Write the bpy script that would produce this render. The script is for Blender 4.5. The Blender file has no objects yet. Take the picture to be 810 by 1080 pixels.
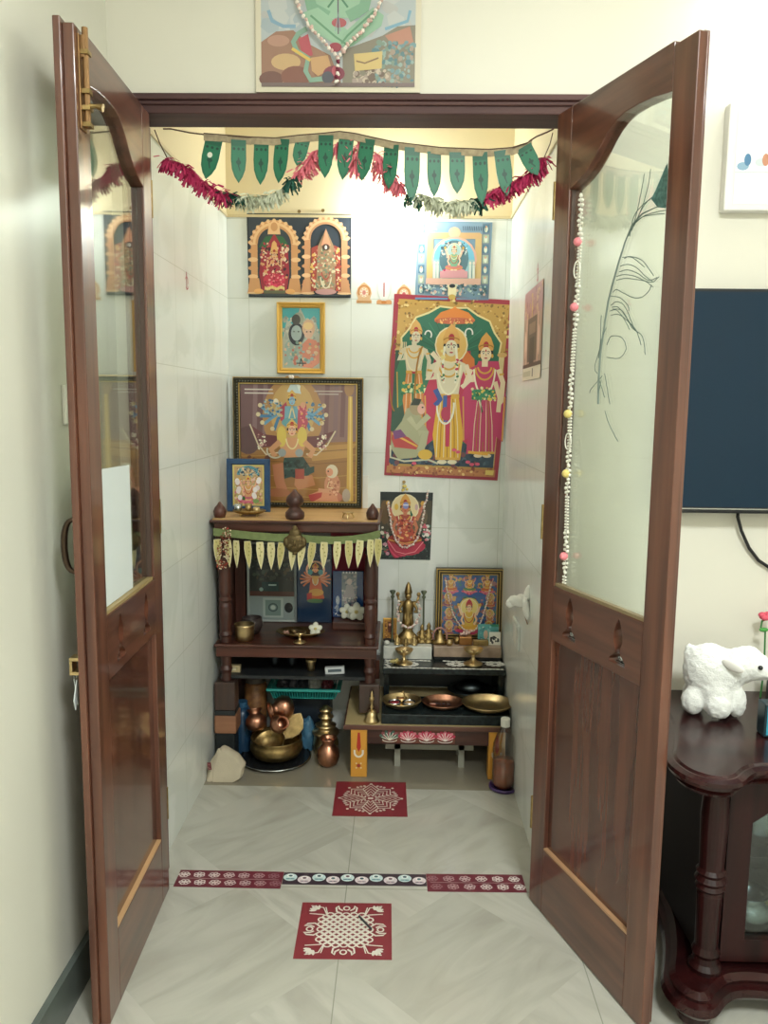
import bpy, bmesh, math, random
from math import sin, cos, pi, radians
from mathutils import Vector, Matrix
random.seed(7)
scene = bpy.context.scene
COL = scene.collection
# ---------------------------------------------------------------- camera
CAMP = Vector((0.13223, -2.089, 1.34979)); YAW, PITCH, ROLL, FPX = -0.01995, 0.13176, 0.01092, 849.99
_fw = Vector((sin(YAW)*cos(PITCH), cos(YAW)*cos(PITCH), -sin(PITCH)))
_r = Vector((cos(YAW), -sin(YAW), 0)); _u = _r.cross(_fw)
_r2 = _r*cos(ROLL)+_u*sin(ROLL); _u2 = -_r*sin(ROLL)+_u*cos(ROLL)
cd = bpy.data.cameras.new('camera'); cam = bpy.data.objects.new('camera', cd); COL.objects.link(cam)
m3 = Matrix((_r2, _u2, -_fw)).transposed()
cam.matrix_world = Matrix.Translation(CAMP) @ m3.to_4x4()
cd.sensor_fit = 'VERTICAL'; cd.sensor_height = 24.0; cd.lens = FPX*24.0/1080.0
cd.clip_start = 0.02
scene.camera = cam
# ---------------------------------------------------------------- world, exposure
w = bpy.data.worlds.new('world'); scene.world = w; w.use_nodes = True
w.node_tree.nodes['Background'].inputs[0].default_value = (0.9, 0.95, 1, 1)
w.node_tree.nodes['Background'].inputs[1].default_value = 0.3
vs = scene.view_settings; vs.view_transform = 'Standard'; vs.look = 'None'; vs.gamma = 1
vs.use_curve_mapping = False; vs.exposure = 0.22
ROOM_TUBE = 105.0; FILL_W = 72.0; BULB = 215.0
# ---------------------------------------------------------------- helpers
def W(u, v, axis, val):
    "the world point of the plane axis=val that the photograph shows at (u, v)"
    d = _fw+_r2*((u-405)/FPX)-_u2*((v-540)/FPX)
    return CAMP+d*((val-CAMP[axis])/d[axis])
def lin(c):
    c = c/255.0
    return c/12.92 if c <= 0.04045 else ((c+0.055)/1.055)**2.4
def rgb(c):
    if isinstance(c, str): c = tuple(int(c[i:i+2], 16) for i in (0, 2, 4))
    return (lin(c[0]), lin(c[1]), lin(c[2]), 1.0)
def setin(b, **k):
    for n, v in k.items():
        n = n.replace('_', ' ')
        for s in b.inputs:
            if s.name.lower() == n.lower(): s.default_value = v
def mat(name, c, rough=0.5, metal=0.0, coat=0.0, bump=0.0, bscale=60, var=0.0, vscale=8, stretch=(1, 1, 1), c2=None, sheen=0, emit=0, detail=4):
    m = bpy.data.materials.new(name); m.use_nodes = True; nt = m.node_tree; b = nt.nodes['Principled BSDF']
    b.inputs['Base Color'].default_value = rgb(c); b.inputs['Roughness'].default_value = rough; b.inputs['Metallic'].default_value = metal
    setin(b, Coat_Weight=coat, Coat_Roughness=0.08)
    if sheen: setin(b, Sheen_Weight=sheen)
    if emit:
        b.inputs['Emission Color'].default_value = rgb(c); b.inputs['Emission Strength'].default_value = emit
    if var or c2:
        tc = nt.nodes.new('ShaderNodeTexCoord'); mp = nt.nodes.new('ShaderNodeMapping'); mp.inputs['Scale'].default_value = stretch
        nz = nt.nodes.new('ShaderNodeTexNoise'); nz.inputs['Scale'].default_value = vscale; nz.inputs['Detail'].default_value = detail
        mx = nt.nodes.new('ShaderNodeMix'); mx.data_type = 'RGBA'
        a = rgb(c); bb = rgb(c2) if c2 else tuple(x*(1-var) for x in a[:3])+(1,)
        mx.inputs['A'].default_value = a; mx.inputs['B'].default_value = bb
        rp = nt.nodes.new('ShaderNodeMapRange'); rp.inputs[1].default_value = 0.35; rp.inputs[2].default_value = 0.65
        nt.links.new(tc.outputs['Object'], mp.inputs[0]); nt.links.new(mp.outputs[0], nz.inputs['Vector'])
        nt.links.new(nz.outputs[0], rp.inputs[0]); nt.links.new(rp.outputs[0], mx.inputs['Factor']); nt.links.new(mx.outputs['Result'], b.inputs['Base Color'])
    if bump:
        tc = nt.nodes.new('ShaderNodeTexCoord')
        nz = nt.nodes.new('ShaderNodeTexNoise'); nz.inputs['Scale'].default_value = bscale; nz.inputs['Detail'].default_value = 3
        bp = nt.nodes.new('ShaderNodeBump'); bp.inputs['Strength'].default_value = bump; bp.inputs['Distance'].default_value = 0.004
        nt.links.new(tc.outputs['Object'], nz.inputs['Vector']); nt.links.new(nz.outputs[0], bp.inputs['Height']); nt.links.new(bp.outputs[0], b.inputs['Normal'])
    return m
def obj(name, bm, m=None, parent=None, loc=None, rot=None, smooth=False, bevel=0.0, norm=True):
    if norm: bmesh.ops.recalc_face_normals(bm, faces=bm.faces)
    me = bpy.data.meshes.new(name); bm.to_mesh(me); bm.free()
    if smooth:
        for p in me.polygons: p.use_smooth = True
    o = bpy.data.objects.new(name, me); COL.objects.link(o)
    if m: me.materials.append(m)
    if parent: o.parent = parent
    if loc is not None: o.location = loc
    if rot is not None: o.rotation_euler = rot
    if bevel:
        b = o.modifiers.new('bevel', 'BEVEL'); b.width = bevel; b.segments = 2; b.limit_method = 'ANGLE'
    return o
def tag(o, label, cat, group=None, kind=None):
    o['label'] = label; o['category'] = cat
    if group: o['group'] = group
    if kind: o['kind'] = kind
    return o
def struct(o, label=None, cat=None):
    o['kind'] = 'structure'
    if label: o['label'] = label; o['category'] = cat
    return o
def thing(name, label, cat, loc=(0, 0, 0), rot=(0, 0, 0), group=None):
    o = bpy.data.objects.new(name, None); COL.objects.link(o); o.location = loc; o.rotation_euler = rot
    o.empty_display_size = 0.05
    return tag(o, label, cat, group)
def copy_thing(r, loc, label, rot=None, scale=None):
    c = r.copy(); COL.objects.link(c); c.location = loc; c['label'] = label
    if rot is not None: c.rotation_euler = rot
    if scale is not None: c.scale = scale
    for ch in list(r.children):
        d = ch.copy(); COL.objects.link(d); d.parent = c
        for g in list(ch.children):
            e = g.copy(); COL.objects.link(e); e.parent = d
    return c
def box(bm, x0, x1, y0, y1, z0, z1):
    vs_ = [bm.verts.new((x, y, z)) for x in (x0, x1) for y in (y0, y1) for z in (z0, z1)]
    for f in ((0, 1, 3, 2), (4, 6, 7, 5), (0, 4, 5, 1), (2, 3, 7, 6), (0, 2, 6, 4), (1, 5, 7, 3)):
        bm.faces.new([vs_[i] for i in f])
    return vs_
def nb(): return bmesh.new()
def bx(*a):
    bm = nb(); box(bm, *a); return bm
def lathe(bm, prof, n=24, cx=0, cy=0, cz=0, M=None):
    rings = []
    for r, z in prof:
        if r < 1e-6: rings.append([bm.verts.new((cx, cy, cz+z))])
        else: rings.append([bm.verts.new((cx+r*cos(2*pi*i/n), cy+r*sin(2*pi*i/n), cz+z)) for i in range(n)])
    for a, b in zip(rings, rings[1:]):
        for i in range(n):
            j = (i+1) % n
            if len(a) == 1 and len(b) == 1: continue
            if len(a) == 1: bm.faces.new((a[0], b[i], b[j]))
            elif len(b) == 1: bm.faces.new((a[i], a[j], b[0]))
            else: bm.faces.new((a[i], a[j], b[j], b[i]))
    if M is not None:
        bmesh.ops.transform(bm, matrix=M, verts=[v for r_ in rings for v in r_])
    return rings
def lat(prof, n=24, M=None):
    bm = nb(); lathe(bm, prof, n, M=M); return bm
def tube(bm, pts, r, n=8, closed=False):
    pts = [Vector(p) for p in pts]; rings = []; N = len(pts)
    t0 = None; up = Vector((0.31, 0.2, 0.93))
    for i, p in enumerate(pts):
        t = (pts[min(i+1, N-1)]-pts[max(i-1, 0)])
        if closed: t = pts[(i+1) % N]-pts[(i-1) % N]
        if t.length < 1e-9: t = Vector((0, 0, 1))
        t.normalize()
        a = t.cross(up)
        if a.length < 0.1: a = t.cross(Vector((1, 0, 0)))
        a.normalize(); up = a.cross(t).normalized(); b = up
        rr = r[i] if isinstance(r, (list, tuple)) else r
        rings.append([bm.verts.new(p+a*(rr*cos(2*pi*k/n))+b*(rr*sin(2*pi*k/n))) for k in range(n)])
    R = list(zip(rings, rings[1:]))
    if closed: R.append((rings[-1], rings[0]))
    for x, y in R:
        for k in range(n):
            bm.faces.new((x[k], x[(k+1) % n], y[(k+1) % n], y[k]))
    if not closed:
        bm.faces.new(rings[0][::-1]); bm.faces.new(rings[-1])
def tb(pts, r, n=8, closed=False):
    bm = nb(); tube(bm, pts, r, n, closed); return bm
def prism(bm, pts, y0, y1):
    "outline in XZ, thickness along Y"
    a = [bm.verts.new((x, y0, z)) for x, z in pts]; b = [bm.verts.new((x, y1, z)) for x, z in pts]
    bm.faces.new(a); bm.faces.new(b[::-1]); n = len(pts)
    for i in range(n):
        j = (i+1) % n; bm.faces.new((a[i], b[i], b[j], a[j]))
def prismz(bm, pts, z0, z1):
    a = [bm.verts.new((x, y, z0)) for x, y in pts]; b = [bm.verts.new((x, y, z1)) for x, y in pts]
    bm.faces.new(a[::-1]); bm.faces.new(b); n = len(pts)
    for i in range(n):
        j = (i+1) % n; bm.faces.new((a[i], a[j], b[j], b[i]))
def blob(bm, c, r, rot=None, sub=2):
    if not isinstance(r, (tuple, list)): r = (r, r, r)
    M = Matrix.Translation(c)
    if rot: M = M @ Matrix.Rotation(rot[2], 4, 'Z') @ Matrix.Rotation(rot[1], 4, 'Y') @ Matrix.Rotation(rot[0], 4, 'X')
    M = M @ Matrix.Diagonal((r[0], r[1], r[2], 1))
    bmesh.ops.create_icosphere(bm, subdivisions=sub, radius=1.0, matrix=M)
def holed(name, outer, holes, depth, m, parent, y0):
    "plate in XZ with holes; extruded along Y from y0 to y0+depth"
    cu = bpy.data.curves.new('outline', 'CURVE'); cu.dimensions = '2D'; cu.fill_mode = 'BOTH'; cu.extrude = abs(depth)/2
    for L in [outer]+holes:
        s = cu.splines.new('POLY'); s.points.add(len(L)-1)
        for p, (x, z) in zip(s.points, L): p.co = (x, z, 0, 1)
        s.use_cyclic_u = True
    t = bpy.data.objects.new('outline', cu); COL.objects.link(t)
    me = bpy.data.meshes.new_from_object(t); bpy.data.objects.remove(t)
    me.transform(Matrix.Translation((0, y0+depth/2, 0)) @ Matrix.Rotation(pi/2, 4, 'X'))
    o = bpy.data.objects.new(name, me); COL.objects.link(o); me.materials.clear(); me.materials.append(m)
    if parent: o.parent = parent
    return o
def ring(name, w, h, prof, m, parent):
    "mitred picture frame in XZ about the origin; prof = (inset, y) points"
    bm = nb(); loops = []
    for ins, y in prof:
        x, z = w/2-ins, h/2-ins
        loops.append([bm.verts.new(p) for p in ((-x, y, -z), (x, y, -z), (x, y, z), (-x, y, z))])
    n = len(loops)
    for k in range(n):
        a, b = loops[k], loops[(k+1) % n]
        for i in range(4):
            j = (i+1) % 4; bm.faces.new((a[i], a[j], b[j], b[i]))
    return obj(name, bm, m, parent)
# ---------------------------------------------------------------- flat printed things
C = dict(gold='d8a84a', dgold='a87428', skin='e0b090', blue='5a86b8', navy='22385a', red='b02c38', mag='c23a66', pink='e08898', green='2f7a58',
         dgreen='1f4a3a', white='eeeae0', cream='e8dcb8', black='241c20', brown='6a4432', orange='dc8a40', yellow='ecc84c', teal='4fa0a8', grey='8c9088', purple='6a4a80')
def cc(c): return rgb(C.get(c, c)) if isinstance(c, str) else rgb(c)
class Paint:
    "printed sheet: coloured patches in one mesh; picture units u right, v down"
    def __init__(s, k, cx, cy, step=2.5e-5):
        s.bm = nb(); s.k = k; s.cx = cx; s.cy = cy; s.y = 0.0; s.step = step; s.L = s.bm.loops.layers.float_color.new('Col')
    def P(s, u, v): return ((u-s.cx)*s.k, (s.cy-v)*s.k)
    def face(s, vs_, c):
        try: f = s.bm.faces.new(vs_)
        except ValueError: return
        for l in f.loops: l[s.L] = c
    def base(s, pts, c, th=0.0015, side=None):
        q = [s.P(*p) for p in pts]
        a = [s.bm.verts.new((x, 0, z)) for x, z in q]; b = [s.bm.verts.new((x, th, z)) for x, z in q]
        s.face(a, cc(c)); s.face(b[::-1], cc(side or c)); n = len(q)
        for i in range(n):
            j = (i+1) % n; s.face((a[i], b[i], b[j], a[j]), cc(side or c))
    def poly(s, pts, c, same=False):
        s.y -= 4e-6 if same else s.step
        s.face([s.bm.verts.new((x, s.y, z)) for x, z in (s.P(*p) for p in pts)], cc(c))
    def rect(s, x0, y0, x1, y1, c, same=False): s.poly([(x0, y0), (x1, y0), (x1, y1), (x0, y1)], c, same)
    def ell(s, x, y, rx, ry, c, a0=0, a1=360, rot=0, n=18, same=False):
        if a1-a0 >= 360: A = [2*pi*i/n for i in range(n)]
        else: A = [radians(a0+(a1-a0)*i/n) for i in range(n+1)]
        r = radians(rot); s.poly([(x+rx*cos(t)*cos(r)-ry*sin(t)*sin(r), y+rx*cos(t)*sin(r)+ry*sin(t)*cos(r)) for t in A], c, same)
    def line(s, pts, wd, c, closed=False, same=False):
        s.y -= 4e-6 if same else s.step
        Q = [Vector(s.P(*p)) for p in pts]; n = len(Q); h = wd*s.k/2; V = []
        for i, p in enumerate(Q):
            a = Q[(i-1) % n] if (closed or i) else p; b = Q[(i+1) % n] if (closed or i < n-1) else p
            t = b-a
            if t.length < 1e-9: t = Vector((1, 0))
            t.normalize(); nn = Vector((-t.y, t.x))*h
            V.append((s.bm.verts.new((p.x+nn.x, s.y, p.y+nn.y)), s.bm.verts.new((p.x-nn.x, s.y, p.y-nn.y))))
        R = list(zip(V, V[1:]))+([(V[-1], V[0])] if closed else [])
        for a, b in R: s.face((a[0], b[0], b[1], a[1]), cc(c))
    def arc(s, x, y, rx, ry, a0, a1, wd, c, n=16, same=False):
        full = a1-a0 >= 360
        s.line([(x+rx*cos(radians(a0+(a1-a0)*i/n)), y+ry*sin(radians(a0+(a1-a0)*i/n))) for i in range(n if full else n+1)], wd, c, full, same)
    def dabs(s, n, x0, y0, x1, y1, cols, r=3, shape=None):
        s.y -= s.step
        for _ in range(n):
            x, y = random.uniform(x0, x1), random.uniform(y0, y1)
            if shape and not shape(x, y): continue
            q = r*random.uniform(.5, 1.3)
            s.ell(x, y, q, q*random.uniform(.5, 1.4), random.choice(cols), rot=random.uniform(0, 180), n=6, same=True)
    def done(s, name, m, parent=None, loc=None, rot=None):
        # the sheet faces -Y: its normals are left as drawn and checked here
        for f in s.bm.faces:
            f.normal_update()
        bad = [f for f in s.bm.faces if abs(f.normal.y) > .9 and f.normal.y > 0 and f.calc_center_median().y <= 1e-9]
        bmesh.ops.reverse_faces(s.bm, faces=bad)
        return obj(name, s.bm, m, parent, loc, rot, norm=False)
def face(p, x, y, r, skin, crown='gold', ch=2.2, halo=None, hair='black', cw=1.0):
    if halo: p.ell(x, y-r*.3, r*2.1, r*2.3, halo); p.arc(x, y-r*.3, r*2.1, r*2.3, 0, 360, r*.18, 'cream')
    p.ell(x, y-r*.05, r*1.08, r*1.15, hair)
    p.poly([(x-r*1.05*cw, y-r*.45), (x-r*1.15*cw, y-r*1.1), (x-r*.7*cw, y-r*(ch-.5)), (x, y-r*(ch+.3)), (x+r*.7*cw, y-r*(ch-.5)), (x+r*1.15*cw, y-r*1.1), (x+r*1.05*cw, y-r*.45)], crown)
    p.ell(x, y-r*1.25, r*.4, r*.5, 'red'); p.arc(x, y-r*.9, r, r*.35, 180, 360, r*.16, 'dgold')
    p.ell(x, y+r*.12, r*.82, r*1.08, skin)
    for q in (-1, 1):
        p.ell(x+q*r*.36, y-r*.02, r*.2, r*.1, 'white'); p.ell(x+q*r*.36, y-r*.02, r*.1, r*.1, 'black')
        p.line([(x+q*r*.15, y-r*.25), (x+q*r*.38, y-r*.33), (x+q*r*.6, y-r*.22)], r*.1, 'black')
        p.ell(x+q*r*.95, y+r*.35, r*.18, r*.3, 'gold')
    p.line([(x, y), (x+r*.05, y+r*.35)], r*.1, 'b07860'); p.ell(x, y+r*.68, r*.26, r*.1, 'red'); p.ell(x, y-r*.42, r*.09, r*.2, 'red')
def stand(p, x, y, h, skin='skin', cloth='yellow', sash='red', top=None, crown='gold', halo=None, bow=False, lean=0, garl='cream'):
    "standing robed figure, feet at (x, y), h tall with the crown"
    r = h*.052; hy = y-h*.80; sh = y-h*.70; wy = y-h*.47; wd = h*.115
    if bow: p.arc(x-wd*1.5, y-h*.45, h*.06, h*.36, 100, 260, h*.012, 'dgold')
    for q in (-1, 1):
        p.poly([(x+q*wd*.8, sh), (x+q*wd*1.5, wy), (x+q*wd*1.35, y-h*.12), (x+q*wd*.5, y-h*.2)], sash)
        p.line([(x+q*wd*1.4, wy), (x+q*wd*1.3, y-h*.13)], h*.01, 'gold')
    for q in (-1, 1): p.ell(x+q*h*.035, y-h*.012, h*.034, h*.016, skin)
    p.poly([(x-wd*.62, wy), (x+wd*.62, wy), (x+wd*.95, y-h*.2), (x+wd*.8, y-h*.03), (x-wd*.7, y-h*.03), (x-wd*.9, y-h*.2)], cloth)
    for i in range(7):
        q = -0.6+i*.2; p.line([(x+q*wd*.7, wy+h*.02), (x+q*wd*1.0, y-h*.25), (x+q*wd*1.1, y-h*.04)], h*.006, ('cream', 'dgold')[i % 2])
    p.line([(x-wd*.7, y-h*.035), (x+wd*.8, y-h*.035)], h*.018, 'gold')
    p.poly([(x-wd*.16, wy), (x+wd*.16, wy), (x+wd*.12, y-h*.12), (x-wd*.12, y-h*.12)], sash)
    p.poly([(x-wd, sh+h*.012), (x-wd*.4, sh-h*.02), (x+wd*.4, sh-h*.02), (x+wd, sh+h*.012), (x+wd*.72, y-h*.58), (x+wd*.6, wy), (x-wd*.6, wy), (x-wd*.72, y-h*.58)], top or skin)
    p.rect(x-r*.45, hy+r*.8, x+r*.45, sh, skin)
    for q, hx, hyy in ((-1, x-wd*.75, y-h*.60), (1, x+wd*1.15, y-h*.43)):
        p.line([(x+q*wd*.92, sh+h*.02), (x+q*wd*1.25, y-h*.58), (hx, hyy)], h*.038, skin)
        p.ell(hx, hyy-h*.012, h*.018, h*.03, skin); p.line([(x+q*wd*1.0, sh+h*.06), (x+q*wd*1.3, sh+h*.055)], h*.014, 'gold')
    p.line([(x-wd*.66, wy), (x+wd*.66, wy)], h*.026, 'gold'); p.ell(x, wy, h*.02, h*.018, 'red')
    for k, (rx, ry, c_) in enumerate(((.35, .05, 'gold'), (.48, .10, 'gold'), (.55, .22, garl))):
        p.arc(x, sh, wd*rx*1.3, h*ry, 5, 175, h*.013, c_)
    face(p, x+lean, hy, r, skin, crown, 2.8, halo)
def sit(p, x, y, h, skin='skin', cloth='red', top='green', crown='gold', halo='yellow', arms=4, seat='pink', lotus=True):
    "figure seated cross-legged, base at (x, y), h tall"
    r = h*.085; hy = y-h*.74; sh = y-h*.60; wd = h*.17
    if halo: p.ell(x, hy, h*.24, h*.24, halo); p.arc(x, hy, h*.24, h*.24, 0, 360, h*.02, 'cream')
    if lotus:
        for i in range(9):
            a = radians(180+i*22.5); p.ell(x+cos(a)*h*.26, y-h*.06+sin(a)*h*.05*-1, h*.13, h*.05, (seat, 'mag')[i % 2], rot=math.degrees(a))
        p.ell(x, y-h*.05, h*.3, h*.06, seat)
    for k in range(arms//2-1):
        for q in (-1, 1):
            ex, ey = x+q*h*(.27+.04*k), y-h*(.55+.13*k)
            p.line([(x+q*wd*.8, sh+h*.03), (x+q*h*.22, sh+h*.08-k*h*.05), (ex, ey-h*.1)], h*.045, skin); p.ell(ex, ey-h*.14, h*.035, h*.045, ('pink', 'gold', 'white')[k % 3])
    p.ell(x, y-h*.17, h*.31, h*.1, cloth)
    for q in (-1, 1):
        p.ell(x+q*h*.17, y-h*.14, h*.14, h*.06, cloth, rot=q*-14); p.line([(x+q*h*.3, y-h*.16), (x, y-h*.09)], h*.02, 'gold'); p.ell(x+q*h*.06, y-h*.08, h*.06, h*.025, skin)
    p.poly([(x-wd, sh+h*.03), (x-wd*.4, sh-h*.02), (x+wd*.4, sh-h*.02), (x+wd, sh+h*.03), (x+wd*.62, y-h*.2), (x-wd*.62, y-h*.2)], top)
    p.rect(x-r*.4, hy+r*.8, x+r*.4, sh, skin)
    for q in (-1, 1):
        p.line([(x+q*wd*.9, sh+h*.05), (x+q*wd*1.25, y-h*.38), (x+q*wd*.95, y-h*.26)], h*.055, skin); p.ell(x+q*wd*.95, y-h*.27, h*.035, h*.04, skin)
    for rx, ry, c_ in ((.5, .08, 'gold'), (.7, .16, 'cream'), (.85, .3, 'red')): p.arc(x, sh, wd*rx, h*ry, 5, 175, h*.022, c_)
    face(p, x, hy, r, skin, crown, 2.7)
# ---------------------------------------------------------------- materials
def wood(name, c, c2, axis, rough=0.28, coat=0.5, sc=7):
    st = {'x': (0.6, 9, 9), 'y': (9, 0.6, 9), 'z': (9, 9, 0.6)}[axis]
    return mat(name, c, rough, coat=coat, c2=c2, vscale=sc/3, stretch=tuple(s*1.6 for s in st), detail=8)
WDZ = wood('door_wood_upright', '6e4432', '4e2d22', 'z'); WDX = wood('door_wood_across', '6c4231', '4c2c21', 'x')
WDP = wood('door_panel_wood', '63392a', '47271e', 'z', .25, .6)
FRW = wood('frame_wood', '5c3c38', '42282a', 'x', .6, 0)
MANX = wood('shrine_wood_across', '5a3022', '3a1d16', 'x', .4, .2); MANZ = wood('shrine_wood_upright', '593024', '381d17', 'z', .4, .2)
TAN = wood('tan_board', 'd2ac76', 'bc9460', 'x', .45, .1)
DARKW = wood('cabinet_wood', '301010', '1c090a', 'x', .22, .15)
DARKZ = wood('cabinet_wood_upright', '2c0f0f', '1a0909', 'z', .3, 0)
for m_ in (DARKW, DARKZ): setin(m_.node_tree.nodes['Principled BSDF'], Specular_IOR_Level=.28)
BRASS = mat('brass', 'dcc290', .36, 1.0, var=.25, vscale=30); BRASSD = mat('old_brass', 'b49a68', .42, 1.0, var=.4, vscale=40)
COPPER = mat('copper', 'cc9478', .34, 1.0, var=.4, vscale=25); STEEL = mat('steel', 'b8bcbc', .25, 1.0); DSTEEL = mat('dark_steel', '5c6468', .35, 1.0)
BLACK = mat('black_plastic', '1c1d20', .35); WHITE = mat('white_plastic', 'eceae2', .4); PAPER = mat('white_paper', 'd4dcdc', .7)
GRAN = mat('black_granite', '15191b', .2, c2='252e2f', vscale=60); setin(GRAN.node_tree.nodes['Principled BSDF'], Specular_IOR_Level=.3)
WMARB = mat('white_marble', 'dcdcd4', .25, c2='c0c4be', vscale=12); PMARB = mat('pinkish_marble', 'b8a08c', .3, c2='96806e', vscale=20)
PRINT = mat('printed_paper', 'ffffff', .42); PRG = mat('printed_paper_behind_glass', 'ffffff', .25, coat=.6)
for m_ in (PRINT, PRG):
    nt = m_.node_tree; at = nt.nodes.new('ShaderNodeAttribute'); at.attribute_name = 'Col'; nt.links.new(at.outputs['Color'], nt.nodes['Principled BSDF'].inputs['Base Color'])
def glass(name, tint, ior=.05, rough=0.02, fac=None):
    m = bpy.data.materials.new(name); m.use_nodes = True; nt = m.node_tree; nt.nodes.clear()
    o = nt.nodes.new('ShaderNodeOutputMaterial'); mx = nt.nodes.new('ShaderNodeMixShader'); tr = nt.nodes.new('ShaderNodeBsdfTransparent'); gl = nt.nodes.new('ShaderNodeBsdfGlossy')
    tr.inputs[0].default_value = rgb(tint); gl.inputs['Roughness'].default_value = rough
    lw = nt.nodes.new('ShaderNodeLayerWeight'); lw.inputs[0].default_value = 0.5
    pw = nt.nodes.new('ShaderNodeMath'); pw.operation = 'POWER'; pw.inputs[1].default_value = 3.0
    ml = nt.nodes.new('ShaderNodeMath'); ml.operation = 'MULTIPLY_ADD'; ml.inputs[1].default_value = 0.75; ml.inputs[2].default_value = ior
    nt.links.new(lw.outputs['Facing'], pw.inputs[0]); nt.links.new(pw.outputs[0], ml.inputs[0]); nt.links.new(ml.outputs[0], mx.inputs[0])
    nt.links.new(tr.outputs[0], mx.inputs[1]); nt.links.new(gl.outputs[0], mx.inputs[2]); nt.links.new(mx.outputs[0], o.inputs[0])
    return m
GLASS = glass('door_glass', 'f8fcf8', .09); CLEAR = glass('clear_plastic', 'f6f6f4', .05, .08); CGLASS = glass('cabinet_glass', 'd8e0e0', .06)
CREAMW = mat('cream_paint', 'dfdccf', .45, var=.03, vscale=2); LEFTW = mat('left_wall_gloss_paint', 'dddccf', .3, var=.06, vscale=1.5, bump=.15, bscale=3)
CEILM = mat('ceiling_paint', 'ece8dc', .8); BASEM = mat('dark_skirting', '5c6460', .25, var=.2, vscale=6)
# ---------------------------------------------------------------- tiles
def tile_wall():
    m = bpy.data.materials.new('alcove_wall_tiles'); m.use_nodes = True; nt = m.node_tree; b = nt.nodes['Principled BSDF']; N = nt.nodes.new; Lk = nt.links.new
    geo = N('ShaderNodeNewGeometry'); sp = N('ShaderNodeSeparateXYZ'); Lk(geo.outputs['Position'], sp.inputs[0])
    def grid(sock, size, off, width):
        a = N('ShaderNodeMath'); a.operation = 'ADD'; a.inputs[1].default_value = off; Lk(sock, a.inputs[0])
        f = N('ShaderNodeMath'); f.operation = 'PINGPONG'; f.inputs[1].default_value = size/2; Lk(a.outputs[0], f.inputs[0])
        c = N('ShaderNodeMath'); c.operation = 'LESS_THAN'; c.inputs[1].default_value = width; Lk(f.outputs[0], c.inputs[0]); return c.outputs[0]
    gs = [grid(sp.outputs['Z'], .30, -2.06+3, .0012), grid(sp.outputs['X'], .20, 5.07, .0012), grid(sp.outputs['Y'], .20, 5.0, .0012)]
    q = gs[0]
    for g in gs[1:]:
        mxm = N('ShaderNodeMath'); mxm.operation = 'MAXIMUM'; Lk(q, mxm.inputs[0]); Lk(g, mxm.inputs[1]); q = mxm.outputs[0]
    lo = N('ShaderNodeMath'); lo.operation = 'LESS_THAN'; lo.inputs[1].default_value = TOPZ; Lk(sp.outputs['Z'], lo.inputs[0])
    mu = N('ShaderNodeMath'); mu.operation = 'MULTIPLY'; Lk(q, mu.inputs[0]); Lk(lo.outputs[0], mu.inputs[1])
    nz = N('ShaderNodeTexNoise'); nz.inputs['Scale'].default_value = 2.2; nz.inputs['Detail'].default_value = 6; nz.inputs['Distortion'].default_value = 1.5; Lk(geo.outputs['Position'], nz.inputs['Vector'])
    rp = N('ShaderNodeMapRange'); rp.inputs[1].default_value = .5; rp.inputs[2].default_value = .56; Lk(nz.outputs[0], rp.inputs[0])
    t = N('ShaderNodeMix'); t.data_type = 'RGBA'; t.inputs['A'].default_value = rgb('eaeeea'); t.inputs['B'].default_value = rgb('e1e6e1'); Lk(rp.outputs[0], t.inputs['Factor'])
    g = N('ShaderNodeMix'); g.data_type = 'RGBA'; g.inputs['B'].default_value = rgb('cfd4cc'); Lk(t.outputs['Result'], g.inputs['A']); Lk(mu.outputs[0], g.inputs['Factor'])
    c = N('ShaderNodeMix'); c.data_type = 'RGBA'; c.inputs['A'].default_value = rgb('e6d8b4'); Lk(g.outputs['Result'], c.inputs['B']); Lk(lo.outputs[0], c.inputs['Factor'])
    Lk(c.outputs['Result'], b.inputs['Base Color'])
    r = N('ShaderNodeMapRange'); r.inputs[3].default_value = .6; r.inputs[4].default_value = .22; Lk(lo.outputs[0], r.inputs[0]); Lk(r.outputs[0], b.inputs['Roughness'])
    return m
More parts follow.
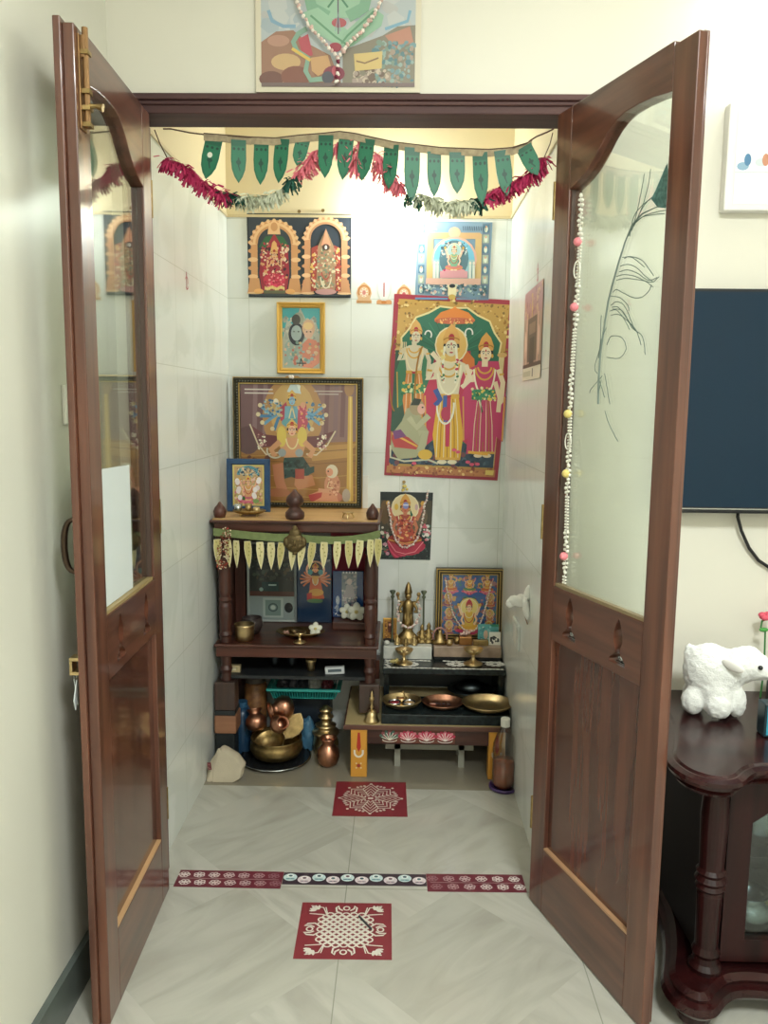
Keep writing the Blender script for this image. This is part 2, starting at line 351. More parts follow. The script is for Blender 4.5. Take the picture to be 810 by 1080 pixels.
def tile_floor():
    m = bpy.data.materials.new('floor_tiles'); m.use_nodes = True; nt = m.node_tree; b = nt.nodes['Principled BSDF']; N = nt.nodes.new; Lk = nt.links.new
    geo = N('ShaderNodeNewGeometry'); sp = N('ShaderNodeSeparateXYZ'); Lk(geo.outputs['Position'], sp.inputs[0])
    def mth(op, a, b_=None, v=None):
        n = N('ShaderNodeMath'); n.operation = op; Lk(a, n.inputs[0])
        if b_ is not None: Lk(b_, n.inputs[1])
        if v is not None: n.inputs[1].default_value = v
        return n.outputs[0]
    X = mth('ADD', sp.outputs['X'], v=6.0+.004); Yv = mth('ADD', sp.outputs['Y'], v=6.0-.62+.6)
    px, py = mth('PINGPONG', X, v=.30), mth('PINGPONG', Yv, v=.30)
    seam = mth('LESS_THAN', mth('MINIMUM', px, py), v=.0014)
    dia = mth('GREATER_THAN', mth('ADD', px, py), v=.30)          # printed diamond in every tile
    # streaks in two directions
    def streak(rot, sc):
        mp = N('ShaderNodeMapping'); mp.inputs['Scale'].default_value = (1.6, 6, 1); vr = N('ShaderNodeVectorRotate'); vr.rotation_type = 'Z_AXIS'; vr.inputs['Angle'].default_value = rot; Lk(geo.outputs['Position'], vr.inputs['Vector']); Lk(vr.outputs[0], mp.inputs[0])
        v = N('ShaderNodeTexNoise'); v.inputs['Scale'].default_value = sc; v.inputs['Detail'].default_value = 6; v.inputs['Distortion'].default_value = 1.6; Lk(mp.outputs[0], v.inputs['Vector']); return v.outputs[0]
    s1, s2 = streak(pi/4, 1.5), streak(-pi/4, 1.5)
    mx = N('ShaderNodeMix'); Lk(dia, mx.inputs[0]); Lk(s1, mx.inputs[2]); Lk(s2, mx.inputs[3])
    r = N('ShaderNodeMapRange'); r.inputs[1].default_value = .38; r.inputs[2].default_value = .72; Lk(mx.outputs[0], r.inputs[0])
    a = N('ShaderNodeMix'); a.data_type = 'RGBA'; a.inputs['A'].default_value = rgb('bdbcb2'); a.inputs['B'].default_value = rgb('aba99f'); Lk(r.outputs[0], a.inputs['Factor'])
    d = N('ShaderNodeMix'); d.data_type = 'RGBA'; d.blend_type = 'MULTIPLY'; d.inputs['B'].default_value = (.94, .94, .93, 1); Lk(a.outputs['Result'], d.inputs['A']); Lk(dia, d.inputs['Factor'])
    g = N('ShaderNodeMix'); g.data_type = 'RGBA'; g.inputs['B'].default_value = rgb('96988c'); Lk(d.outputs['Result'], g.inputs['A']); Lk(seam, g.inputs['Factor'])
    e = N('ShaderNodeMix'); e.data_type = 'RGBA'; e.inputs['B'].default_value = rgb('8f8878'); Lk(g.outputs['Result'], e.inputs['A'])   # beige floor at the alcove back, its shade put into the colour
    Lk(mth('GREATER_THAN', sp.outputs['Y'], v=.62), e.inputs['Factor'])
    Lk(e.outputs['Result'], b.inputs['Base Color']); b.inputs['Roughness'].default_value = .16
    return m
D = 1.14; XL, XR = -.555, .548; TOPZ = W(240, 228, 1, D).z; WT = .12
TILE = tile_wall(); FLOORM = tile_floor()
HOLE = .56; HZ = 2.097
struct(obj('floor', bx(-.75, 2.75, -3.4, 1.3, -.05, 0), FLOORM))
struct(obj('ceiling', bx(-.75, 2.75, -3.4, WT, 2.8, 2.85), CEILM))
bm = nb(); box(bm, -.60, -HOLE, 0, WT, 0, 2.8); box(bm, HOLE, 2.6, 0, WT, 0, 2.8); box(bm, -HOLE, HOLE, 0, WT, HZ, 2.8)
struct(obj('wall_front', bm, CREAMW))
struct(obj('wall_left', bx(-.75, -.60, -3.25, .12, 0, 2.8), LEFTW))
struct(obj('wall_right', bx(2.6, 2.75, -3.25, .12, 0, 2.8), CREAMW))
struct(obj('wall_back', bx(-.75, 2.75, -3.4, -3.25, 0, 2.8), CREAMW))
struct(obj('wall_alcove_back', bx(XL-.1, XR+.1, D, D+.1, 0, 2.6), TILE))
struct(obj('wall_alcove_left', bx(XL-.1, XL, WT, D, 0, 2.6), TILE))
struct(obj('wall_alcove_right', bx(XR, XR+.1, WT, D, 0, 2.6), TILE))
struct(obj('ceiling_alcove', bx(XL-.1, XR+.1, WT, D+.1, 2.6, 2.65), CEILM))
struct(obj('baseboard_left', bx(-.60, -.585, -3.25, 0, 0, .10), BASEM))
struct(obj('baseboard_front', bx(.56, 2.6, -.012, 0, 0, .10), BASEM))
# tile edge bead round the alcove
bm = nb(); box(bm, XL, XR, D-.006, D, TOPZ-.004, TOPZ+.006); box(bm, XL, XL+.006, WT, D, TOPZ-.004, TOPZ+.006); box(bm, XR-.006, XR, WT, D, TOPZ-.004, TOPZ+.006)
struct(obj('trim_1', bm, mat('tile_edge', 'd8c8a0', .5)))
# door frame
bm = nb(); box(bm, -.575, .575, -.003, .1, 2.057, HZ); box(bm, -.585, .585, -.016, 0, 2.086, HZ+.004); box(bm, -.58, .58, -.010, 0, 2.076, 2.086)
struct(obj('trim_2', bm, FRW, bevel=.003))
FRZ = wood('frame_wood_upright', '5c3c38', '42282a', 'z', .6, 0)
for i, s in enumerate((-1, 1)):
    bm = nb(); a, b_ = sorted((s*.528, s*.575)); box(bm, a, b_, .0, .1, 0, 2.056)
    struct(obj('trim_%d' % (3+i), bm, FRZ, bevel=.002))
# ---------------------------------------------------------------- the two door leaves
HL, LW, TH = 2.05, .50, .036
def make_leaf(name, side, angle):
    ys = 1 if side > 0 else -1                     # thickness grows away from the face we see
    r = bpy.data.objects.new(name, None); COL.objects.link(r); r['kind'] = 'structure'
    r.location = ((.503, -.012, .004) if side > 0 else (-.498, -.006, .004)); r.rotation_euler = (0, 0, angle)
    def B(nm, m, s0, s1, z0, z1, y0=0, y1=TH, bevel=.002):
        a, b_ = sorted((ys*y0, ys*y1)); return obj(nm, bx(s0, s1, a, b_, z0, z1), m, r, bevel=bevel)
    B('hinge_stile', WDZ, 0, .066, 0, HL)
    bm = nb(); a, b_ = sorted((0, ys*TH*.6)); box(bm, .43, LW, a, b_, 0, HL-.008); a, b_ = sorted((ys*TH*.6, ys*TH)); box(bm, .43, LW-.012 if side > 0 else LW+.010, a, b_, 0, HL)
    obj('edge_stile', bm, WDZ, r, bevel=.002)
    arch = [(.066, 1.86), (.09, 1.866), (.115, 1.874), (.14, 1.886), (.16, 1.899), (.18, 1.915), (.2, 1.934), (.22, 1.949), (.245, 1.961), (.275, 1.968), (.32, 1.969), (.37, 1.966), (.43, 1.957)]
    bm = nb(); prism(bm, arch+[(.43, HL), (.066, HL)], *sorted((0, ys*TH))); obj('top_rail', bm, WDX, r, bevel=.002)
    def cut(cx, cz): return [(cx+x*1.45, cz+z*1.18) for x, z in ((0, .048), (.006, .036), (.011, .02), (.012, .004), (.007, -.008), (.006, -.018), (.013, -.026), (.02, -.033), (.02, -.041), (-.02, -.041), (-.02, -.033), (-.013, -.026), (-.006, -.018), (-.007, -.008), (-.012, .004), (-.011, .02), (-.006, .036))]
    o = holed('lock_rail', [(.066, .755), (.43, .755), (.43, .895), (.066, .895)], [cut(.145, .825), cut(.345, .825)], ys*TH, WDX, r, 0)
    for cx in (.145, .345):
        bm = nb(); box(bm, cx-.017, cx+.017, *sorted((ys*.008, ys*.028)), .777, .781); blob(bm, (cx, ys*.014, .790), (.013, .010, .009), sub=2)
        obj('cutout_glint', bm, STEEL, r)  # steel bit added for the light that shows low in each cutout
    B('lower_panel', WDP, .066, .43, .17, .755, .012, .026, 0)
    B('bottom_rail', WDX, .066, .43, 0, .178)
    bm = nb()
    y0, y1 = sorted((ys*.001, ys*.013)); box(bm, .066, .43, y0, y1, .178, .183)
    obj('panel_bead', bm, mat('pale_bead', 'b08a68', .4) if side > 0 else mat('pale_bead', 'c09a70', .4), r)
    bm = nb(); g = [(s, z) for s, z in arch]; prism(bm, [(.066, .895), (.43, .895)]+g[::-1], *sorted((ys*.016, ys*.020))); obj('glass_pane', bm, GLASS, r)
    bm = nb()
    box(bm, .066, .43, *sorted((ys*.004, ys*.016)), .895, .903)
    obj('glazing_bead', bm, mat('glazing_bead', 'a08c60' if side < 0 else '8a7a5c', .4), r)
    bm = nb(); box(bm, .066, .0695, *sorted((ys*.006, ys*.016)), .903, 1.86); box(bm, .4265, .43, *sorted((ys*.006, ys*.016)), .903, 1.957); obj('side_bead', bm, mat('dark_bead', '4a3830', .5), r)
    for z in (.25, 1.05, 1.85):
        obj('butt_hinge', tb([(-.004, ys*TH*.1, z-.045), (-.004, ys*TH*.1, z+.045)], .006), BRASSD, r)
    return r, ys
RL, yl = make_leaf('door_1', -1, -radians(90-1.65)); RR, yr = make_leaf('door_2', 1, -radians(90-20.02))
struct(RL, 'left brown wooden glazed door leaf standing open against the left wall', 'door')
struct(RR, 'right brown wooden glazed door leaf with the peacock feather, swung open before the television', 'door')
def leafW(root, u, v):
    "(s, z) on the inner face of a leaf for a photo pixel"
    n = Vector((sin(root.rotation_euler.z)*-1, cos(root.rotation_euler.z), 0)); d = Vector((cos(root.rotation_euler.z), sin(root.rotation_euler.z), 0))
    q = _fw+_r2*((u-405)/FPX)-_u2*((v-540)/FPX); t = ((root.location-CAMP).dot(n))/q.dot(n); p = CAMP+q*t
    return ((p-root.location).dot(d), p.z-root.location.z)
BOLTM = mat('aged_bolt_brass', '8c6c48', .5, .7)
# left leaf hardware
bm = nb(); box(bm, .455, .485, .0, .003, 1.86, 2.03); box(bm, .462, .478, .003, .010, 1.99, 2.03); obj('bolt_plate', bm, BOLTM, RL, bevel=.001)
bt = obj('tower_bolt', tb([(.47, .010, 1.865), (.47, .010, 2.045)], .006), BOLTM, RL, smooth=False)
obj('bolt_knob', tb([(.47, .012, 1.905), (.47, .026, 1.905), (.47, .040, 1.902)], [.005, .004, .008]), BRASSD, bt)
bm = nb()
for z in (1.87, 1.90, 1.93, 2.0): box(bm, .460, .480, .002, .018, z-.004, z+.004)
obj('bolt_staple', bm, BRASSD, bt)
A = W(75, 545, 0, -.565); B_ = W(75, 600, 0, -.565)
def L2(root, p): return root.matrix_world.inverted() @ p
bpy.context.view_layer.update()
hz0, hz1 = B_.z, A.z
sH = .468
obj('pull_handle', tb([(sH, -TH-.034*sin(pi*i/16)**.45, hz1+(hz0-hz1)*(.5-.5*cos(pi*i/16))) for i in range(17)], [.0045+.0025*sin(pi*i/16) for i in range(17)]), mat('dark_bronze', '4a3c30', .35, .8), RL, smooth=True)
bm = nb(); box(bm, .462, .489, -TH-.026, -TH, .785, .792); box(bm, .462, .489, -TH-.026, -TH, .815, .822); box(bm, .462, .489, -TH-.026, -TH-.020, .792, .815)
obj('brass_hasp', bm, BRASS, RL, bevel=.001)
# paper sheet stuck on the outer side of the left glass
q = [leafW(RL, *p) for p in ((114, 500), (145, 492), (145, 612), (117, 640))]
bm = nb(); prism(bm, [(.405, .905), (.20, .905), (.20, 1.20), (.395, 1.205)], -.0150, -.0142)
o = obj('paper_sheet', bm, PAPER, RL); o['label'] = 'white paper sheet behind the glass'
# right leaf knob on outer side
lp = L2(RR, W(712, 697, 1, -.49))
obj('brass_knob', tb([(.40, TH, .83), (.40, TH+.02, .83), (.40, TH+.03, .83), (.40, TH+.042, .83)], [.006, .006, .013, .009]), BRASS, RR, smooth=True)
# keys with white tags hanging from the hasp
k = thing('key_bunch', 'small bunch of keys with two white tags hanging behind the left door edge', 'keys', RL.matrix_world @ Vector((.478, -TH-.018, .785)), (0, 0, RL.rotation_euler.z))
obj('key_ring', tb([(.007*cos(t), 0, -.006+.008*sin(t)) for t in [i*pi/6 for i in range(12)]], .0012, 6, True), STEEL, k)
for s in (-1, 1):
    bm = nb(); prism(bm, [(s*.003-.002, -.012), (s*.003+.002, -.012), (s*.018+.006, -.05), (s*.016, -.072), (s*.010-.006, -.05)], -.001, .001); obj('white_tag', bm, PAPER, k, loc=(0, s*.004, 0))
# ---------------------------------------------------------------- lamps
def tube_lamp():
    t = thing('tube_light', 'long white tube light fixed high on the front wall above the television', 'lamp', (1.55, 0, 2.42))
    obj('lamp_body', bx(-.62, .62, -.035, 0, -.03, .03), WHITE, t, bevel=.004)
    em = mat('tube_glow', 'f7fcfb', .5, emit=ROOM_TUBE)
    obj('glow_tube', tb([(-.60, -.06, -.005), (.60, -.06, -.005)], .016, 12), em, t)
    for s in (-1, 1): obj('lamp_holder', bx(s*.612-.012, s*.612+.012, -.078, -.03, -.025, .02), WHITE, t)
tube_lamp()
t = thing('fill_lamp', 'added square white fill light on the ceiling behind the camera', 'lamp', (.75, -2.3, 2.8))  # fill light added behind the camera to brighten the room
obj('lamp_body', bx(-.32, .32, -.32, .32, -.03, 0), WHITE, t, bevel=.004)
la = bpy.data.lights.new('fill_light', 'AREA'); la.shape = 'SQUARE'; la.size = .58; la.energy = FILL_W; la.color = (.95, 1, .98)
lo = bpy.data.objects.new('fill_light', la); COL.objects.link(lo); lo.parent = t; lo.location = (0, 0, -.032)
bp = W(416, 220, 1, D-.075)
t = thing('light_bulb', 'bright white bulb in a holder high on the alcove back wall', 'lamp', (bp.x, D, bp.z))
obj('bulb_holder', tb([(0, 0, 0), (0, -.012, 0), (0, -.013, 0), (0, -.045, 0)], [.03, .03, .018, .016], 16), WHITE, t)
bm = nb(); blob(bm, (0, -.078, 0), .034, sub=3); obj('bulb_glass', bm, mat('bulb_glow', 'f6fcf6', .5, emit=BULB), t, smooth=True)
# ================================================================ pictures on the alcove back wall
def on_wall(u, v, yy): return W(u, v, 1, yy)
def sheet(name, label, cat, p, u, v, yy, group=None, m=None):
    o = p.done(name, m or PRINT, None, on_wall(u, v, yy)); return tag(o, label, cat, group)
KPX = 0.0037775     # metres per photo pixel on the back wall
def goldarch(p, cx, y0, y1, w, col='d8a070', c2='f0c898'):
    "temple arch with stepped pillars"
    tw = w*.13
    for s in (-1, 1):
        x = cx+s*w*.40
        p.rect(min(x-tw/2, x+tw/2), y0+w*.35, max(x-tw/2, x+tw/2), y1, col)
        for k in range(6):
            yy = y0+w*.4+k*(y1-y0-w*.4)/6; p.ell(x+s*tw*.2, yy, tw*.75, tw*.35, (c2, col)[k % 2])
        p.poly([(x-tw*1.1, y1), (x-tw*.7, y1-w*.3), (x+tw*.7, y1-w*.3), (x+tw*1.1, y1)], col); p.ell(x, y1-4, tw*1.2, 8, c2)
    p.arc(cx, y0+w*.42, w*.40, w*.38, 180, 360, tw*1.1, col); p.arc(cx, y0+w*.42, w*.40, w*.38, 180, 360, tw*.4, c2)
    for k in range(13):
        a = radians(180+k*15); p.ell(cx+cos(a)*w*.46, y0+w*.42+sin(a)*w*.44, tw*.3, tw*.3, c2, n=6)
# --- pair of temple figures on black
random.seed(11)
yy = D-.004
p = Paint(KPX/6.75, 410, 302)
p.base([(46, 20), (770, 22), (768, 585), (54, 585)], '2a323c', side='22282e')
p.rect(60, 36, 760, 574, '3c4652')
goldarch(p, 236, 75, 560, 350)
p.poly([(190, 160), (280, 160), (270, 90), (236, 62), (200, 90)], 'f0c898'); p.ell(236, 110, 24, 30, 'd8a070')
p.poly([(236, 160), (150, 240), (130, 420), (150, 560), (320, 560), (340, 420), (330, 240)], 'a83a48')
for s in (-1, 1): p.poly([(236+s*10, 170), (236+s*60, 175), (236+s*110, 245), (236+s*60, 250)], '3a6a4a')
p.dabs(170, 145, 220, 330, 470, ['c83a50', 'e8c8a8', 'e0a878', '50303a', 'f0d8c0', 'b04858'], 10)
p.ell(236, 470, 78, 48, 'd04058'); p.dabs(60, 170, 430, 300, 510, ['e85070', 'f0a0a0', 'b03048'], 8)
for k in range(14): p.ell(172+k*10, 522+6*sin(k), 5, 13, 'f0d890')
p.rect(160, 538, 312, 560, '707058'); face(p, 236, 300, 22, 'e8b890', 'e8b878', 4.2)
for s in (-1, 1): p.line([(236+s*20, 350), (236+s*50, 390), (236+s*45, 330)], 12, 'e8b890'); p.ell(236+s*110, 545, 34, 18, 'f0b878')
goldarch(p, 595, 55, 560, 320, 'd8a078', 'f4cca0')
p.poly([(595, 120), (540, 240), (515, 420), (535, 555), (655, 555), (675, 420), (650, 240)], 'b89878')
for s in (-1, 1): p.poly([(595+s*55, 230), (595+s*100, 250), (595+s*105, 540), (595+s*70, 540)], 'b05048'); p.dabs(40, 595+s*85-16, 250, 595+s*85+16, 540, ['e8c070', 'd06050', 'f0e0c0'], 9)
p.dabs(150, 530, 260, 660, 520, ['90a088', 'd8b898', 'c88878', 'e8e0c0', '788870', 'c8a080'], 9)
p.poly([(595, 125), (560, 235), (630, 235)], 'e8a888'); p.ell(595, 245, 26, 22, '584440'); p.ell(595, 246, 9, 14, 'f8f8f0'); p.arc(595, 430, 38, 90, 10, 170, 8, 'f0e8d0'); p.arc(595, 400, 30, 60, 10, 170, 6, 'c85050')
p.ell(595, 545, 75, 20, 'd0a0a0'); p.rect(100, 565, 740, 574, '505a62')
sheet('devotional_print', 'dark wide print of two temple figures under golden arches, high on the back wall', 'picture', p, 255+410/6.75, 225+302/6.75, yy)
# --- blue calendar print
p = Paint(KPX/8.1, 395, 405)
p.base([(92, 88), (705, 96), (690, 735), (75, 725)], '7c9cb4', side='b8c8d0')
p.rect(95, 100, 160, 710, '90a8bc'); p.rect(625, 105, 690, 715, '78889c'); p.rect(160, 100, 625, 190, '88a4bc')
for k in range(7):
    for x in (125, 655):
        p.rect(x-25, 112+k*82, x+25, 180+k*82, ('5a8098', 'a8b8a8')[k % 2]); p.ell(x, 150+k*82, 14, 26, 'd8e0d0'); p.ell(x, 132+k*82, 8, 10, 'd8a888')
p.rect(168, 190, 222, 560, 'd8b880'); p.rect(568, 190, 622, 560, 'd0b480'); p.rect(180, 180, 610, 230, 'd0ac80'); p.ell(395, 180, 50, 45, 'dcc0a0')
p.ell(395, 395, 190, 185, 'e0b0a0'); p.ell(395, 395, 172, 168, '78bcd8'); p.rect(222, 395, 568, 560, '98c0c8')
p.ell(395, 390, 122, 150, '5a7c88'); p.dabs(70, 285, 260, 505, 380, ['c8dce0', '7898a0', 'e8c8b0', '48606c'], 10)
sit(p, 395, 500, 240, 'e0c8b0', 'd08078', '80b090', 'c8d0b0', 'a8c8c8', 6, 'd898a0')
for x in (235, 260, 530, 560): p.rect(x-10, 440, x+10, 560, 'd8e0d8'); p.ell(x, 425, 10, 14, 'e8e0d0')
p.rect(280, 490, 510, 545, 'd098a0'); p.rect(165, 548, 620, 600, 'd8b0a0')
p.dabs(110, 120, 600, 670, 680, ['c8dcd8', '506a74', 'e0c0b0', 'a8c0b8', '486870'], 11); p.rect(350, 600, 420, 690, 'e8e0b8'); p.ell(385, 610, 26, 16, '303840')
for k in range(11): p.line([(465+k*18, 130), (470+k*18, 165)], 5, '485868')
for k in range(6): p.line([(180+k*12, 150), (188+k*12, 162)], 6, 'e8f0f4')
p.ell(385, 700, 30, 22, 'd0b060'); p.rect(78, 706, 350, 722, '6a92c0'); p.rect(420, 706, 690, 722, '7a94b0')
sheet('calendar_print', 'pale blue print of a seated figure under a blue arch, upper right of back wall', 'picture', p, 430+395/8.1, 225+405/8.1, D-.003)
# --- three stickers
def sticker(u, v, kind, label):
    p = Paint(KPX/4.26, 0, 0)
    if kind == 'fork':
        p.base([(-32, 40), (-32, 52), (34, 52), (34, 40), (30, 34), (-28, 34)], 'd8a070', .0008)
        for s in (-1, 1): p.line([(s*30, -45), (s*28, 0), (s*18, 28), (0, 38)], 6, 'd8dcd8')
        p.line([(0, -40), (0, 20)], 5, 'b04050'); p.ell(0, 44, 12, 7, 'c88040')
    else:
        p.base([(-34, 48), (-34, 36), (-26, 30), (-34, 5), (-28, -18), (-12, -34), (0, -42), (12, -34), (28, -18), (34, 5), (26, 30), (34, 36), (34, 48)], 'e0b890', .0008)
        p.arc(0, 0, 25, 27, 150, 390, 7, 'c88850'); p.ell(0, 2, 17, 20, 'f4e4d4'); p.ell(0, 2, 8, 10, 'd88a80' if kind == 'wheel' else 'c86a6a')
        for k in range(8): p.ell(cos(k*pi/4)*13, 2+sin(k*pi/4)*15, 3, 3, 'd89a60', n=6)
        p.rect(-30, 38, 30, 45, 'c89058')
    return tag(p.done('wall_sticker', PRINT, None, on_wall(u, v, D-.0009)), label, 'sticker')
sticker(384, 308, 'wheel', 'round golden emblem sticker, leftmost of the three small stickers on the back wall')
sticker(405, 308, 'fork', 'white and red three-pronged emblem sticker, middle of the small row')
sticker(426, 310, 'shell', 'golden emblem sticker touching the corner of the large red-bordered poster')
# --- framed half-length pair
def framed(name, label, W_, H_, prof, fm, loc, rot=(0, 0, 0), backm=None):
    t = thing(name, label, 'picture', loc, rot); ring('frame', W_, H_, prof, fm, t); return t
GOLDF = mat('pale_gold_frame', 'e0b45c', .35, .3)
k = KPX/4.765
p = Paint(k, 415, 700)
p.base([(318, 548), (510, 548), (510, 850), (318, 850)], '4fb0b8'); p.poly([(320, 720), (345, 610), (380, 640), (410, 552), (445, 620), (480, 590), (508, 690), (508, 850), (320, 850)], 'b8bcb0')
p.dabs(60, 325, 600, 505, 700, ['d0d0c0', '98a098', 'c8c8b8', 'a8b0a8'], 9); p.ell(402, 605, 26, 30, 'a0a898')
p.poly([(330, 840), (335, 730), (360, 700), (430, 700), (440, 840)], '9cb0a8'); p.ell(392, 680, 40, 55, '30343c'); p.ell(390, 610, 22, 26, '50504c'); p.ell(392, 675, 27, 38, 'a8b8b8')
p.poly([(420, 840), (420, 730), (450, 700), (490, 710), (508, 760), (505, 820), (470, 845)], 'd88870'); p.ell(452, 650, 32, 42, 'd8b090'); p.ell(452, 676, 22, 26, 'e0b8a0'); p.ell(450, 640, 24, 18, 'e8c890')
for x in (380, 402, 443, 462): p.ell(x, 668, 5, 3, '202428', n=8)
p.dabs(60, 335, 720, 500, 830, ['7c9c90', 'c87868', 'd8b888', '9cb8b8', 'e0c0a0'], 8); p.line([(392, 822), (440, 822)], 6, '303840'); p.line([(415, 798), (405, 835), (425, 835), (415, 798)], 5, '303840')
t = framed('framed_picture', 'small upright picture of a pale pair before mountains in a thin gold frame', 238*k, 345*k, [(0, 0), (0, -.016), (.003, -.018), (.010, -.012), (.015, -.014), (.020, -.007), (.021, -.003)], GOLDF, on_wall(230+418/4.765, 210+700/4.765, D-.002))
o = p.done('print', PRG, t, (0, -.004, 0)); obj('backing', bx(-119*k, 119*k, -.0015, .0018, -172*k, 172*k), BLACK, t)
# --- large red-bordered poster
random.seed(5)
p = Paint(KPX/4.765, 400, 475)
q = [(120, 18), (712, 45), (652, 932), (80, 912)]
p.base(q, 'a83a4c', .001, '983848')
def Q(a, b):     # a,b 0..1 across / down inside the poster
    x0, x1 = q[0][0]+(q[3][0]-q[0][0])*b, q[1][0]+(q[2][0]-q[1][0])*b; y0, y1 = q[0][1]+(q[1][1]-q[0][1])*a, q[3][1]+(q[2][1]-q[3][1])*a
    return (x0+(x1-x0)*a, y0+(y1-y0)*b)
p.poly([Q(.04, .025), Q(.96, .025), Q(.96, .975), Q(.04, .975)], 'c8a058'); p.dabs(420, 130, 40, 700, 330, ['e8d090', 'a87838', 'd8b468', '8a6c3c'], 6)
sc = [Q(.08, .92), Q(.08, .30)]
for i in range(13):
    a = pi-i*pi/12; b_ = 1+.06*(i % 2); x = .5+.41*cos(a)*b_; sc.append(Q(x, .30-.24*sin(a)*b_))
sc += [Q(.92, .30), Q(.92, .92)]
p.poly([(x, y) for x, y in sc], '2c7058'); p.line(sc, 9, 'e8d8a0')
for i in range(16):
    a = pi*.1+i*pi*.8/15; p.line([Q(.5, .32), Q(.5+.36*cos(a), .32-.21*sin(a))], 3, '3f8a68' if i % 2 else '235c48')
for a in (.055, .92): p.poly([Q(a, .30), Q(a+.035, .30), Q(a+.035, .92), Q(a, .92)], 'e0cc98'); p.ell(*Q(a+.017, .3), 24, 12, 'd8b070')
p.poly([Q(.05, .80), Q(.95, .80), Q(.95, .93), Q(.05, .93)], '34485a'); p.dabs(120, 110, 770, 640, 860, ['24384c', '506878', '3c5468', '7a4a50'], 12)
p.poly([(130, 290), (190, 290), (180, 700), (110, 690)], '385848')
# parasol
p.ell(418, 105, 12, 30, 'e8a050'); p.poly([(318, 140), (350, 105), (418, 82), (486, 105), (520, 142), (480, 156), (418, 162), (358, 156)], 'e0863c'); p.ell(418, 146, 100, 16, 'c86848'); p.dabs(40, 330, 138, 505, 158, ['f0c078', 'b85838'], 5); p.rect(413, 150, 423, 200, 'c8a060')
stand(p, 222, 640, 520, 'd8ceb4', 'd88a48', '3a7a5a', None, 'd8a860', None, True, 8)
p.rect(160, 455, 275, 500, '3a8a60'); p.dabs(30, 160, 450, 280, 510, ['e8c060', '2a6a4a', 'd8e0b0'], 8)
for k in range(4): p.line([(150+k*10, 300), (158+k*8, 250)], 5, 'd8c8a0')
p.poly([(330, 300), (500, 290), (520, 560), (480, 700), (440, 700), (300, 700), (300, 420)], 'a83450'); p.poly([(455, 260), (520, 330), (525, 400), (470, 470)], 'd87838')
stand(p, 395, 850, 720, 'e0d8bc', 'e0b038', 'c03858', None, 'd8a458', 'e0b868', True, 10, 'f0ead0')
p.line([(330, 480), (355, 530), (330, 560)], 26, '3858a0'); p.line([(380, 510), (378, 600), (384, 640)], 20, '3c60a8'); p.arc(382, 560, 42, 90, 350, 540, 9, 'e8e8d8'); p.ell(384, 600, 24, 34, 'b83a5a')
for s in (-1, 1): p.line([(400+s*28, 270), (400+s*36, 360), (400+s*28, 450)], 11, 'f0ecd8'); p.dabs(16, 400+s*34-8, 280, 400+s*34+8, 450, ['c83a5a', 'e8d890', '3a7a50'], 7)
p.line([(310, 300), (345, 340), (330, 400)], 24, 'e8dcc0')
p.arc(290, 215, 16, 20, 180, 400, 7, 'e8e8e0'); p.arc(490, 205, 18, 22, 140, 380, 7, 'e8e8e0')
p.poly([(540, 340), (640, 340), (665, 480), (600, 560), (620, 790), (490, 800), (510, 540), (520, 400)], 'c03c68')
stand(p, 572, 815, 640, 'ecd8b8', 'c23e6c', 'c23e6c', 'c03c66', 'd8a050', None, False, 4, 'f0e8d0')
p.rect(512, 478, 628, 530, '3a8c64'); p.dabs(36, 512, 470, 630, 540, ['e8c860', 'e8e0b0', '2a6c4a'], 7); p.line([(548, 530), (566, 590), (560, 560)], 8, 'e8e8c8')
p.line([(625, 440), (650, 520), (645, 590)], 22, 'ecd8b8'); p.line([(500, 790), (600, 800)], 14, 'e8b048')
p.line([(480, 360), (505, 430), (460, 470)], 22, 'ecdcc0')
# kneeling attendant
p.poly([(165, 640), (190, 575), (240, 570), (270, 640), (300, 690), (290, 760), (240, 820), (150, 830), (110, 770), (120, 700)], 'a8a888')
p.ell(240, 570, 38, 40, 'a89878'); p.ell(262, 578, 20, 26, 'e0b0a0'); p.poly([(208, 560), (225, 525), (262, 530), (250, 560)], '303830'); p.ell(268, 570, 5, 4, 'black')
p.line([(200, 620), (240, 670), (300, 610)], 30, 'b8b898'); p.poly([(120, 690), (200, 720), (250, 760), (240, 780), (130, 770), (115, 730)], 'b84848'); p.line([(118, 700), (245, 765)], 9, 'e0b050'); p.poly([(120, 690), (160, 680), (190, 715), (130, 730)], '7a4a80')
p.line([(250, 700), (285, 690), (260, 800)], 34, 'b0b090'); p.line([(110, 760), (110, 820), (180, 840), (300, 830), (350, 850)], 9, 'c8c8b0'); p.ell(285, 805, 36, 26, 'd8b048')
for x, y in ((500, 840), (520, 852), (548, 850), (430, 780), (450, 790), (230, 850)): p.ell(x, y, 12, 8, ('d85878', 'f0e8e0')[int(x) % 2])
p.poly([(94, 862), (640, 878), (636, 915), (90, 898)], 'b87c50'); p.dabs(80, 110, 870, 620, 905, ['8a4c38', 'e0c080', 'a06844'], 7)
p.poly([(590, 880), (632, 881), (628, 905), (588, 903)], 'e0c870')
sheet('wall_poster', 'large red-bordered poster of three crowned standing figures under a scalloped green arch', 'poster', p, 390+400/4.765, 310+475/4.765, D-.006)
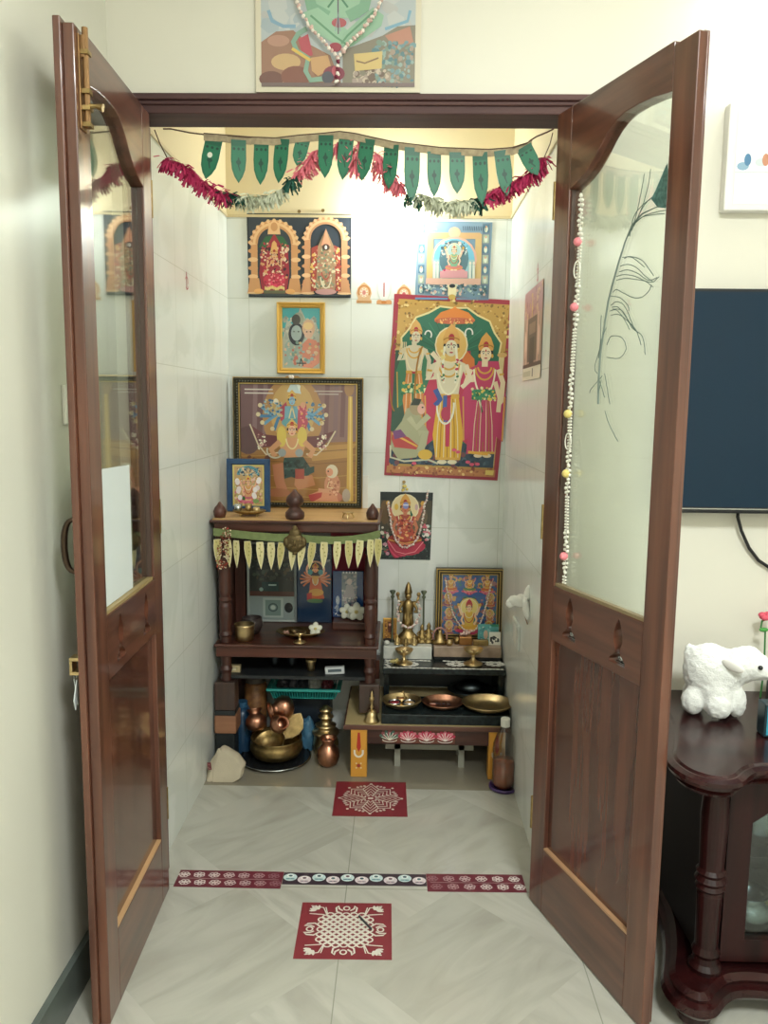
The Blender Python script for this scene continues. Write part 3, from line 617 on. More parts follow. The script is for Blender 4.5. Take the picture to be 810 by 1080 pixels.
# --- poster with garland, red lotus
p = Paint(KPX/11.57, 385, 520)
p.base([(62, 95), (712, 98), (690, 942), (60, 940)], '1f2a2c', .001, '303030'); p.poly([(70, 200), (700, 200), (700, 620), (70, 620)], '4c4638'); p.ell(390, 400, 260, 240, '6a5c48'); p.ell(120, 350, 60, 150, '6c5438')
p.dabs(90, 70, 650, 690, 930, ['203430', '2c4440', '405850'], 16); p.dabs(26, 75, 490, 170, 900, ['c890a0', 'e0d8c8', 'a84858', '607050'], 20); p.dabs(26, 600, 500, 690, 700, ['d86878', 'e8e0d8', '508070', 'c8a0a8'], 20)
for k in range(11):
    a = radians(185+k*17); p.ell(375+cos(a)*150, 790-abs(sin(a))*-10+20, 120, 46, ('b02848', 'd84868')[k % 2], rot=-math.degrees(a)*.6)
p.poly([(150, 700), (230, 690), (370, 780), (520, 700), (610, 710), (550, 860), (380, 890), (240, 860)], 'b8304c'); p.line([(160, 700), (260, 840), (380, 870), (500, 840), (600, 715)], 10, 'e89098')
sit(p, 372, 800, 690, 'c87858', '9a3428', 'a84a3c', 'd8a04c', 'e0cfa0', 6, 'c03858', False)
p.ell(378, 262, 36, 42, '8890c8'); p.rect(345, 250, 412, 262, 'e8e8f0'); p.poly([(270, 600), (300, 420), (420, 440), (490, 600), (450, 700), (300, 700)], 'b84838'); p.dabs(80, 260, 420, 500, 700, ['d88860', '7a2c24', 'e8b070', 'c8a0a0', '8a6848'], 14)
p.poly([(430, 300), (470, 380), (440, 400)], '206048'); p.ell(262, 280, 24, 40, 'd8b048'); p.ell(510, 280, 20, 40, 'c8a8a8')
o = sheet('wall_poster', 'dark small poster of a seated figure on a pink lotus, hanging below the large poster', 'poster', p, 395+385/11.57, 510+520/11.57, D-.003)
# flower garlands hung over pictures
FLOWER = mat('jasmine_white', 'f0e6dc', .7); FLOWP = mat('jasmine_pinkish', 'd8b8b0', .7)
def garland(name, label, pts, yy, r, group=None, z=.0, step=None, mats=(FLOWER, FLOWP), pos=None):
    P = [W(u, v, 1, yy) for u, v in pts] if pos is None else [Vector(a) for a in pos]
    L = [];
    for a, b in zip(P, P[1:]):
        n = max(1, int((b-a).length/(step or r*1.3)))
        for i in range(n): L.append(a+(b-a)*(i/n))
    L.append(P[-1]); base = P[0]
    t = thing(name, label, 'garland', base, group=group)
    obj('string', tb([x-base+Vector((0, .004, 0)) for x in P], .001, 5), FLOWER, t)
    for k, m in enumerate(mats):
        bm = nb()
        for i, x in enumerate(L):
            if i % len(mats) != k: continue
            for j in range(2): blob(bm, x-base+Vector((random.uniform(-.4, .4)*r, random.uniform(-.3, 0)*r, random.uniform(-.4, .4)*r)), (r*random.uniform(.6, 1), r*.7, r*random.uniform(.6, 1)), (random.random()*3, random.random()*3, 0), sub=1)
        obj('flower_buds', bm, m, t, smooth=True)['kind'] = 'stuff'
    return t
def c2p(cx, cy, x0, y0, s): return (x0+cx/s, y0+cy/s)
garland('flower_garland', 'white flower garland looped over the small dark poster', [c2p(a, b, 395, 510, 11.57) for a, b in ((650, 95), (635, 200), (605, 260), (600, 380), (570, 500), (540, 640), (470, 740), (390, 780), (320, 770), (270, 700), (235, 620), (205, 540), (195, 430), (175, 340), (165, 230))], D-.014, .0055)
# nails and hooks
for i, (u, v, lab) in enumerate(((316, 224, 'nail above the wide dark print'), (341, 223, 'nail above the right half of the wide dark print, beside another'), (478, 229, 'nail above the pale blue print'), (426, 508, 'hook with short chain above the small dark poster'))):
    a = W(u, v, 1, D); o = obj('wall_nail', tb([(0, 0, 0), (0, -.014, 0), (0, -.016, 0)], [.003, .003, .007], 8), BRASSD, None, a); tag(o, 'small metal '+lab, 'nail')
a = W(427, 514, 1, D-.008); o = obj('yellow_flower', nb(), mat('marigold', 'e0cc70', .7), None, a)
bm = nb(); [blob(bm, (random.uniform(-.010, .010), random.uniform(-.004, .004), random.uniform(-.012, .010)), .006, sub=1) for _ in range(9)]; bm.to_mesh(o.data); bm.free(); tag(o, 'pale yellow flower tucked at the top of the small dark poster', 'flower')
# white switch plate behind the wooden shrine
a, b_ = W(380, 501, 1, D), W(388, 545, 1, D)
tag(obj('trunking_cover', bx(a.x, b_.x, D-.012, D, b_.z-.03, a.z), WHITE, bevel=.002), 'narrow white plastic cover on the back wall beside the largest frame', 'wall fitting')
# red marks on the side walls
for u, v, ax, val, yaw, lab in ((197, 297, 0, XL+.0006, -pi/2, 'small red mark painted on the left alcove wall'), (567, 288, 0, XR-.0006, pi/2, 'small dark red mark on the right alcove wall above the hanging calendar')):
    p = Paint(.0012, 0, 0); s_ = 9 if ax == 0 else 6
    p.base([(-4, -22), (0, -26), (3, -20), (2, 20), (-3, 22)], 'a04a58', .0004); p.arc(0, 0, 14, 12, 200, 380, 4, 'a85060'); p.arc(2, 10, 12, 9, 0, 150, 4, 'a85060')
    tag(p.done('wall_mark', PRINT, None, W(u, v, ax, val), (0, 0, -yaw if False else yaw*-1)), lab, 'mark')
# --- calendar on the right side wall
q = [W(555, 310, 0, XR), W(574, 295, 0, XR), W(571, 397, 0, XR), W(552, 403, 0, XR)]
y0, y1 = (q[1].y+q[2].y)/2, (q[0].y+q[3].y)/2; z1, z0 = (q[0].z+q[1].z)/2, (q[2].z+q[3].z)/2; wd = y1-y0; ht = z1-z0
p = Paint(ht/100, 0, 0); h = 50; ww = wd/ht*50
p.base([(-ww, -h), (ww, -h), (ww, h), (-ww, h)], 'b89484', .001); p.rect(-ww, 36, ww, h, 'e6dcc8'); p.rect(-ww+4, 40, -4, 46, 'c8c0a8'); p.rect(6, 38, 12, 47, '6a5a50')
p.rect(-ww, -h, ww, -20, 'b8888c'); p.dabs(50, -ww+4, -46, ww-4, -20, ['c8a070', 'a06a6a', 'd8b890'], 3); p.rect(-6, -44, -2, -18, 'd8b868')
p.rect(-ww*.5, -18, ww*.5, 30, '6c5650'); p.rect(-ww*.35, -12, ww*.35, 0, '9a7c6c'); p.rect(-ww*.25, 4, ww*.25, 32, '4c3c3c')
for s in (-1, 1): p.rect(s*ww*.62-4, -20, s*ww*.62+4, 34, 'd8b0a0'); p.ell(s*ww*.75, 10, 5, 16, 'e8c0b0')
p.rect(-ww, 32, ww, 36, '5a4040')
cal = p.done('hanging_calendar', PRINT, None, (XR-.003, (y0+y1)/2, (z0+z1)/2), (0, 0, -pi/2)); tag(cal, 'brown printed calendar hanging on the right alcove wall', 'calendar')
# ================================================================ green figure picture above the lintel
random.seed(3)
yy = -.012; A, Bq = W(270, 97, 1, yy), W(443, 98, 1, yy); kk = (Bq.x-A.x)/((443-270)*3.857); x0c = (270-250)*3.857; x1c = (443-250)*3.857; yb = 380
p = Paint(kk, (x0c+x1c)/2, yb)
top = -330
p.base([(x0c, top), (x1c, top), (x1c, yb), (x0c, yb)], 'd8d0bc', .010, 'c8c0a8')
L, R_ = 100, 722; p.rect(L, top+25, R_, 360, 'b4bcc0')
p.dabs(40, L+10, -100, R_-10, 150, ['c0c4c4', 'a8b4bc', 'b8b8b8'], 30)
p.line([(130, 70), (145, 110), (190, 130), (240, 130)], 14, '88a8c0'); p.line([(700, 70), (690, 110), (600, 140)], 12, '80a8c0')
p.poly([(L, 190), (160, 150), (230, 145), (300, 200), (380, 240), (430, 360), (L, 360)], 'a07c6c'); p.ell(200, 265, 60, 32, 'c8a880'); p.ell(140, 330, 50, 30, '7c5c58'); p.ell(170, 185, 45, 22, 'b89080'); p.ell(240, 320, 60, 40, '8a6058')
p.poly([(430, 220), (590, 165), (650, 130), (R_, 125), (R_, 360), (430, 360)], '8a8478'); p.poly([(600, 165), (700, 130), (715, 190), (640, 215)], 'b88878'); p.dabs(140, 560, 190, R_-8, 355, ['7c9aa0', '98aca8', '64848c', 'a8988c', '84988c'], 10)
p.dabs(60, 470, 290, 620, 350, ['c8b8a8', '786860', 'a89890'], 10)
# seated green figure
G1, G2 = '9cc0a8', '84ac94'
p.poly([(320, 100), (300, -90), (340, -140), (480, -140), (520, -90), (500, 100)], G1); p.rect(385, -190, 435, -130, G1); p.ell(410, -210, 52, 62, G1); p.ell(410, -262, 46, 40, 'c8a868'); p.ell(410, -210, 40, 50, '98c0a4')
for s in (-1, 1):
    p.line([(410+s*80, -110), (410+s*125, -20), (410+s*105, 60), (410+s*40, 95)], 46, G2); p.line([(410+s*20, -40), (410+s*8, 20), (410+s*40, 60)], 8, '5c8870'); p.ell(410+s*18, -215, 7, 4, 'black')
p.poly([(270, 80), (330, 60), (470, 160), (460, 210), (410, 205), (300, 145)], G1); p.poly([(550, 60), (595, 90), (585, 130), (470, 205), (420, 200), (430, 160)], '98bca4'); p.line([(300, 90), (400, 170), (455, 205)], 8, '6c987c'); p.line([(560, 70), (450, 165), (425, 195)], 8, '6c987c')
p.ell(415, 118, 30, 18, 'b06068'); p.line([(410, 0), (412, 160)], 5, '6a5c70'); p.line([(400, 150), (412, 80), (420, 150)], 5, '98a8b0')
p.ell(400, 210, 26, 18, 'a85060'); p.poly([(250, 180), (290, 160), (310, 240), (270, 250)], 'b85c68'); p.line([(285, 140), (250, 160), (230, 190), (245, 225), (290, 250), (280, 300), (300, 335), (350, 330)], 20, '88a898'); p.line([(225, 215), (300, 260)], 12, 'd8b868')
p.poly([(300, 250), (370, 240), (385, 290), (330, 320), (305, 300)], 'c8a078'); p.poly([(475, 235), (590, 225), (588, 290), (480, 300)], 'd0b880'); p.line([(485, 262), (520, 270), (575, 250)], 6, '88705c')
p.ell(395, 310, 44, 30, '8c4c5c'); p.ell(370, 325, 24, 24, '5c5c68'); p.ell(400, 300, 14, 20, 'c86878'); p.rect(L, 345, R_, 360, '7c6c6c')
pic = p.done('wall_picture', PRG, None, ((A.x+Bq.x)/2, yy, HZ+.006)); tag(pic, 'large picture of a seated green figure on rocks, hanging above the doorway', 'picture')
pic.location.z = max(A.z, HZ+.005)
G = [c2p(a, b, 250, 0, 3.857) for a, b in ((235, -20), (262, 50), (290, 100), (340, 160), (385, 205), (410, 235), (440, 195), (500, 135), (550, 70), (590, 0))]
garland('flower_garland', 'white flower garland draped on the green figure picture above the doorway', G, yy-.016, .0062)
garland('flower_garland', 'short tail of white and red flowers hanging from the picture garland', [c2p(a, b, 250, 0, 3.857) for a, b in ((410, 235), (412, 265), (408, 300), (405, 330))], yy-.016, .006, mats=(FLOWER, mat('dark_rose', '7a2c44', .7)))
# ================================================================ white picture on the right, switch board on the left
a, b_ = W(770, 108, 1, -.03), W(772, 222, 1, -.03)
t = thing('canvas_picture', 'white canvas picture with a small blue motif hanging above the television', 'picture', (a.x+.17, -.0, (a.z+b_.z)/2)); hh = (a.z-b_.z)/2
obj('canvas', bx(-.17, .17, -.032, 0, -hh, hh), mat('white_canvas', 'eceae6', .6), t, bevel=.003)
p = Paint(.0024, 0, 0)
p.base([(-62, -46), (62, -46), (62, 46), (-62, 46)], 'e8ecec', .0006)
for k in range(7): p.ell(-57+k*18+random.uniform(-3, 3), 10+random.uniform(-5, 5), 6, 4, ('88a8c0', 'c8d0d4')[k % 2]); p.ell(-50+k*18, 3, 3.5, 6, ('4a7aa0', 'c0876a')[k % 2])
p.line([(-62, 15), (62, 15)], 1, 'c8ccd0'); p.done('print', PRINT, t, (0, -.0328, 0))
a, b_ = W(64, 405, 0, -.60), W(64, 448, 0, -.60)
t = thing('switch_board', 'white electrical switch plate on the left wall behind the left door leaf', 'switch', (-.60, a.y, (a.z+b_.z)/2)); hh = (a.z-b_.z)/2
obj('plate', bx(0, .010, 0, .15, -hh, hh), WHITE, t, bevel=.003)
for k in range(3): obj('rocker_switch', bx(.010, .014, .02+k*.04, .048+k*.04, -.025, .025), WHITE, t, bevel=.001)
# ================================================================ hanging leaf toran in the doorway
random.seed(9)
TY = .045
TW = lambda u, v, y=TY: W(u, v, 1, y)
t = thing('door_toran', 'green cloth leaf toran with a pink and white fringe strung across the doorway', 'toran', TW(375, 140)); base = t.location.copy()
GREENC = mat('green_cloth', '1f7a58', .75, sheen=.2, var=.25, vscale=25)
top = [(215, 141), (240, 143), (265, 145), (290, 146), (315, 143), (340, 141), (358, 139), (374, 141), (392, 145), (415, 150), (440, 153), (465, 156), (490, 157), (515, 158), (540, 156), (556, 151), (561, 148)]
bm = nb(); P3 = [TW(*q)-base for q in top]
for a, b_ in zip(P3, P3[1:]):
    v = [bm.verts.new(x) for x in (a, b_, b_-Vector((0, 0, .017)), a-Vector((0, 0, .017)))]; bm.faces.new(v)
o = obj('header_band', bm, mat('jute_band', 'b0a082', .85, var=.3, vscale=80), t); sm = o.modifiers.new('s', 'SOLIDIFY'); sm.thickness = .003
STR = mat('brown_string', '5c4438', .8)
bm = nb(); tube(bm, [TW(*q, .02)-base for q in ((163, 137), (168, 150), (176, 166))], .0015, 5); tube(bm, [TW(*q)-base for q in ((172, 136), (180, 136), (200, 140), (216, 142))], .002, 5); tube(bm, [TW(*q)-base for q in ((558, 149), (566, 144), (578, 139), (584, 136))], .002, 5)
tube(bm, [TW(*q)+Vector((0, -.002, 0))-base for q in top], .0018, 5); tube(bm, [TW(*q, .02)-base for q in ((583, 140), (580, 152), (574, 166))], .0012, 5); obj('hanging_string', bm, STR, t)
pend = [(226, 147, 217, 189, 20), (252, 148, 252, 194, 17), (276, 148, 275, 196, 17), (298, 147, 293, 193, 17), (320, 147, 313, 175, 16), (344, 143, 343, 189, 17), (366, 141, 361, 190, 17), (388, 147, 381, 191, 17), (413, 153, 410, 200, 17), (435, 156, 434, 214, 18), (458, 160, 458, 208, 16), (482, 161, 482, 205, 18), (506, 161, 508, 217, 17), (529, 159, 535, 207, 18), (552, 155, 567, 186, 18)]
for i, (u0, v0, u1, v1, wd) in enumerate(pend):
    a = TW(u0, v0); b_ = TW(u1, v1); ln = (a-b_).length; kk = ln/100; hw = wd*.0022/2/kk
    p = Paint(kk, 0, 0)
    out = [(-hw, 0), (hw, 0), (hw*1.0, 20), (hw*1.02, 45), (hw*.9, 68), (hw*.55, 85), (0, 100), (-hw*.55, 85), (-hw*.9, 68), (-hw*1.02, 45), (-hw, 20)]
    p.base(out, '1a6549', .0015, '1a6549'); p.rect(-hw, 0, hw, 14, '175a44')
    for s in (-.62, 0, .62): p.ell(s*hw, 20, hw*.2, 4, '0f3c30', n=8)
    p.poly([(x*.86, 16+(y-16)*.9 if y > 16 else 16) for x, y in out], '1f7152'); p.ell(0, 52, hw*.34, 5, '0f4436'); p.ell(0, 52, hw*.14, 12, '0f4436'); p.line([(0, 60), (hw*.2, 72)], hw*.15, '0f4436')
    for s in (-.6, 0, .6): p.ell(s*hw, 21, hw*.18, 3.5, '0f3c30', n=8)
    if i == 0: p.ell(-hw*.1, 40, hw*.3, 7, 'e8e8d8')
    ang = math.atan2(b_.x-a.x, a.z-b_.z)
    o = p.done('leaf_pendant', PRINT, t, a-base+Vector((0, -.002-.002*(i % 2), 0)), (radians(random.uniform(-3, 3)), -ang, radians(random.uniform(-12, 12))))
def fringe(pts, m, dens=1.0, ln=.036, nm='tassel_fringe'):
    bm = nb(); P = [TW(*q, TY+.012) for q in pts]
    tot = sum((b-a).length for a, b in zip(P, P[1:])); n = int(tot/.0006*dens)
    for i in range(n):
        s = random.random()*tot
        for a, b in zip(P, P[1:]):
            d = (b-a).length
            if s <= d: break
            s -= d
        c = a+(b-a)*(s/d)-base; an = random.uniform(0, 2*pi); L_ = ln*random.uniform(.55, 1.05)
        dr = Vector((cos(an)*.75, sin(an)*.55, -.35-random.random()*.9+(.5 if random.random() < .35 else 0))).normalized()*L_
        sd = Vector((random.uniform(-1, 1), random.uniform(-1, 1), random.uniform(-.4, .4))).normalized()*.0026; mid = c+dr*.55+Vector((0, 0, .002)); e = c+dr+Vector((0, 0, -.006))
        v = [bm.verts.new(x) for x in (c-sd, c+sd, mid+sd, e+sd, e-sd, mid-sd)]
        bm.faces.new((v[0], v[1], v[2], v[5])); bm.faces.new((v[5], v[2], v[3], v[4]))
    o = obj(nm, bm, m, t, norm=False); return o
CR = mat('crimson_tinsel', 'b82c5c', .6); DG = mat('dark_green_tinsel', '1c5244', .6); WT_ = mat('cream_tinsel', 'd4d8c0', .6); PKT = mat('pink_tinsel', 'e87e8c', .6); RS = mat('red_tinsel', 'a82c50', .6)
for pts, m, lab, kk in (([(174, 167), (190, 172), (204, 185), (222, 197), (238, 206)], CR, 'crimson fringe', 1.3), ([(240, 204), (252, 206)], DG, 'dark green fringe', 1.2), ([(255, 207), (272, 208), (288, 205), (298, 199)], WT_, 'cream fringe', 1.2),
                        ([(304, 192), (312, 186)], DG, 'dark green fringe', 1.2), ([(316, 180), (326, 170), (335, 158)], PKT, 'pink fringe', 1.2), ([(356, 150), (354, 165)], PKT, 'pink strand', .7), ([(379, 148), (376, 165), (374, 178)], PKT, 'pink strand', .7),
                        ([(396, 160), (402, 176), (414, 190), (425, 196)], PKT, 'pink fringe', 1.1), ([(430, 205), (440, 208)], DG, 'dark green fringe', 1.0), ([(442, 204), (460, 212), (480, 214), (498, 211)], WT_, 'cream fringe', 1.2), ([(500, 210), (508, 211)], DG, 'dark green fringe', 1.3),
                        ([(512, 206), (528, 200), (545, 190), (560, 182), (568, 174), (573, 166)], CR, 'crimson fringe', 1.3)):
    o = fringe(pts, m, kk); o['label'] = lab
# ================================================================ carved wooden shrine
MF = .77; MB_ = D-.006                      # shrine front and back
MX0, MX1 = -.552, .062
TOP = W(300, 548, 1, MF).z; SH = .472; LOWB = .345
mand = thing('wooden_shrine', 'dark carved wooden shrine with turned posts standing at the left of the alcove', 'shrine', (0, 0, 0))
bm = nb(); box(bm, MX0+.012, MX1-.008, MF+.01, MB_, TOP-.048, TOP-.012); obj('top_rail', bm, MANX, mand, bevel=.004)
bm = nb(); box(bm, MX0, MX1, MF-.012, MB_, TOP-.014, TOP-.004); obj('cornice', bm, MANX, mand, bevel=.004)
obj('top_board', bx(MX0+.01, MX1-.01, MF-.004, MB_-.001, TOP-.004, TOP), TAN, mand)
def post(x, y, nm='post'):
    bm = nb()
    a, b_ = SH, TOP-.048; h = b_-a
    lathe(bm, [(0, a), (.020, a), (.020, a+.05*h), (.024, a+.07*h), (.019, a+.10*h), (.021, a+.18*h), (.0245, a+.26*h), (.023, a+.33*h), (.018, a+.36*h), (.025, a+.385*h), (.018, a+.41*h), (.022, a+.45*h), (.0235, a+.60*h), (.021, a+.75*h), (.017, a+.80*h), (.024, a+.82*h), (.018, a+.85*h), (.020, a+.9*h), (0, a+.9*h)], 20, x, y, 0)
    box(bm, x-.026, x+.026, y-.026, y+.026, a+.88*h, b_)
    return obj(nm, bm, MANZ, mand, bevel=.001)
PXL, PXR, PY = -.508, .028, MF+.035
for x, y in ((PXL, PY), (PXR, PY)): post(x, y)
for x in (PXL, PXR): obj('rear_post', bx(x-.02, x+.02, MB_-.05, MB_-.01, SH, TOP-.048), MANZ, mand)
obj('shelf_board', bx(MX0+.006, MX1-.002, MF, MB_-.001, SH-.012, SH), MANX, mand, bevel=.004)
obj('shelf_rail', bx(MX0+.012, MX1-.008, MF+.008, MF+.03, SH-.05, SH-.012), MANX, mand, bevel=.003)
obj('lower_board', bx(MX0+.02, MX1-.02, MF+.03, MB_-.001, LOWB-.012, LOWB), mat('black_board', '25282a', .5), mand)
obj('back_panel', bx(MX0+.02, MX1-.02, MB_-.008, MB_-.002, LOWB, TOP-.048), wood('shrine_back', '3c2420', '2a1a18', 'z'), mand)
obj('side_panel', bx(MX0+.012, MX0+.02, MF+.07, MB_-.01, SH, TOP-.048), MANZ, mand); obj('side_panel', bx(MX1-.03, MX1-.022, MF+.14, MB_-.01, SH, TOP-.048), MANZ, mand)
for x in (PXL, PXR):
    z0 = .218
    obj('lower_post', lat([(0, LOWB-.02), (.02, LOWB-.02), (.018, LOWB+.01), (.024, LOWB+.025), (.018, LOWB+.04), (.021, SH-.055), (.021, SH-.045), (0, SH-.045)], 18, Matrix.Translation((x, PY, 0))), MANZ, mand)
    obj('foot_block', bx(x-.038, x+.038, PY-.036, PY+.036, z0, LOWB-.018), wood('foot_wood', '453029', '2e201c', 'z'), mand, bevel=.003)
    obj('rear_foot', bx(x-.03, x+.03, MB_-.09, MB_-.02, z0, LOWB-.012), MANZ, mand)
for x, y, s, nm in ((PXL-.015, MF+.035, .85, 'finial'), (PXR+.005, MF+.035, .85, 'finial'), (W(311, 545, 1, MF+.02).x, MF+.02, 1.15, 'centre_finial')):
    pr = [(0, 0), (.024, 0), (.028, .008), (.027, .020), (.018, .030), (.013, .036), (.022, .042), (.026, .054), (.022, .066), (.010, .078), (.004, .086), (0, .088)] if s > 1 else [(0, 0), (.020, 0), (.024, .012), (.025, .026), (.020, .040), (.010, .052), (.004, .062), (0, .064)]
    obj(nm, lat([(r*s*1.1, z*s*1.08) for r, z in pr], 18, Matrix.Translation((x, y, TOP-.0005))), MANZ, mand, smooth=True)
# stacked supports under the left side
z = .218
t = tag(obj('wood_block', bx(-.560+.014, -.466, PY-.045, PY+.05, .132, .200), wood('pale_block', '9a6c50', '7c543c', 'x', .6, 0), bevel=.004), 'pale brown wooden block under the left foot of the wooden shrine', 'block')
tag(obj('packing_slab', bx(-.546, -.47, PY-.04, PY+.05, .200, .218), mat('black_slab', '202426', .6), bevel=.002), 'thin black packing slab between the shrine foot and the pale wooden block', 'block')
tag(obj('stone_stand', bx(-.545, -.475, PY-.035, PY+.05, 0, .132), mat('black_stand', '22282a', .5, var=.4, vscale=20), bevel=.004), 'dark upright stand on the floor below the pale wooden block', 'stand')
for x in (-.508,):
    tag(obj('brick', bx(x-.03, x+.03, MB_-.09, MB_-.02, 0, .218), mat('dark_brick', '4c3a34', .8), bevel=.003), 'dark brick under the rear left foot of the shrine', 'block')
# ---- leaf toran on the shrine
random.seed(21)
SF = MF-.018
t = thing('shrine_toran', 'yellow-green leaf toran with an olive band stretched along the top of the wooden shrine', 'toran', W(311, 562, 1, SF)); base = t.location.copy()
bp_ = [(225, 561), (245, 563), (265, 565), (290, 567), (311, 567), (330, 569), (352, 570), (372, 569), (390, 566), (401, 563)]
bm = nb()
for a, b_ in zip(bp_, bp_[1:]):
    A_, B2 = W(*a, 1, SF)-base, W(*b_, 1, SF)-base; bm.faces.new([bm.verts.new(x) for x in (A_+Vector((0, 0, .014)), B2+Vector((0, 0, .014)), B2-Vector((0, 0, .014)), A_-Vector((0, 0, .014)))])
o = obj('olive_band', bm, mat('olive_cloth', '7c8a58', .8, var=.2, vscale=60), t); sm = o.modifiers.new('s', 'SOLIDIFY'); sm.thickness = .002
xs = [229, 240, 249, 261, 274, 286, 297, 309, 319, 330, 342, 356, 368, 380, 391, 399]
for i, x in enumerate(xs):
    yv = 567+4*sin((x-225)/175*pi)+1.5; a = W(x, yv, 1, SF-.004); kk = .0037*.28 if False else .00102
    p = Paint(kk, 0, 0); c = 'dcd29c' if i % 3 else 'c8bc7c'
    out = [(-11, 0), (11, 0), (13, 25), (11, 50), (6, 75), (0, 98), (-6, 75), (-11, 50), (-13, 25)]
    p.base(out, c, .0015, 'b0aa68'); p.line([(0, 5), (0, 80)], 1.6, 'b8b070')
    for kx in range(4): p.ell(random.uniform(-5, 5), 10+kx*13, 2.2, 3.4, '98904c', n=7)
    p.line(out, 1.6, 'ece4bc', True)
    p.done('leaf_pendant', PRINT, t, a-base+Vector((0, -.0015*(i % 2), 0)), (0, radians(random.uniform(-4, 8)), radians(random.uniform(-25, 25))))
a = W(311, 572, 1, SF-.012); bm = nb()
blob(bm, (0, 0, 0), (.034, .012, .040)); blob(bm, (0, 0, .028), (.022, .010, .024)); blob(bm, (0, 0, .048), (.010, .008, .014))
for s in (-1, 1): blob(bm, (s*.030, 0, .0), (.012, .008, .02)); blob(bm, (s*.012, -.011, .008), (.006, .004, .004)); blob(bm, (s*.018, -.008, -.012), (.010, .006, .010))
blob(bm, (0, -.012, -.002), (.005, .006, .010)); blob(bm, (0, -.012, -.018), (.010, .004, .004)); box(bm, -.008, .008, -.004, .004, -.045, -.034)
t2 = obj('face_mask', bm, mat('dark_mask_brass', '6c5c3c', .5, .7), None, a, smooth=True); tag(t2, 'old brass face mask hanging at the centre of the shrine toran', 'ornament')
# bead garland on left post
P = [W(u, v, 1, SF-.012) for u, v in ((239, 556), (241, 566), (240, 580), (238, 594), (233, 600), (231, 590), (234, 575), (237, 562))]
t = thing('bead_garland', 'short garland of small brown and white beads hung on the left post of the shrine', 'garland', P[0])
for k, m in enumerate((mat('brown_beads', '6c3a24', .5), mat('ivory_beads', 'e0d0b0', .5), mat('red_beads', '9a3424', .5))):
    bm = nb()
    for _ in range(70):
        i = random.randrange(len(P)-1); f = random.random(); c = P[i]+(P[i+1]-P[i])*f+Vector((random.uniform(-.012, .012), random.uniform(-.006, 0), random.uniform(-.006, .006)))-P[0]
        blob(bm, c, random.uniform(.002, .0036), sub=1)
    obj('small_beads', bm, m, t, smooth=True)['kind'] = 'stuff'
# ================================================================ on top of the shrine
BIGF = mat('dark_frame', '2c2a22', .35, .2, c2='4a4634', vscale=60); GOLDT = mat('gold_trim', 'b89a5a', .35, .6)
def pic_stand(name, label, u0, v0, u1, v1, yy, prof, fm, lean=.0, z0=None):
    a, b_ = W(u0, v0, 1, yy), W(u1, v1, 1, yy); w_, h_ = b_.x-a.x, a.z-b_.z
    zb = z0 if z0 is not None else b_.z
    t = thing(name, label, 'picture', ((a.x+b_.x)/2, yy, zb), (-lean, 0, 0))
    f = ring('frame', w_, h_, prof, fm, t); f.location = (0, 0, h_/2)
    return t, w_, h_, a
s_ = 4.765
t, w_, h_, a = pic_stand('framed_picture', 'largest framed picture, a many-armed blue figure above a muscular one, standing on the shrine', 246, 398, 382, 546, D-.035, [(0, .020), (0, -.006), (.003, -.012), (.008, -.013), (.012, -.006), (.018, -.006), (.022, -.010), (.024, -.008), (.026, .002), (.026, .020)], BIGF, 0, TOP)
h_ = a.z-TOP; 
bpy.data.objects.remove([c for c in t.children][0])
f = ring('frame', w_, h_, [(0, .020), (0, -.006), (.003, -.012), (.008, -.013), (.012, -.006), (.018, -.006), (.022, -.010), (.026, -.008), (.028, .002), (.028, .020)], BIGF, t); f.location = (0, 0, h_/2)
bm = nb(); nn = 44
for i in range(nn):
    for z in (.015, h_-.015): blob(bm, (-w_/2+.015+(w_-.03)*i/(nn-1), -.007, z), (.0036, .003, .0036), sub=1)
    for x in (-w_/2+.015, w_/2-.015): blob(bm, (x, -.007, .015+(h_-.03)*i/(nn-1)), (.0036, .003, .0036), sub=1)
obj('frame_beading', bm, mat('silver_beading', '8c8c80', .35, .7), t, smooth=True)
bm = nb(); g = ring('gold_border', w_-.044, h_-.044, [(0, -.004), (0, -.013), (.004, -.013), (.004, -.004)], GOLDT, t); g.location = (0, 0, h_/2)
g = ring('gold_edge', w_+.002, h_+.002, [(0, .0), (0, -.010), (.003, -.014), (.003, 0)], GOLDT, t); g.location = (0, 0, h_/2)
# painting
random.seed(31)
cu, cv = (110+690)/2, (120+745)/2; k = (w_-.05)/(690-112)
p = Paint(k, cu, cv); hh = (h_-.05)/2/k; y0, y1 = cv-hh, cv+hh
p.base([(105, y0), (696, y0), (696, y1), (105, y1)], '7c5a58'); p.poly([(105, y0), (280, y0), (300, 300), (240, 460), (105, 480)], '6c4c50'); p.poly([(400, y0), (696, y0), (696, 440), (520, 420)], '8c6c68')
for x in (190, 240, 545, 590, 625): p.line([(x, y0), (x-8, 400)], 22, ('86686a', '785456')[x % 2])
p.ell(372, 300, 150, 200, 'b48858'); p.ell(372, 280, 110, 150, 'c8a468'); p.poly([(105, 470), (300, 440), (470, 430), (696, 420), (696, y1), (105, y1)], '9c7040'); p.poly([(450, 450), (690, 430), (650, 500), (470, 520)], 'b88c50')
for yv in (470, 500, 530, 600, 660, 700): p.line([(110, yv), (300, yv-6), (500, yv+4), (690, yv-14)], 5, ('866038', 'b48a50')[yv % 20 == 0])
p.poly([(648, 200), (668, 200), (674, 720), (640, 720)], 'd0a850'); p.rect(655, 200, 662, 720, 'e4c878'); p.ell(652, 160, 24, 40, 'a87c54')
p.ell(150, 420, 60, 70, '5c3c40'); p.dabs(60, 110, 480, 250, 720, ['8a6040', '6c4838', 'a07848'], 12)
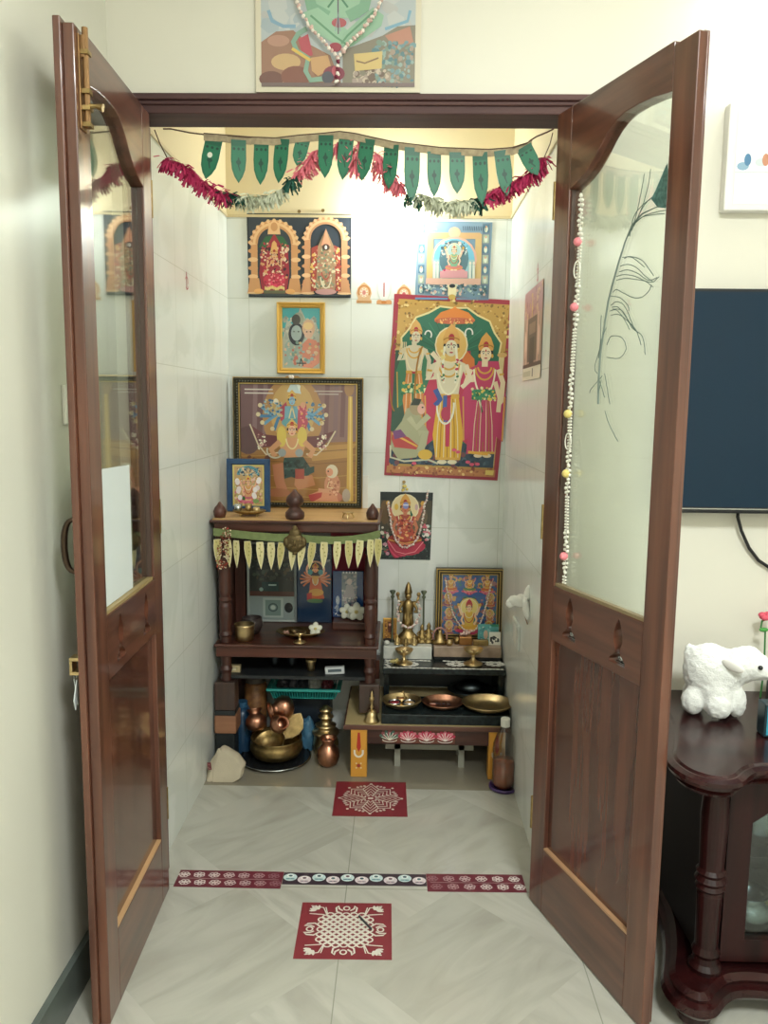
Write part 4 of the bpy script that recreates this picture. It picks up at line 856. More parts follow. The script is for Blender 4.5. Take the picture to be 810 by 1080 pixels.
p.line([(135, 170), (275, 170)], 6, 'd8d0c8'); p.line([(135, 188), (278, 188)], 6, 'd8d0c8'); p.line([(480, 176), (620, 176)], 5, 'c8b8b0'); p.line([(500, 190), (600, 190)], 5, 'c8b8b0')
p.poly([(345, 180), (372, 125), (405, 150), (415, 190)], 'c8d8d8'); p.poly([(385, 130), (412, 150), (408, 180)], 'e8f0e8')
# upper blue figure with fan of arms
BL = '5c90b0'
for s in (-1, 1):
    for i, (dx, dy) in enumerate(((50, 70), (100, 40), (120, 0), (110, -45))):
        x, y = 370+s*30, 265; p.line([(x, y), (370+s*(40+dx*.6), 300+dy*.2), (370+s*(40+dx), 300+dy)], 15, ('4c80a8', '6ca0c0')[i % 2]); p.ell(370+s*(48+dx), 300+dy-8, 11, 11, 'd8c8a0')
p.poly([(310, 260), (340, 230), (360, 300), (340, 340), (312, 320)], 'b04858'); p.poly([(335, 250), (400, 250), (410, 330), (330, 335)], '78a8b8'); p.ell(370, 330, 52, 26, '68a0a8')
p.poly([(400, 250), (440, 240), (450, 330), (430, 385), (395, 380)], 'b85060'); p.dabs(24, 400, 250, 445, 380, ['e0b060', 'e88890'], 5); p.ell(424, 245, 13, 15, 'd8a080')
face(p, 370, 222, 19, '88b8d0', 'd8b060', 2.5); p.ell(290, 228, 13, 14, 'e8e0c8'); p.line([(370, 250), (355, 310), (385, 310), (370, 250)], 6, 'e8d8a0')
p.dabs(60, 225, 220, 320, 300, ['98b8c0', '4c7090', 'c8b888'], 6); p.dabs(50, 440, 230, 530, 330, ['88b0c0', '4c7090', 'c8b070'], 6)
# lower muscular figure
p.line([(160, 340), (200, 440), (240, 490), (300, 480)], 7, 'd8c8a8'); p.line([(585, 370), (545, 440), (490, 490), (440, 485)], 7, 'd8c8a8')
p.poly([(165, 345), (230, 390), (320, 400), (280, 450), (215, 455)], '6c3c40'); p.poly([(580, 370), (500, 395), (430, 400), (460, 450), (520, 455)], '6c3c40'); p.dabs(30, 200, 390, 245, 460, ['e8e0c8', 'c89890'], 5); p.dabs(30, 495, 390, 540, 460, ['e8e0c8', 'c89890'], 5)
SK = 'd09a70'
p.poly([(300, 430), (340, 405), (400, 405), (440, 430), (420, 500), (330, 505)], SK); p.ell(318, 400, 24, 52, 'd8c060'); p.ell(420, 400, 24, 50, 'd8c060')
for s in (-1, 1): p.line([(370+s*60, 425), (370+s*105, 465), (370+s*85, 500)], 28, SK)
p.poly([(330, 505), (425, 500), (465, 560), (450, 600), (400, 610), (365, 600), (330, 610), (320, 560)], '2c4440'); p.line([(330, 560), (450, 556)], 8, '46605c'); p.dabs(30, 330, 520, 450, 600, ['385850', '20302c'], 9)
p.poly([(270, 540), (325, 530), (330, 620), (345, 660), (300, 690), (280, 620)], 'b87c5c'); p.poly([(385, 600), (470, 590), (485, 640), (400, 665), (380, 640)], 'c08660'); p.rect(385, 560, 430, 610, 'a84c40'); p.ell(300, 680, 60, 22, 'a87050'); p.poly([(430, 560), (480, 545), (480, 575), (440, 595)], '2c4440')
face(p, 370, 368, 24, 'e8b898', 'd8b468', 2.1); p.arc(370, 400, 30, 60, 10, 170, 7, 'e8d8a0'); p.arc(285, 470, 40, 36, 30, 200, 8, 'c8c0a8'); p.ell(320, 480, 20, 20, '98a0a0'); p.ell(405, 480, 20, 20, '98a0a0')
# seated ape-man lower right
p.ell(570, 640, 40, 62, 'c88c6c'); p.ell(560, 700, 62, 32, 'c07860'); p.poly([(450, 690), (500, 670), (590, 680), (600, 720), (470, 728)], 'd09070'); p.poly([(450, 690), (520, 675), (515, 700), (465, 728)], 'b04c4c'); p.line([(590, 620), (560, 670), (500, 665)], 20, 'd09a78')
p.ell(568, 570, 30, 34, 'd8ccb0'); p.ell(556, 574, 18, 20, 'd89878'); p.ell(550, 570, 4, 4, '302020'); p.dabs(30, 550, 610, 600, 690, ['e0b090', 'a86850'], 6); p.line([(555, 620), (545, 650), (575, 655)], 4, 'e8d8a8')
p.ell(640, 690, 20, 34, 'b0a090')
o = p.done('print', PRG, t, (0, -.002, h_/2)); obj('backing', bx(-w_/2+.01, w_/2-.01, .012, .018, .01, h_-.01), BLACK, t)
a_ = W(308, 399, 1, D-.05); bm = nb(); [blob(bm, (random.uniform(-.01, .01), 0, random.uniform(-.004, .004)), .006, sub=1) for _ in range(6)]
tag(obj('white_flower', bm, FLOWER, None, (a_.x, D-.044, TOP+h_+.004)), 'small white flower on the top edge of the largest frame', 'flower')
# small blue framed picture in front
BLUEF = mat('blue_frame', '2c5078', .4, var=.25, vscale=30)
def sl(p, c='white'): pass
t, w_, h_, a = pic_stand('framed_picture', 'small picture in a broad blue frame leaning before the largest frame on the shrine', 239, 489, 285, 545, MF+.20, [(0, .012), (0, -.004), (.004, -.008), (.018, -.008), (.022, -.003), (.024, .004), (.024, .012)], BLUEF, 0, TOP)
k = (w_-.044)/(655-178); cu, cv = 416, 505; hh = (h_-.044)/2/k
p = Paint(k, cu, cv); p.base([(174, cv-hh-4), (660, cv-hh-4), (660, cv+hh+4), (174, cv+hh+4)], 'd8c878'); p.rect(205, cv-hh+25, 632, cv+hh-25, 'c0a070')
p.arc(415, 350, 150, 120, 180, 360, 46, '5890a0'); p.dabs(60, 250, 240, 600, 370, ['38708c', '98b8b0', '304858', 'e0c8a0'], 14)
for i in range(9): a0 = radians(190+i*20); p.line([(415+cos(a0)*60, 350+sin(a0)*50), (415+cos(a0)*130, 350+sin(a0)*105)], 12, ('d8c0a0', '4c6070')[i % 2])
p.dabs(180, 220, 400, 620, 790, ['d8a080', 'c87880', 'e0c890', 'a8b078', 'b08858', 'e8c0b0'], 20); sit(p, 415, 760, 420, 'e8b890', 'c86878', 'd8a070', 'e0b860', None, 6, 'd8788c')
for x, y in ((250, 440), (255, 460), (275, 560), (265, 590), (290, 690), (580, 420), (570, 440), (555, 540), (520, 570), (500, 650), (510, 670)): p.ell(x, y, 34, 42, ('f4ecec', 'e8dcdc')[x % 2])
p.ell(345, 700, 24, 30, '3c6838'); p.ell(530, 740, 50, 34, '88a868'); p.done('print', PRG, t, (0, -.001, h_/2)); obj('backing', bx(-w_/2+.008, w_/2-.008, .004, .010, .008, h_-.008), BLACK, t)
# brass tray with small cups, left on top
a = W(262, 549, 1, MF+.09)
t = thing('brass_tray', 'small oval brass tray on short feet before the blue frame on the shrine top', 'tray', (a.x+.005, MF+.085, TOP))
obj('dish', lat([(0, .006), (.035, .006), (.052, .012), (.062, .020), (.060, .022), (.046, .014), (0, .009)], 28, Matrix.Diagonal((1, .7, 1, 1))), BRASSD, t, smooth=True)
for x, y in ((-.03, .015), (.03, .015), (-.03, -.015), (.03, -.015)): obj('foot', tb([(x, y, 0), (x, y, .009)], .004), BRASSD, t)
for k_, (x, y, r_, h_) in enumerate(((-.042, .0, .016, .030), (-.005, .010, .014, .034), (.026, 0, .013, .022))):
    obj_ = obj('brass_cup', lat([(0, 0), (r_*.6, 0), (r_*.8, h_*.3), (r_, h_), (r_*.9, h_), (r_*.7, h_*.35), (0, h_*.2)], 16), (STEEL, BRASSD, BRASS)[k_], None, (a.x+.005+x, MF+.085+y, TOP+.0105+(.002 if abs(x) > .03 else 0)), smooth=True)
    tag(obj_, ('leftmost small steel cup on the brass tray on the shrine top', 'middle small brass cup on the brass tray on the shrine top', 'rightmost low brass cup on the brass tray on the shrine top')[k_], 'cup')
a = W(367, 550, 1, MF+.06)
t = thing('brass_stand', 'tiny three-legged brass stand on the right of the shrine top', 'ornament', (a.x, MF+.06, TOP))
obj('stand_plate', lat([(0, .018), (.020, .018), (.022, .021), (0, .021)], 20), BRASS, t, smooth=True)
for i in range(3): an = i*2.1+.5; obj('leg', tb([(.013*cos(an), .013*sin(an), .018), (.020*cos(an), .020*sin(an), .010), (.024*cos(an), .024*sin(an), 0)], .003), BRASS, t)
# ================================================================ inside the shrine
Bk = MB_-.014
a, b_ = W(349, 575, 1, Bk), W(385, 655, 1, Bk)
tag(obj('red_cloth', bx(a.x, .0, Bk-.002, Bk+.002, SH+.001, TOP-.055), mat('red_cloth', '7c1c30', .8), norm=True), 'dark red cloth hung behind the right half of the shrine', 'cloth')
# grey framed picture
random.seed(41)
t, w_, h_, a = pic_stand('framed_picture', 'grey framed dark picture standing inside the shrine at the left', 260, 572, 313, 657, Bk-.03, [(0, .012), (0, -.004), (.003, -.006), (.009, -.004), (.011, .002), (.011, .012)], mat('grey_frame', '98a09c', .4, .3), 0, SH)
k = (w_-.02)/400; hh = (h_-.02)/2/k; p = Paint(k, 0, 0); p.base([(-200, -hh), (200, -hh), (200, hh), (-200, hh)], '3c403c'); p.rect(-200, hh*.25, 200, hh*.38, '5c4038'); p.rect(-200, hh*.38, 200, hh, '8c9894'); p.rect(-90, hh*.0, 60, hh*.25, '304848'); p.rect(-30, hh*.06, 40, hh*.10, 'b8d0c8'); p.ell(-95, hh*.2, 18, 18, '90b0a8')
p.dabs(90, -190, -hh+20, 190, -20, ['4c5048', '343834', '585040', '50584c'], 16); p.rect(-80, hh*.42, 100, hh*.95, 'a8b4ac'); p.rect(-60, hh*.48, 80, hh*.9, '788c84'); p.arc(10, hh*.68, 38, 34, 0, 360, 12, '4c5c58'); p.ell(10, hh*.68, 22, 20, 'b8c4b8'); p.ell(150, hh*.68, 38, 46, '1c2428')
p.done('print', PRG, t, (0, 0, h_/2)); obj('backing', bx(-w_/2+.004, w_/2-.004, .004, .010, .004, h_-.004), BLACK, t)
# dark blue print of an orange figure with many arms
t, w_, h_, a = pic_stand('framed_picture', 'dark blue picture of an orange many-armed figure, inside the shrine at the centre', 313, 572, 350, 657, Bk-.03, [(0, .010), (0, -.003), (.003, -.004), (.004, .010)], mat('thin_navy_frame', '1c2c40', .4), 0, SH)
k = (w_-.006)/270; hh = (h_-.006)/2/k; p = Paint(k, 220, 410); p.base([(85, 410-hh), (355, 410-hh), (355, 410+hh), (85, 410+hh)], '1c3450'); p.dabs(30, 90, 150, 350, 260, ['506080', '3a4c6c', 'a0a8b0'], 9)
p.ell(228, 305, 78, 74, 'e0a888'); p.ell(228, 305, 62, 60, '3a2c30')
for s in (-1, 1):
    for i in range(5): an = radians(-60+i*28); p.line([(228+s*25, 385), (228+s*(50+55*cos(an)*.7), 385+40*sin(an)), (228+s*(55+70*cos(an)), 385+70*sin(an))], 14, ('d87c50', 'e8a080')[i % 2])
    p.ell(228+s*42, 325, 20, 22, '4c8c88')
p.poly([(190, 370), (265, 370), (285, 470), (300, 540), (170, 550), (180, 460)], 'c8603c'); p.ell(235, 490, 60, 30, 'd8a050'); p.poly([(160, 500), (200, 490), (200, 560), (160, 560)], 'b03838'); p.ell(225, 560, 66, 18, '4c7048'); p.poly([(200, 355), (255, 355), (250, 420), (205, 420)], 'e8b060'); face(p, 228, 300, 24, 'e09060', 'c89040', 2); p.arc(228, 380, 22, 50, 0, 180, 7, 'e8e0c0')
p.done('print', PRG, t, (0, 0, h_/2))
t, w_, h_, a = pic_stand('devotional_booklet', 'blue booklet with a silver figure on its cover, before the red cloth in the shrine', 351, 608, 383, 657, Bk-.05, [(0, .008), (0, -.002), (.001, -.003), (.002, .008)], mat('booklet_edge', '20345c', .5), 0, SH+.03)
k = (w_-.002)/190; hh = (h_-.002)/2/k; p = Paint(k, 470, 450); p.base([(375, 450-hh), (565, 450-hh), (565, 450+hh), (375, 450+hh)], '1e4478'); p.rect(430, 300+10, 525, 530, '889090'); p.dabs(90, 435, 320, 522, 525, ['b8b4b0', '5c6470', 'a08890', 'd0c8c0', '707c88'], 9); p.ell(478, 370, 16, 20, 'd8c8c0'); p.poly([(460, 390), (500, 390), (515, 470), (445, 470)], 'b0a8a8')
for i in range(5): p.rect(436+i*19, 305, 446+i*19, 318, 'd8dce0')
p.ell(405, 490, 12, 30, 'a8b0b8'); p.ell(402, 540, 10, 26, '8894a0'); p.dabs(20, 380, 470, 425, 590, ['c8ccd0', '506890'], 5)
p.done('print', PRG, t, (0, 0, h_/2)); 
for o in t.children:
    if o.name.startswith('frame'): o.name = 'booklet_edge'
t['category'] = 'booklet'
tag(obj('wooden_box', bx(W(352, 660, 1, Bk-.07).x, .0, Bk-.13, Bk-.02, SH+.0006, SH+.0295), MANX, bevel=.002), 'low dark wooden box under the blue booklet in the shrine', 'box')
# shells / pale flowers
PEARL = mat('shell_white', 'dcdcca', .4, var=.12, vscale=30)
def flower(name, label, loc, r, cat='flower', facing=-.9):
    t = thing(name, label, cat, loc, (facing*-1+.3, 0, 0)); 
    for i in range(5):
        bm = nb(); an = i*2*pi/5+.3; blob(bm, (cos(an)*r*.5, sin(an)*r*.5, r*.12), (r*.52, r*.42, r*.14), (0, 0, an)); obj('petal', bm, PEARL, t, smooth=True)
    bm = nb(); blob(bm, (0, 0, r*.2), (r*.22, r*.22, r*.16)); obj('flower_centre', bm, mat('flower_centre', 'c8b878', .7), t, smooth=True); return t
yb_ = Bk-.10
for u, v, r_, lab in ((376, 644, .038, 'larger white flower at the right of the shrine shelf, before the blue booklet'), (366, 645, .032, 'white flower half hidden behind the larger one before the blue booklet')):
    a = W(u, v, 1, yb_ if r_ > .035 else yb_+.02); flower('white_flower', lab, (a.x, a.y, SH+.032+r_*.9), r_, facing=-1.2)
# plate, lamp, brass pot
a = W(318, 660, 2, SH+.012)
py_ = MF+.13
t = thing('brass_plate', 'oval brass plate with flowers and grains on the shrine shelf', 'plate', (W(317, 660, 1, py_).x, py_, SH)); bx_ = t.location.x
obj('dish', lat([(0, 0), (.05, 0), (.075, .008), (.094, .018), (.092, .020), (.074, .012), (.048, .004), (0, .004)], 32, Matrix.Diagonal((1, .62, 1, 1))), BRASSD, t, smooth=True)
random.seed(4)
for k_, (x, y, r_, m_, nm, lab) in enumerate(((-.055, 0, .013, mat('pinkish_petals', 'b08878', .7), 'pink_flower', 'dull pink flower on the left of the oval brass plate'), (-.025, .015, .012, BRASS, 'brass_cup', 'little brass cup in the oval brass plate'), (.0, -.012, .012, mat('yellow_petals', 'c8b070', .7), 'yellow_flower', 'yellowish flower at the middle of the oval brass plate'))):
    bm = nb()
    if 'cup' in nm: lathe(bm, [(0, 0), (.009, 0), (.013, .014), (.011, .014), (0, .003)], 14)
    else:
        for i in range(7): blob(bm, (cos(i)*.006, sin(i)*.006, .005+.004*(i % 2)), (.007, .005, .005), sub=1)
    tag(obj(nm, bm, m_, None, (bx_+x, py_+y, SH+.005), smooth=True), lab, 'cup' if 'cup' in nm else 'flower')
a = W(333, 655, 1, py_+.0); flower('white_flower', 'round white flower at the right end of the oval brass plate', (a.x, py_-.01, SH+.030), .027, facing=-.9)
def lamp(name, label, loc, s=1.0, m=BRASS, cat='oil lamp'):
    t = thing(name, label, cat, loc)
    obj('lamp_foot', lat([(0, 0), (.030*s, 0), (.030*s, .003*s), (.014*s, .008*s), (.006*s, .018*s), (.005*s, .026*s), (.009*s, .030*s), (0, .030*s)], 24), m, t, smooth=True)
    obj('oil_bowl', lat([(0, .028*s), (.010*s, .030*s), (.024*s, .038*s), (.031*s, .050*s), (.029*s, .050*s), (.020*s, .041*s), (0, .036*s)], 24), m, t, smooth=True)
    bm = nb(); tube(bm, [(0, -.020*s, .046*s), (0, -.030*s, .051*s), (0, -.036*s, .054*s)], [.007*s, .005*s, .002*s]); obj('wick_spout', bm, m, t, smooth=True); return t
lamp('oil_lamp', 'tiny pedestal brass lamp in front of the oval plate on the shrine shelf', (W(316, 668, 1, MF+.035).x, MF+.04, SH), .8)
def pot(name, label, loc, prof, m, cat='pot', rot=(0, 0, 0), rim=None, parts=()):
    t = thing(name, label, cat, loc, rot); obj('pot_body', lat(prof, 28), m, t, smooth=True); return t
a = W(258, 672, 1, MF+.06)
pot('brass_pot', 'straight-sided small brass pot at the left of the shrine shelf', (a.x, MF+.06, SH), [(0, 0), (.030, 0), (.034, .004), (.036, .03), (.036, .052), (.038, .056), (.038, .062), (.034, .062), (.033, .006), (0, .004)], BRASS)
a = W(268, 655, 1, MF+.15)
pot('dark_bowl', 'dark round bowl behind the small brass pot in the shrine', (a.x-.01, MF+.16, SH), [(0, 0), (.028, 0), (.042, .03), (.038, .06), (.034, .06), (.038, .03), (0, .004)], mat('dark_bowl', '3c3230', .4))
# ================================================================ low bench with painted legs
random.seed(51)
BZ = .200; BF = .70; BX0, BX1 = -.062, XR-.006; BB = D-.03
bench = thing('low_bench', 'low wooden bench with two yellow painted front legs and a lotus motif on its rail', 'bench', ((BX0+BX1)/2, (BF+BB)/2, 0)); bo = bench.location.copy()
def part(nm, bm, m, par=bench, org=bo, **kw):
    bmesh.ops.translate(bm, verts=bm.verts, vec=-org); return obj(nm, bm, m, par, **kw)
part('bench_top', bx(BX0, BX1, BF, BB, BZ-.018, BZ), wood('bench_edge', '6c4638', '4c3028', 'x', .5, .1), bevel=.002)
part('pale_board', bx(BX0+.006, BX1-.006, BF+.004, BB-.002, BZ-.001, BZ+.0012), mat('pale_laminate', 'b8a478', .5, var=.1, vscale=10))
part('front_rail', bx(BX0+.06, BX1-.06, BF+.012, BF+.03, BZ-.075, BZ-.018), MANX, bevel=.002)
YEL = mat('yellow_paint', 'd89a3c', .5, var=.12, vscale=14)
for (a, b_), nm, lab in (((-.036, .024), 'left', ''), ((W(515, 768, 1, BF).x+.004, W(515, 768, 1, BF).x+.064), 'right', '')):
    lg = part('leg', bx(a, b_, BF+.004, BF+.050, 0, BZ-.018), YEL, bevel=.003)
    p = Paint(.001, 0, 0); cz = .095
    p.base([(-25, -80), (25, -80), (25, 82), (-25, 82)], 'd89a3c', .0008)
    p.poly([(-4, -76), (4, -76), (8, -20), (0, -2), (-8, -20)], 'b83428'); p.arc(0, 0, 15, 16, 0, 180, 7, 'e8e0d0'); p.line([(-15, 0), (-15, -10)], 7, 'e8e0d0'); p.line([(15, 0), (15, -10)], 7, 'e8e0d0')
    p.ell(0, 50, 7, 7, 'a83c30'); [p.ell(12*cos(i*pi/2+.78), 50+12*sin(i*pi/2+.78), 3, 3, 'e8d8b0', n=7) for i in range(4)]
    p.done('painted_mark', PRINT, lg, Vector(((a+b_)/2, BF+.0025, cz))-bo)
for x in (BX0+.02, BX1-.08): part('rear_leg', bx(x, x+.05, BB-.06, BB-.01, 0, BZ-.018), MANZ)
p = Paint(.001, 0, 0); X0, X1 = W(403, 768, 1, BF).x, W(480, 780, 1, BF).x; wv = (X1-X0)/.001
p.base([(-wv/2, -24), (wv/2, -24), (wv/2, 24), (-wv/2, 24)], '6c3a2c', .0006)
for i in range(4):
    cx = -wv/2+28+i*(wv-50)/3.2
    cols = ('b8304c', 'd87888', 'f0e8e0') if i else ('48685c', '8c4c50', 'e8e8d8')
    for j in range(7): an = radians(200+j*23); p.ell(cx+cos(an)*20, 6+sin(an)*12, 20, 8, cols[j % 2], rot=math.degrees(an)); 
    for j in range(7): an = radians(195+j*25); p.line([(cx, 14), (cx+cos(an)*30, 8+sin(an)*24)], 2.2, cols[2])
    p.arc(cx, 12, 26, 8, 0, 180, 2.5, cols[2])
p.done('lotus_motif', PRINT, bench, Vector(((X0+X1)/2, BF+.0111, BZ-.045))-bo)
# small grey stool tucked under
sy = .80
t = thing('small_stool', 'low grey footed stool with a brown top tucked under the bench', 'stool', (.255, sy+.06, 0))
obj('stool_top', bx(-.13, .13, -.05, .06, .088, .104), wood('stool_wood', '8c4c34', '6c3826', 'x'), t, bevel=.002)
obj('stool_rail', bx(-.165, .165, -.06, -.045, .068, .088), mat('grey_metal', 'a0a094', .5, .2), t)
for x in (-.12, .12):
    for y in (-.06, .05): obj('leg', bx(x-.011, x+.011, y, y+.014, 0, .088), mat('grey_metal', 'a0a094', .5, .2), t)
# granite slab on the bench
GX0 = W(402, 760, 1, BF).x; SLZ = .238
tag(obj('granite_slab', bx(GX0, XR-.004, BF+.012, .905, BZ+.0012, SLZ), GRAN, bevel=.003), 'black granite slab lying on the bench under the three plates', 'slab')
# granite step
SF2, STZ = .885, W(470, 706, 1, .885).z
st = thing('granite_step', 'black granite step at the back of the bench, decorated with white rice-flour dots', 'shelf', (.31, 1.0, BZ))
so = st.location.copy()
part('step_top', bx(GX0, XR-.003, SF2, D-.002, STZ-.022, STZ), GRAN, st, so, bevel=.002)
part('side_support', bx(GX0+.004, GX0+.024, SF2+.02, D-.004, BZ+.0012, STZ-.022), GRAN, st, so); part('side_support', bx(XR-.028, XR-.008, SF2+.02, D-.004, BZ+.0012, STZ-.022), GRAN, st, so)
part('back_slab', bx(GX0+.024, XR-.028, D-.02, D-.004, BZ+.0012, STZ-.022), mat('dark_slab', '33383a', .5), st, so)
# rice-flour marks painted on the step, flat on its top
RICE = mat('rice_flour', 'e4e2da', .8)
def ricemark(bm, x, y, rx, ry): lathe(bm, [(0, .0006), (1, .0002)], 9, M=Matrix.Translation((x, y, STZ)) @ Matrix.Diagonal((rx, ry, 1, 1)))
bm = nb(); n = 30
for i in range(n):
    x = GX0+.012+(XR-GX0-.03)*i/(n-1); ricemark(bm, x, SF2+.010+random.uniform(-.002, .002), random.uniform(.007, .011), random.uniform(.0045, .007))
    if i < 12 or i > 14: ricemark(bm, x, .985+random.uniform(-.002, .002), random.uniform(.007, .010), random.uniform(.005, .007))
for i in range(6): ricemark(bm, GX0+.018+random.uniform(-.006, .006), SF2+.025+i*.013, .009, .005)
part('dot_border', bm, RICE, st, so)
for u, kind in ((430, 0), (481, 1), (522, 1)):
    cx = W(u, 700, 2, STZ).x; cy = W(u, 700, 2, STZ).y-.005; bm = nb()
    for i in range(10 if kind else 14):
        an = i*2*pi/(10 if kind else 14); rr = .032 if kind else .035; ricemark(bm, cx+cos(an)*rr, cy+sin(an)*rr*.72, .010, .006)
        if kind: ricemark(bm, cx+cos(an+.3)*rr*.5, cy+sin(an+.3)*rr*.36, .008, .005)
        else: ricemark(bm, cx+cos(an)*.020, cy+sin(an)*.014, .006, .004)
    part('rice_rosette', bm, RICE, st, so)
# marble slabs behind
SL2 = 1.0; a = W(430, 682, 1, SL2); MZ = a.z
xa, xb, xc, xd = GX0, W(455.5, 685, 1, SL2).x, W(457.5, 685, 1, SL2).x, XR-.008
tag(obj('marble_slab', bx(xa, xb, SL2, D-.003, STZ, MZ), WMARB, bevel=.002), 'white marble slab under the standing brass idol, on the granite step', 'slab')
tag(obj('marble_slab', bx(xc, xd, SL2, D-.003, STZ+.012, MZ+.002), PMARB, bevel=.002), 'pinkish stone slab under the framed picture of many figures, on the granite step', 'slab')
tag(obj('black_strip', bx(xc+.003, xd-.003, SL2+.006, D-.004, STZ, STZ+.012), mat('black_rubber', '16181a', .6)), 'black strip beneath the pinkish stone slab', 'strip')
# ---- brass idol
IX, IY = W(430, 672, 1, 1.045).x, 1.05; s = (W(430, 614, 1, IY).z-MZ)/.24
t = thing('brass_idol', 'tall standing brass idol with side pillars, wearing a white garland, on the white marble slab', 'idol', (IX, IY, MZ))
def sc(bm):
    bmesh.ops.scale(bm, vec=(s, s, s), verts=bm.verts); return bm
obj('idol_base', sc(lat([(0, 0), (.046, 0), (.046, .008), (.040, .014), (.043, .022), (.036, .030), (.022, .044), (.018, .052), (.022, .058), (0, .058)], 24, Matrix.Diagonal((1, .6, 1, 1)))), BRASSD, t, smooth=True)
bm = nb(); pts_ = [((0, 0, .062), .024), ((0, 0, .085), .022), ((0, 0, .11), .019), ((0, 0, .135), .021), ((0, 0, .155), .022), ((0, 0, .170), .010)]
lathe(bm, [(0, .056)]+[(r_, p_[2]) for p_, r_ in pts_]+[(0, .176)], 18, M=Matrix.Diagonal((1, .7, 1, 1)))
blob(bm, (0, -.002, .186), (.013, .012, .015)); lathe(bm, [(0, .192), (.014, .194), (.015, .202), (.012, .215), (.009, .228), (.004, .237), (0, .242)], 14)
for q_ in (-1, 1):
    tube(bm, [(q_*.018, 0, .160), (q_*.032, -.006, .140), (q_*.034, -.016, .125), (q_*.024, -.020, .130)], [.007, .006, .005, .006]); tube(bm, [(q_*.016, .004, .158), (q_*.034, .004, .162), (q_*.040, .002, .184)], [.006, .005, .005]); blob(bm, (q_*.040, 0, .192), (.008, .004, .009))
    blob(bm, (q_*.006, -.012, .188), .0025, sub=1); tube(bm, [(q_*.010, -.012, .07), (q_*.012, -.014, .12)], .004)
obj('idol_figure', sc(bm), BRASSD, t, smooth=True)
for q_ in (-1, 1): obj('side_pillar', sc(lat([(0, .0), (.010, 0), (.004, .012), (.0035, .17), (.008, .180), (.004, .186), (.012, .200), (.010, .204), (0, .2)], 12, Matrix.Translation((q_*.060, .012, 0)))), mat('green_brass', '6c7460', .45, .8), t, smooth=True)
garland('flower_garland', 'thick white flower garland hanging on the tall brass idol', None, 0, .0065*s, pos=[(IX+x*s, IY-.026*s-.006*(abs(x) < .03), MZ+z_*s) for x, z_ in ((-.036, .170), (-.040, .145), (-.040, .12), (-.034, .095), (-.020, .078), (0, .070), (.020, .076), (.036, .095), (.042, .12), (.044, .145), (.038, .168))])
# ---- framed goddess group
random.seed(61)
yy = D-.045
t, w_, h_, a = pic_stand('framed_picture', 'framed picture of many seated figures on blue, gold and black border, on the stone slab', 460, 599, 529, 676, yy, [(0, .014), (0, -.006), (.004, -.010), (.010, -.010), (.013, -.005), (.017, -.009), (.021, -.009), (.024, -.002), (.026, .002), (.026, .014)], mat('black_gold_frame', '2c2620', .35, .3), 0, MZ+.003)
for ins in (.002, .012, .0225): g = ring('gold_border', w_-2*ins, h_-2*ins, [(0, -.004), (0, -.0125), (.0035, -.0125), (.0035, -.004)], GOLDT, t); g.location = (0, 0, h_/2)
k = (w_-.05)/(655-405); cu, cv = 530, 195; hh = (h_-.05)/2/k
p = Paint(k, cu, cv); p.base([(403, cv-hh-2), (657, cv-hh-2), (657, cv+hh+2), (403, cv+hh+2)], '4468a0'); p.dabs(260, 407, 42, 652, 350, ['7c5c60', '487c78', 'b07858', '8c4c60', 'c8a060', '3c5c90', 'a87880'], 9)
p.rect(415, 120, 645, 158, '3c60a0')
for x in (445, 530, 610): sit(p, x, 140, 95, 'e0b088', ('b84c60', 'c8603c', '4c8860')[x % 3], 'd8a858', 'e0c060', None, 4, 'd87888')
for x, y in ((435, 210), (625, 210), (440, 280), (625, 285), (440, 340), (620, 340)): sit(p, x, y, 72, 'd8a480', ('8c4c70', 'b85848', '3c7c68')[(x+y) % 3], 'c89050', 'd8b058', 'c8a868', 4, 'c86878', False)
p.ell(530, 205, 46, 44, 'd8c070'); sit(p, 530, 325, 160, 'ecc8a0', 'd8a840', 'd8b048', 'b83c48', 'e0cc80', 6, 'c8486c')
p.done('print', PRG, t, (0, -.001, h_/2)); obj('backing', bx(-w_/2+.004, w_/2-.004, .008, .013, .004, h_-.004), BLACK, t)
garland('flower_garland', 'slim white flower garland hanging across the picture of many figures', [c2p(x, y, 390, 600, 5.06) for x, y in ((405, 62), (412, 110), (425, 170), (440, 230), (465, 280), (495, 318), (530, 338), (565, 325), (592, 285), (612, 225), (632, 150), (648, 78))], yy-.018, .0042)
# ---- small things on the slabs
def mini_idol(name, label, x, y, z, h, m=BRASS):
    s_ = h/.1; bm = nb(); lathe(bm, [(0, 0), (.026, 0), (.026, .008), (.018, .014), (.022, .022), (.024, .034), (.014, .048), (.016, .060), (.008, .068), (.009, .074), (.010, .082), (.006, .092), (0, .1)], 14, M=Matrix.Diagonal((1, .7, 1, 1)))
    for q_ in (-1, 1): tube(bm, [(q_*.014, 0, .060), (q_*.024, -.004, .048), (q_*.016, -.014, .038)], .004, 6); blob(bm, (q_*.016, -.006, .020), (.014, .010, .007), sub=1)
    bmesh.ops.scale(bm, vec=(s_,)*3, verts=bm.verts); return tag(obj(name, bm, m, None, (x, y, z), smooth=True), label, 'idol')
def px(u, yv): return W(u, 675, 1, yv).x
random.seed(8)
t = thing('gold_plaque', 'small gold framed picture leaning at the left end of the white marble slab', 'picture', (px(411, 1.06), 1.085, MZ))
obj('frame', bx(-.028, .028, -.006, .004, 0, .092), mat('gold_plaque_frame', 'c89a48', .35, .5), t, bevel=.002)
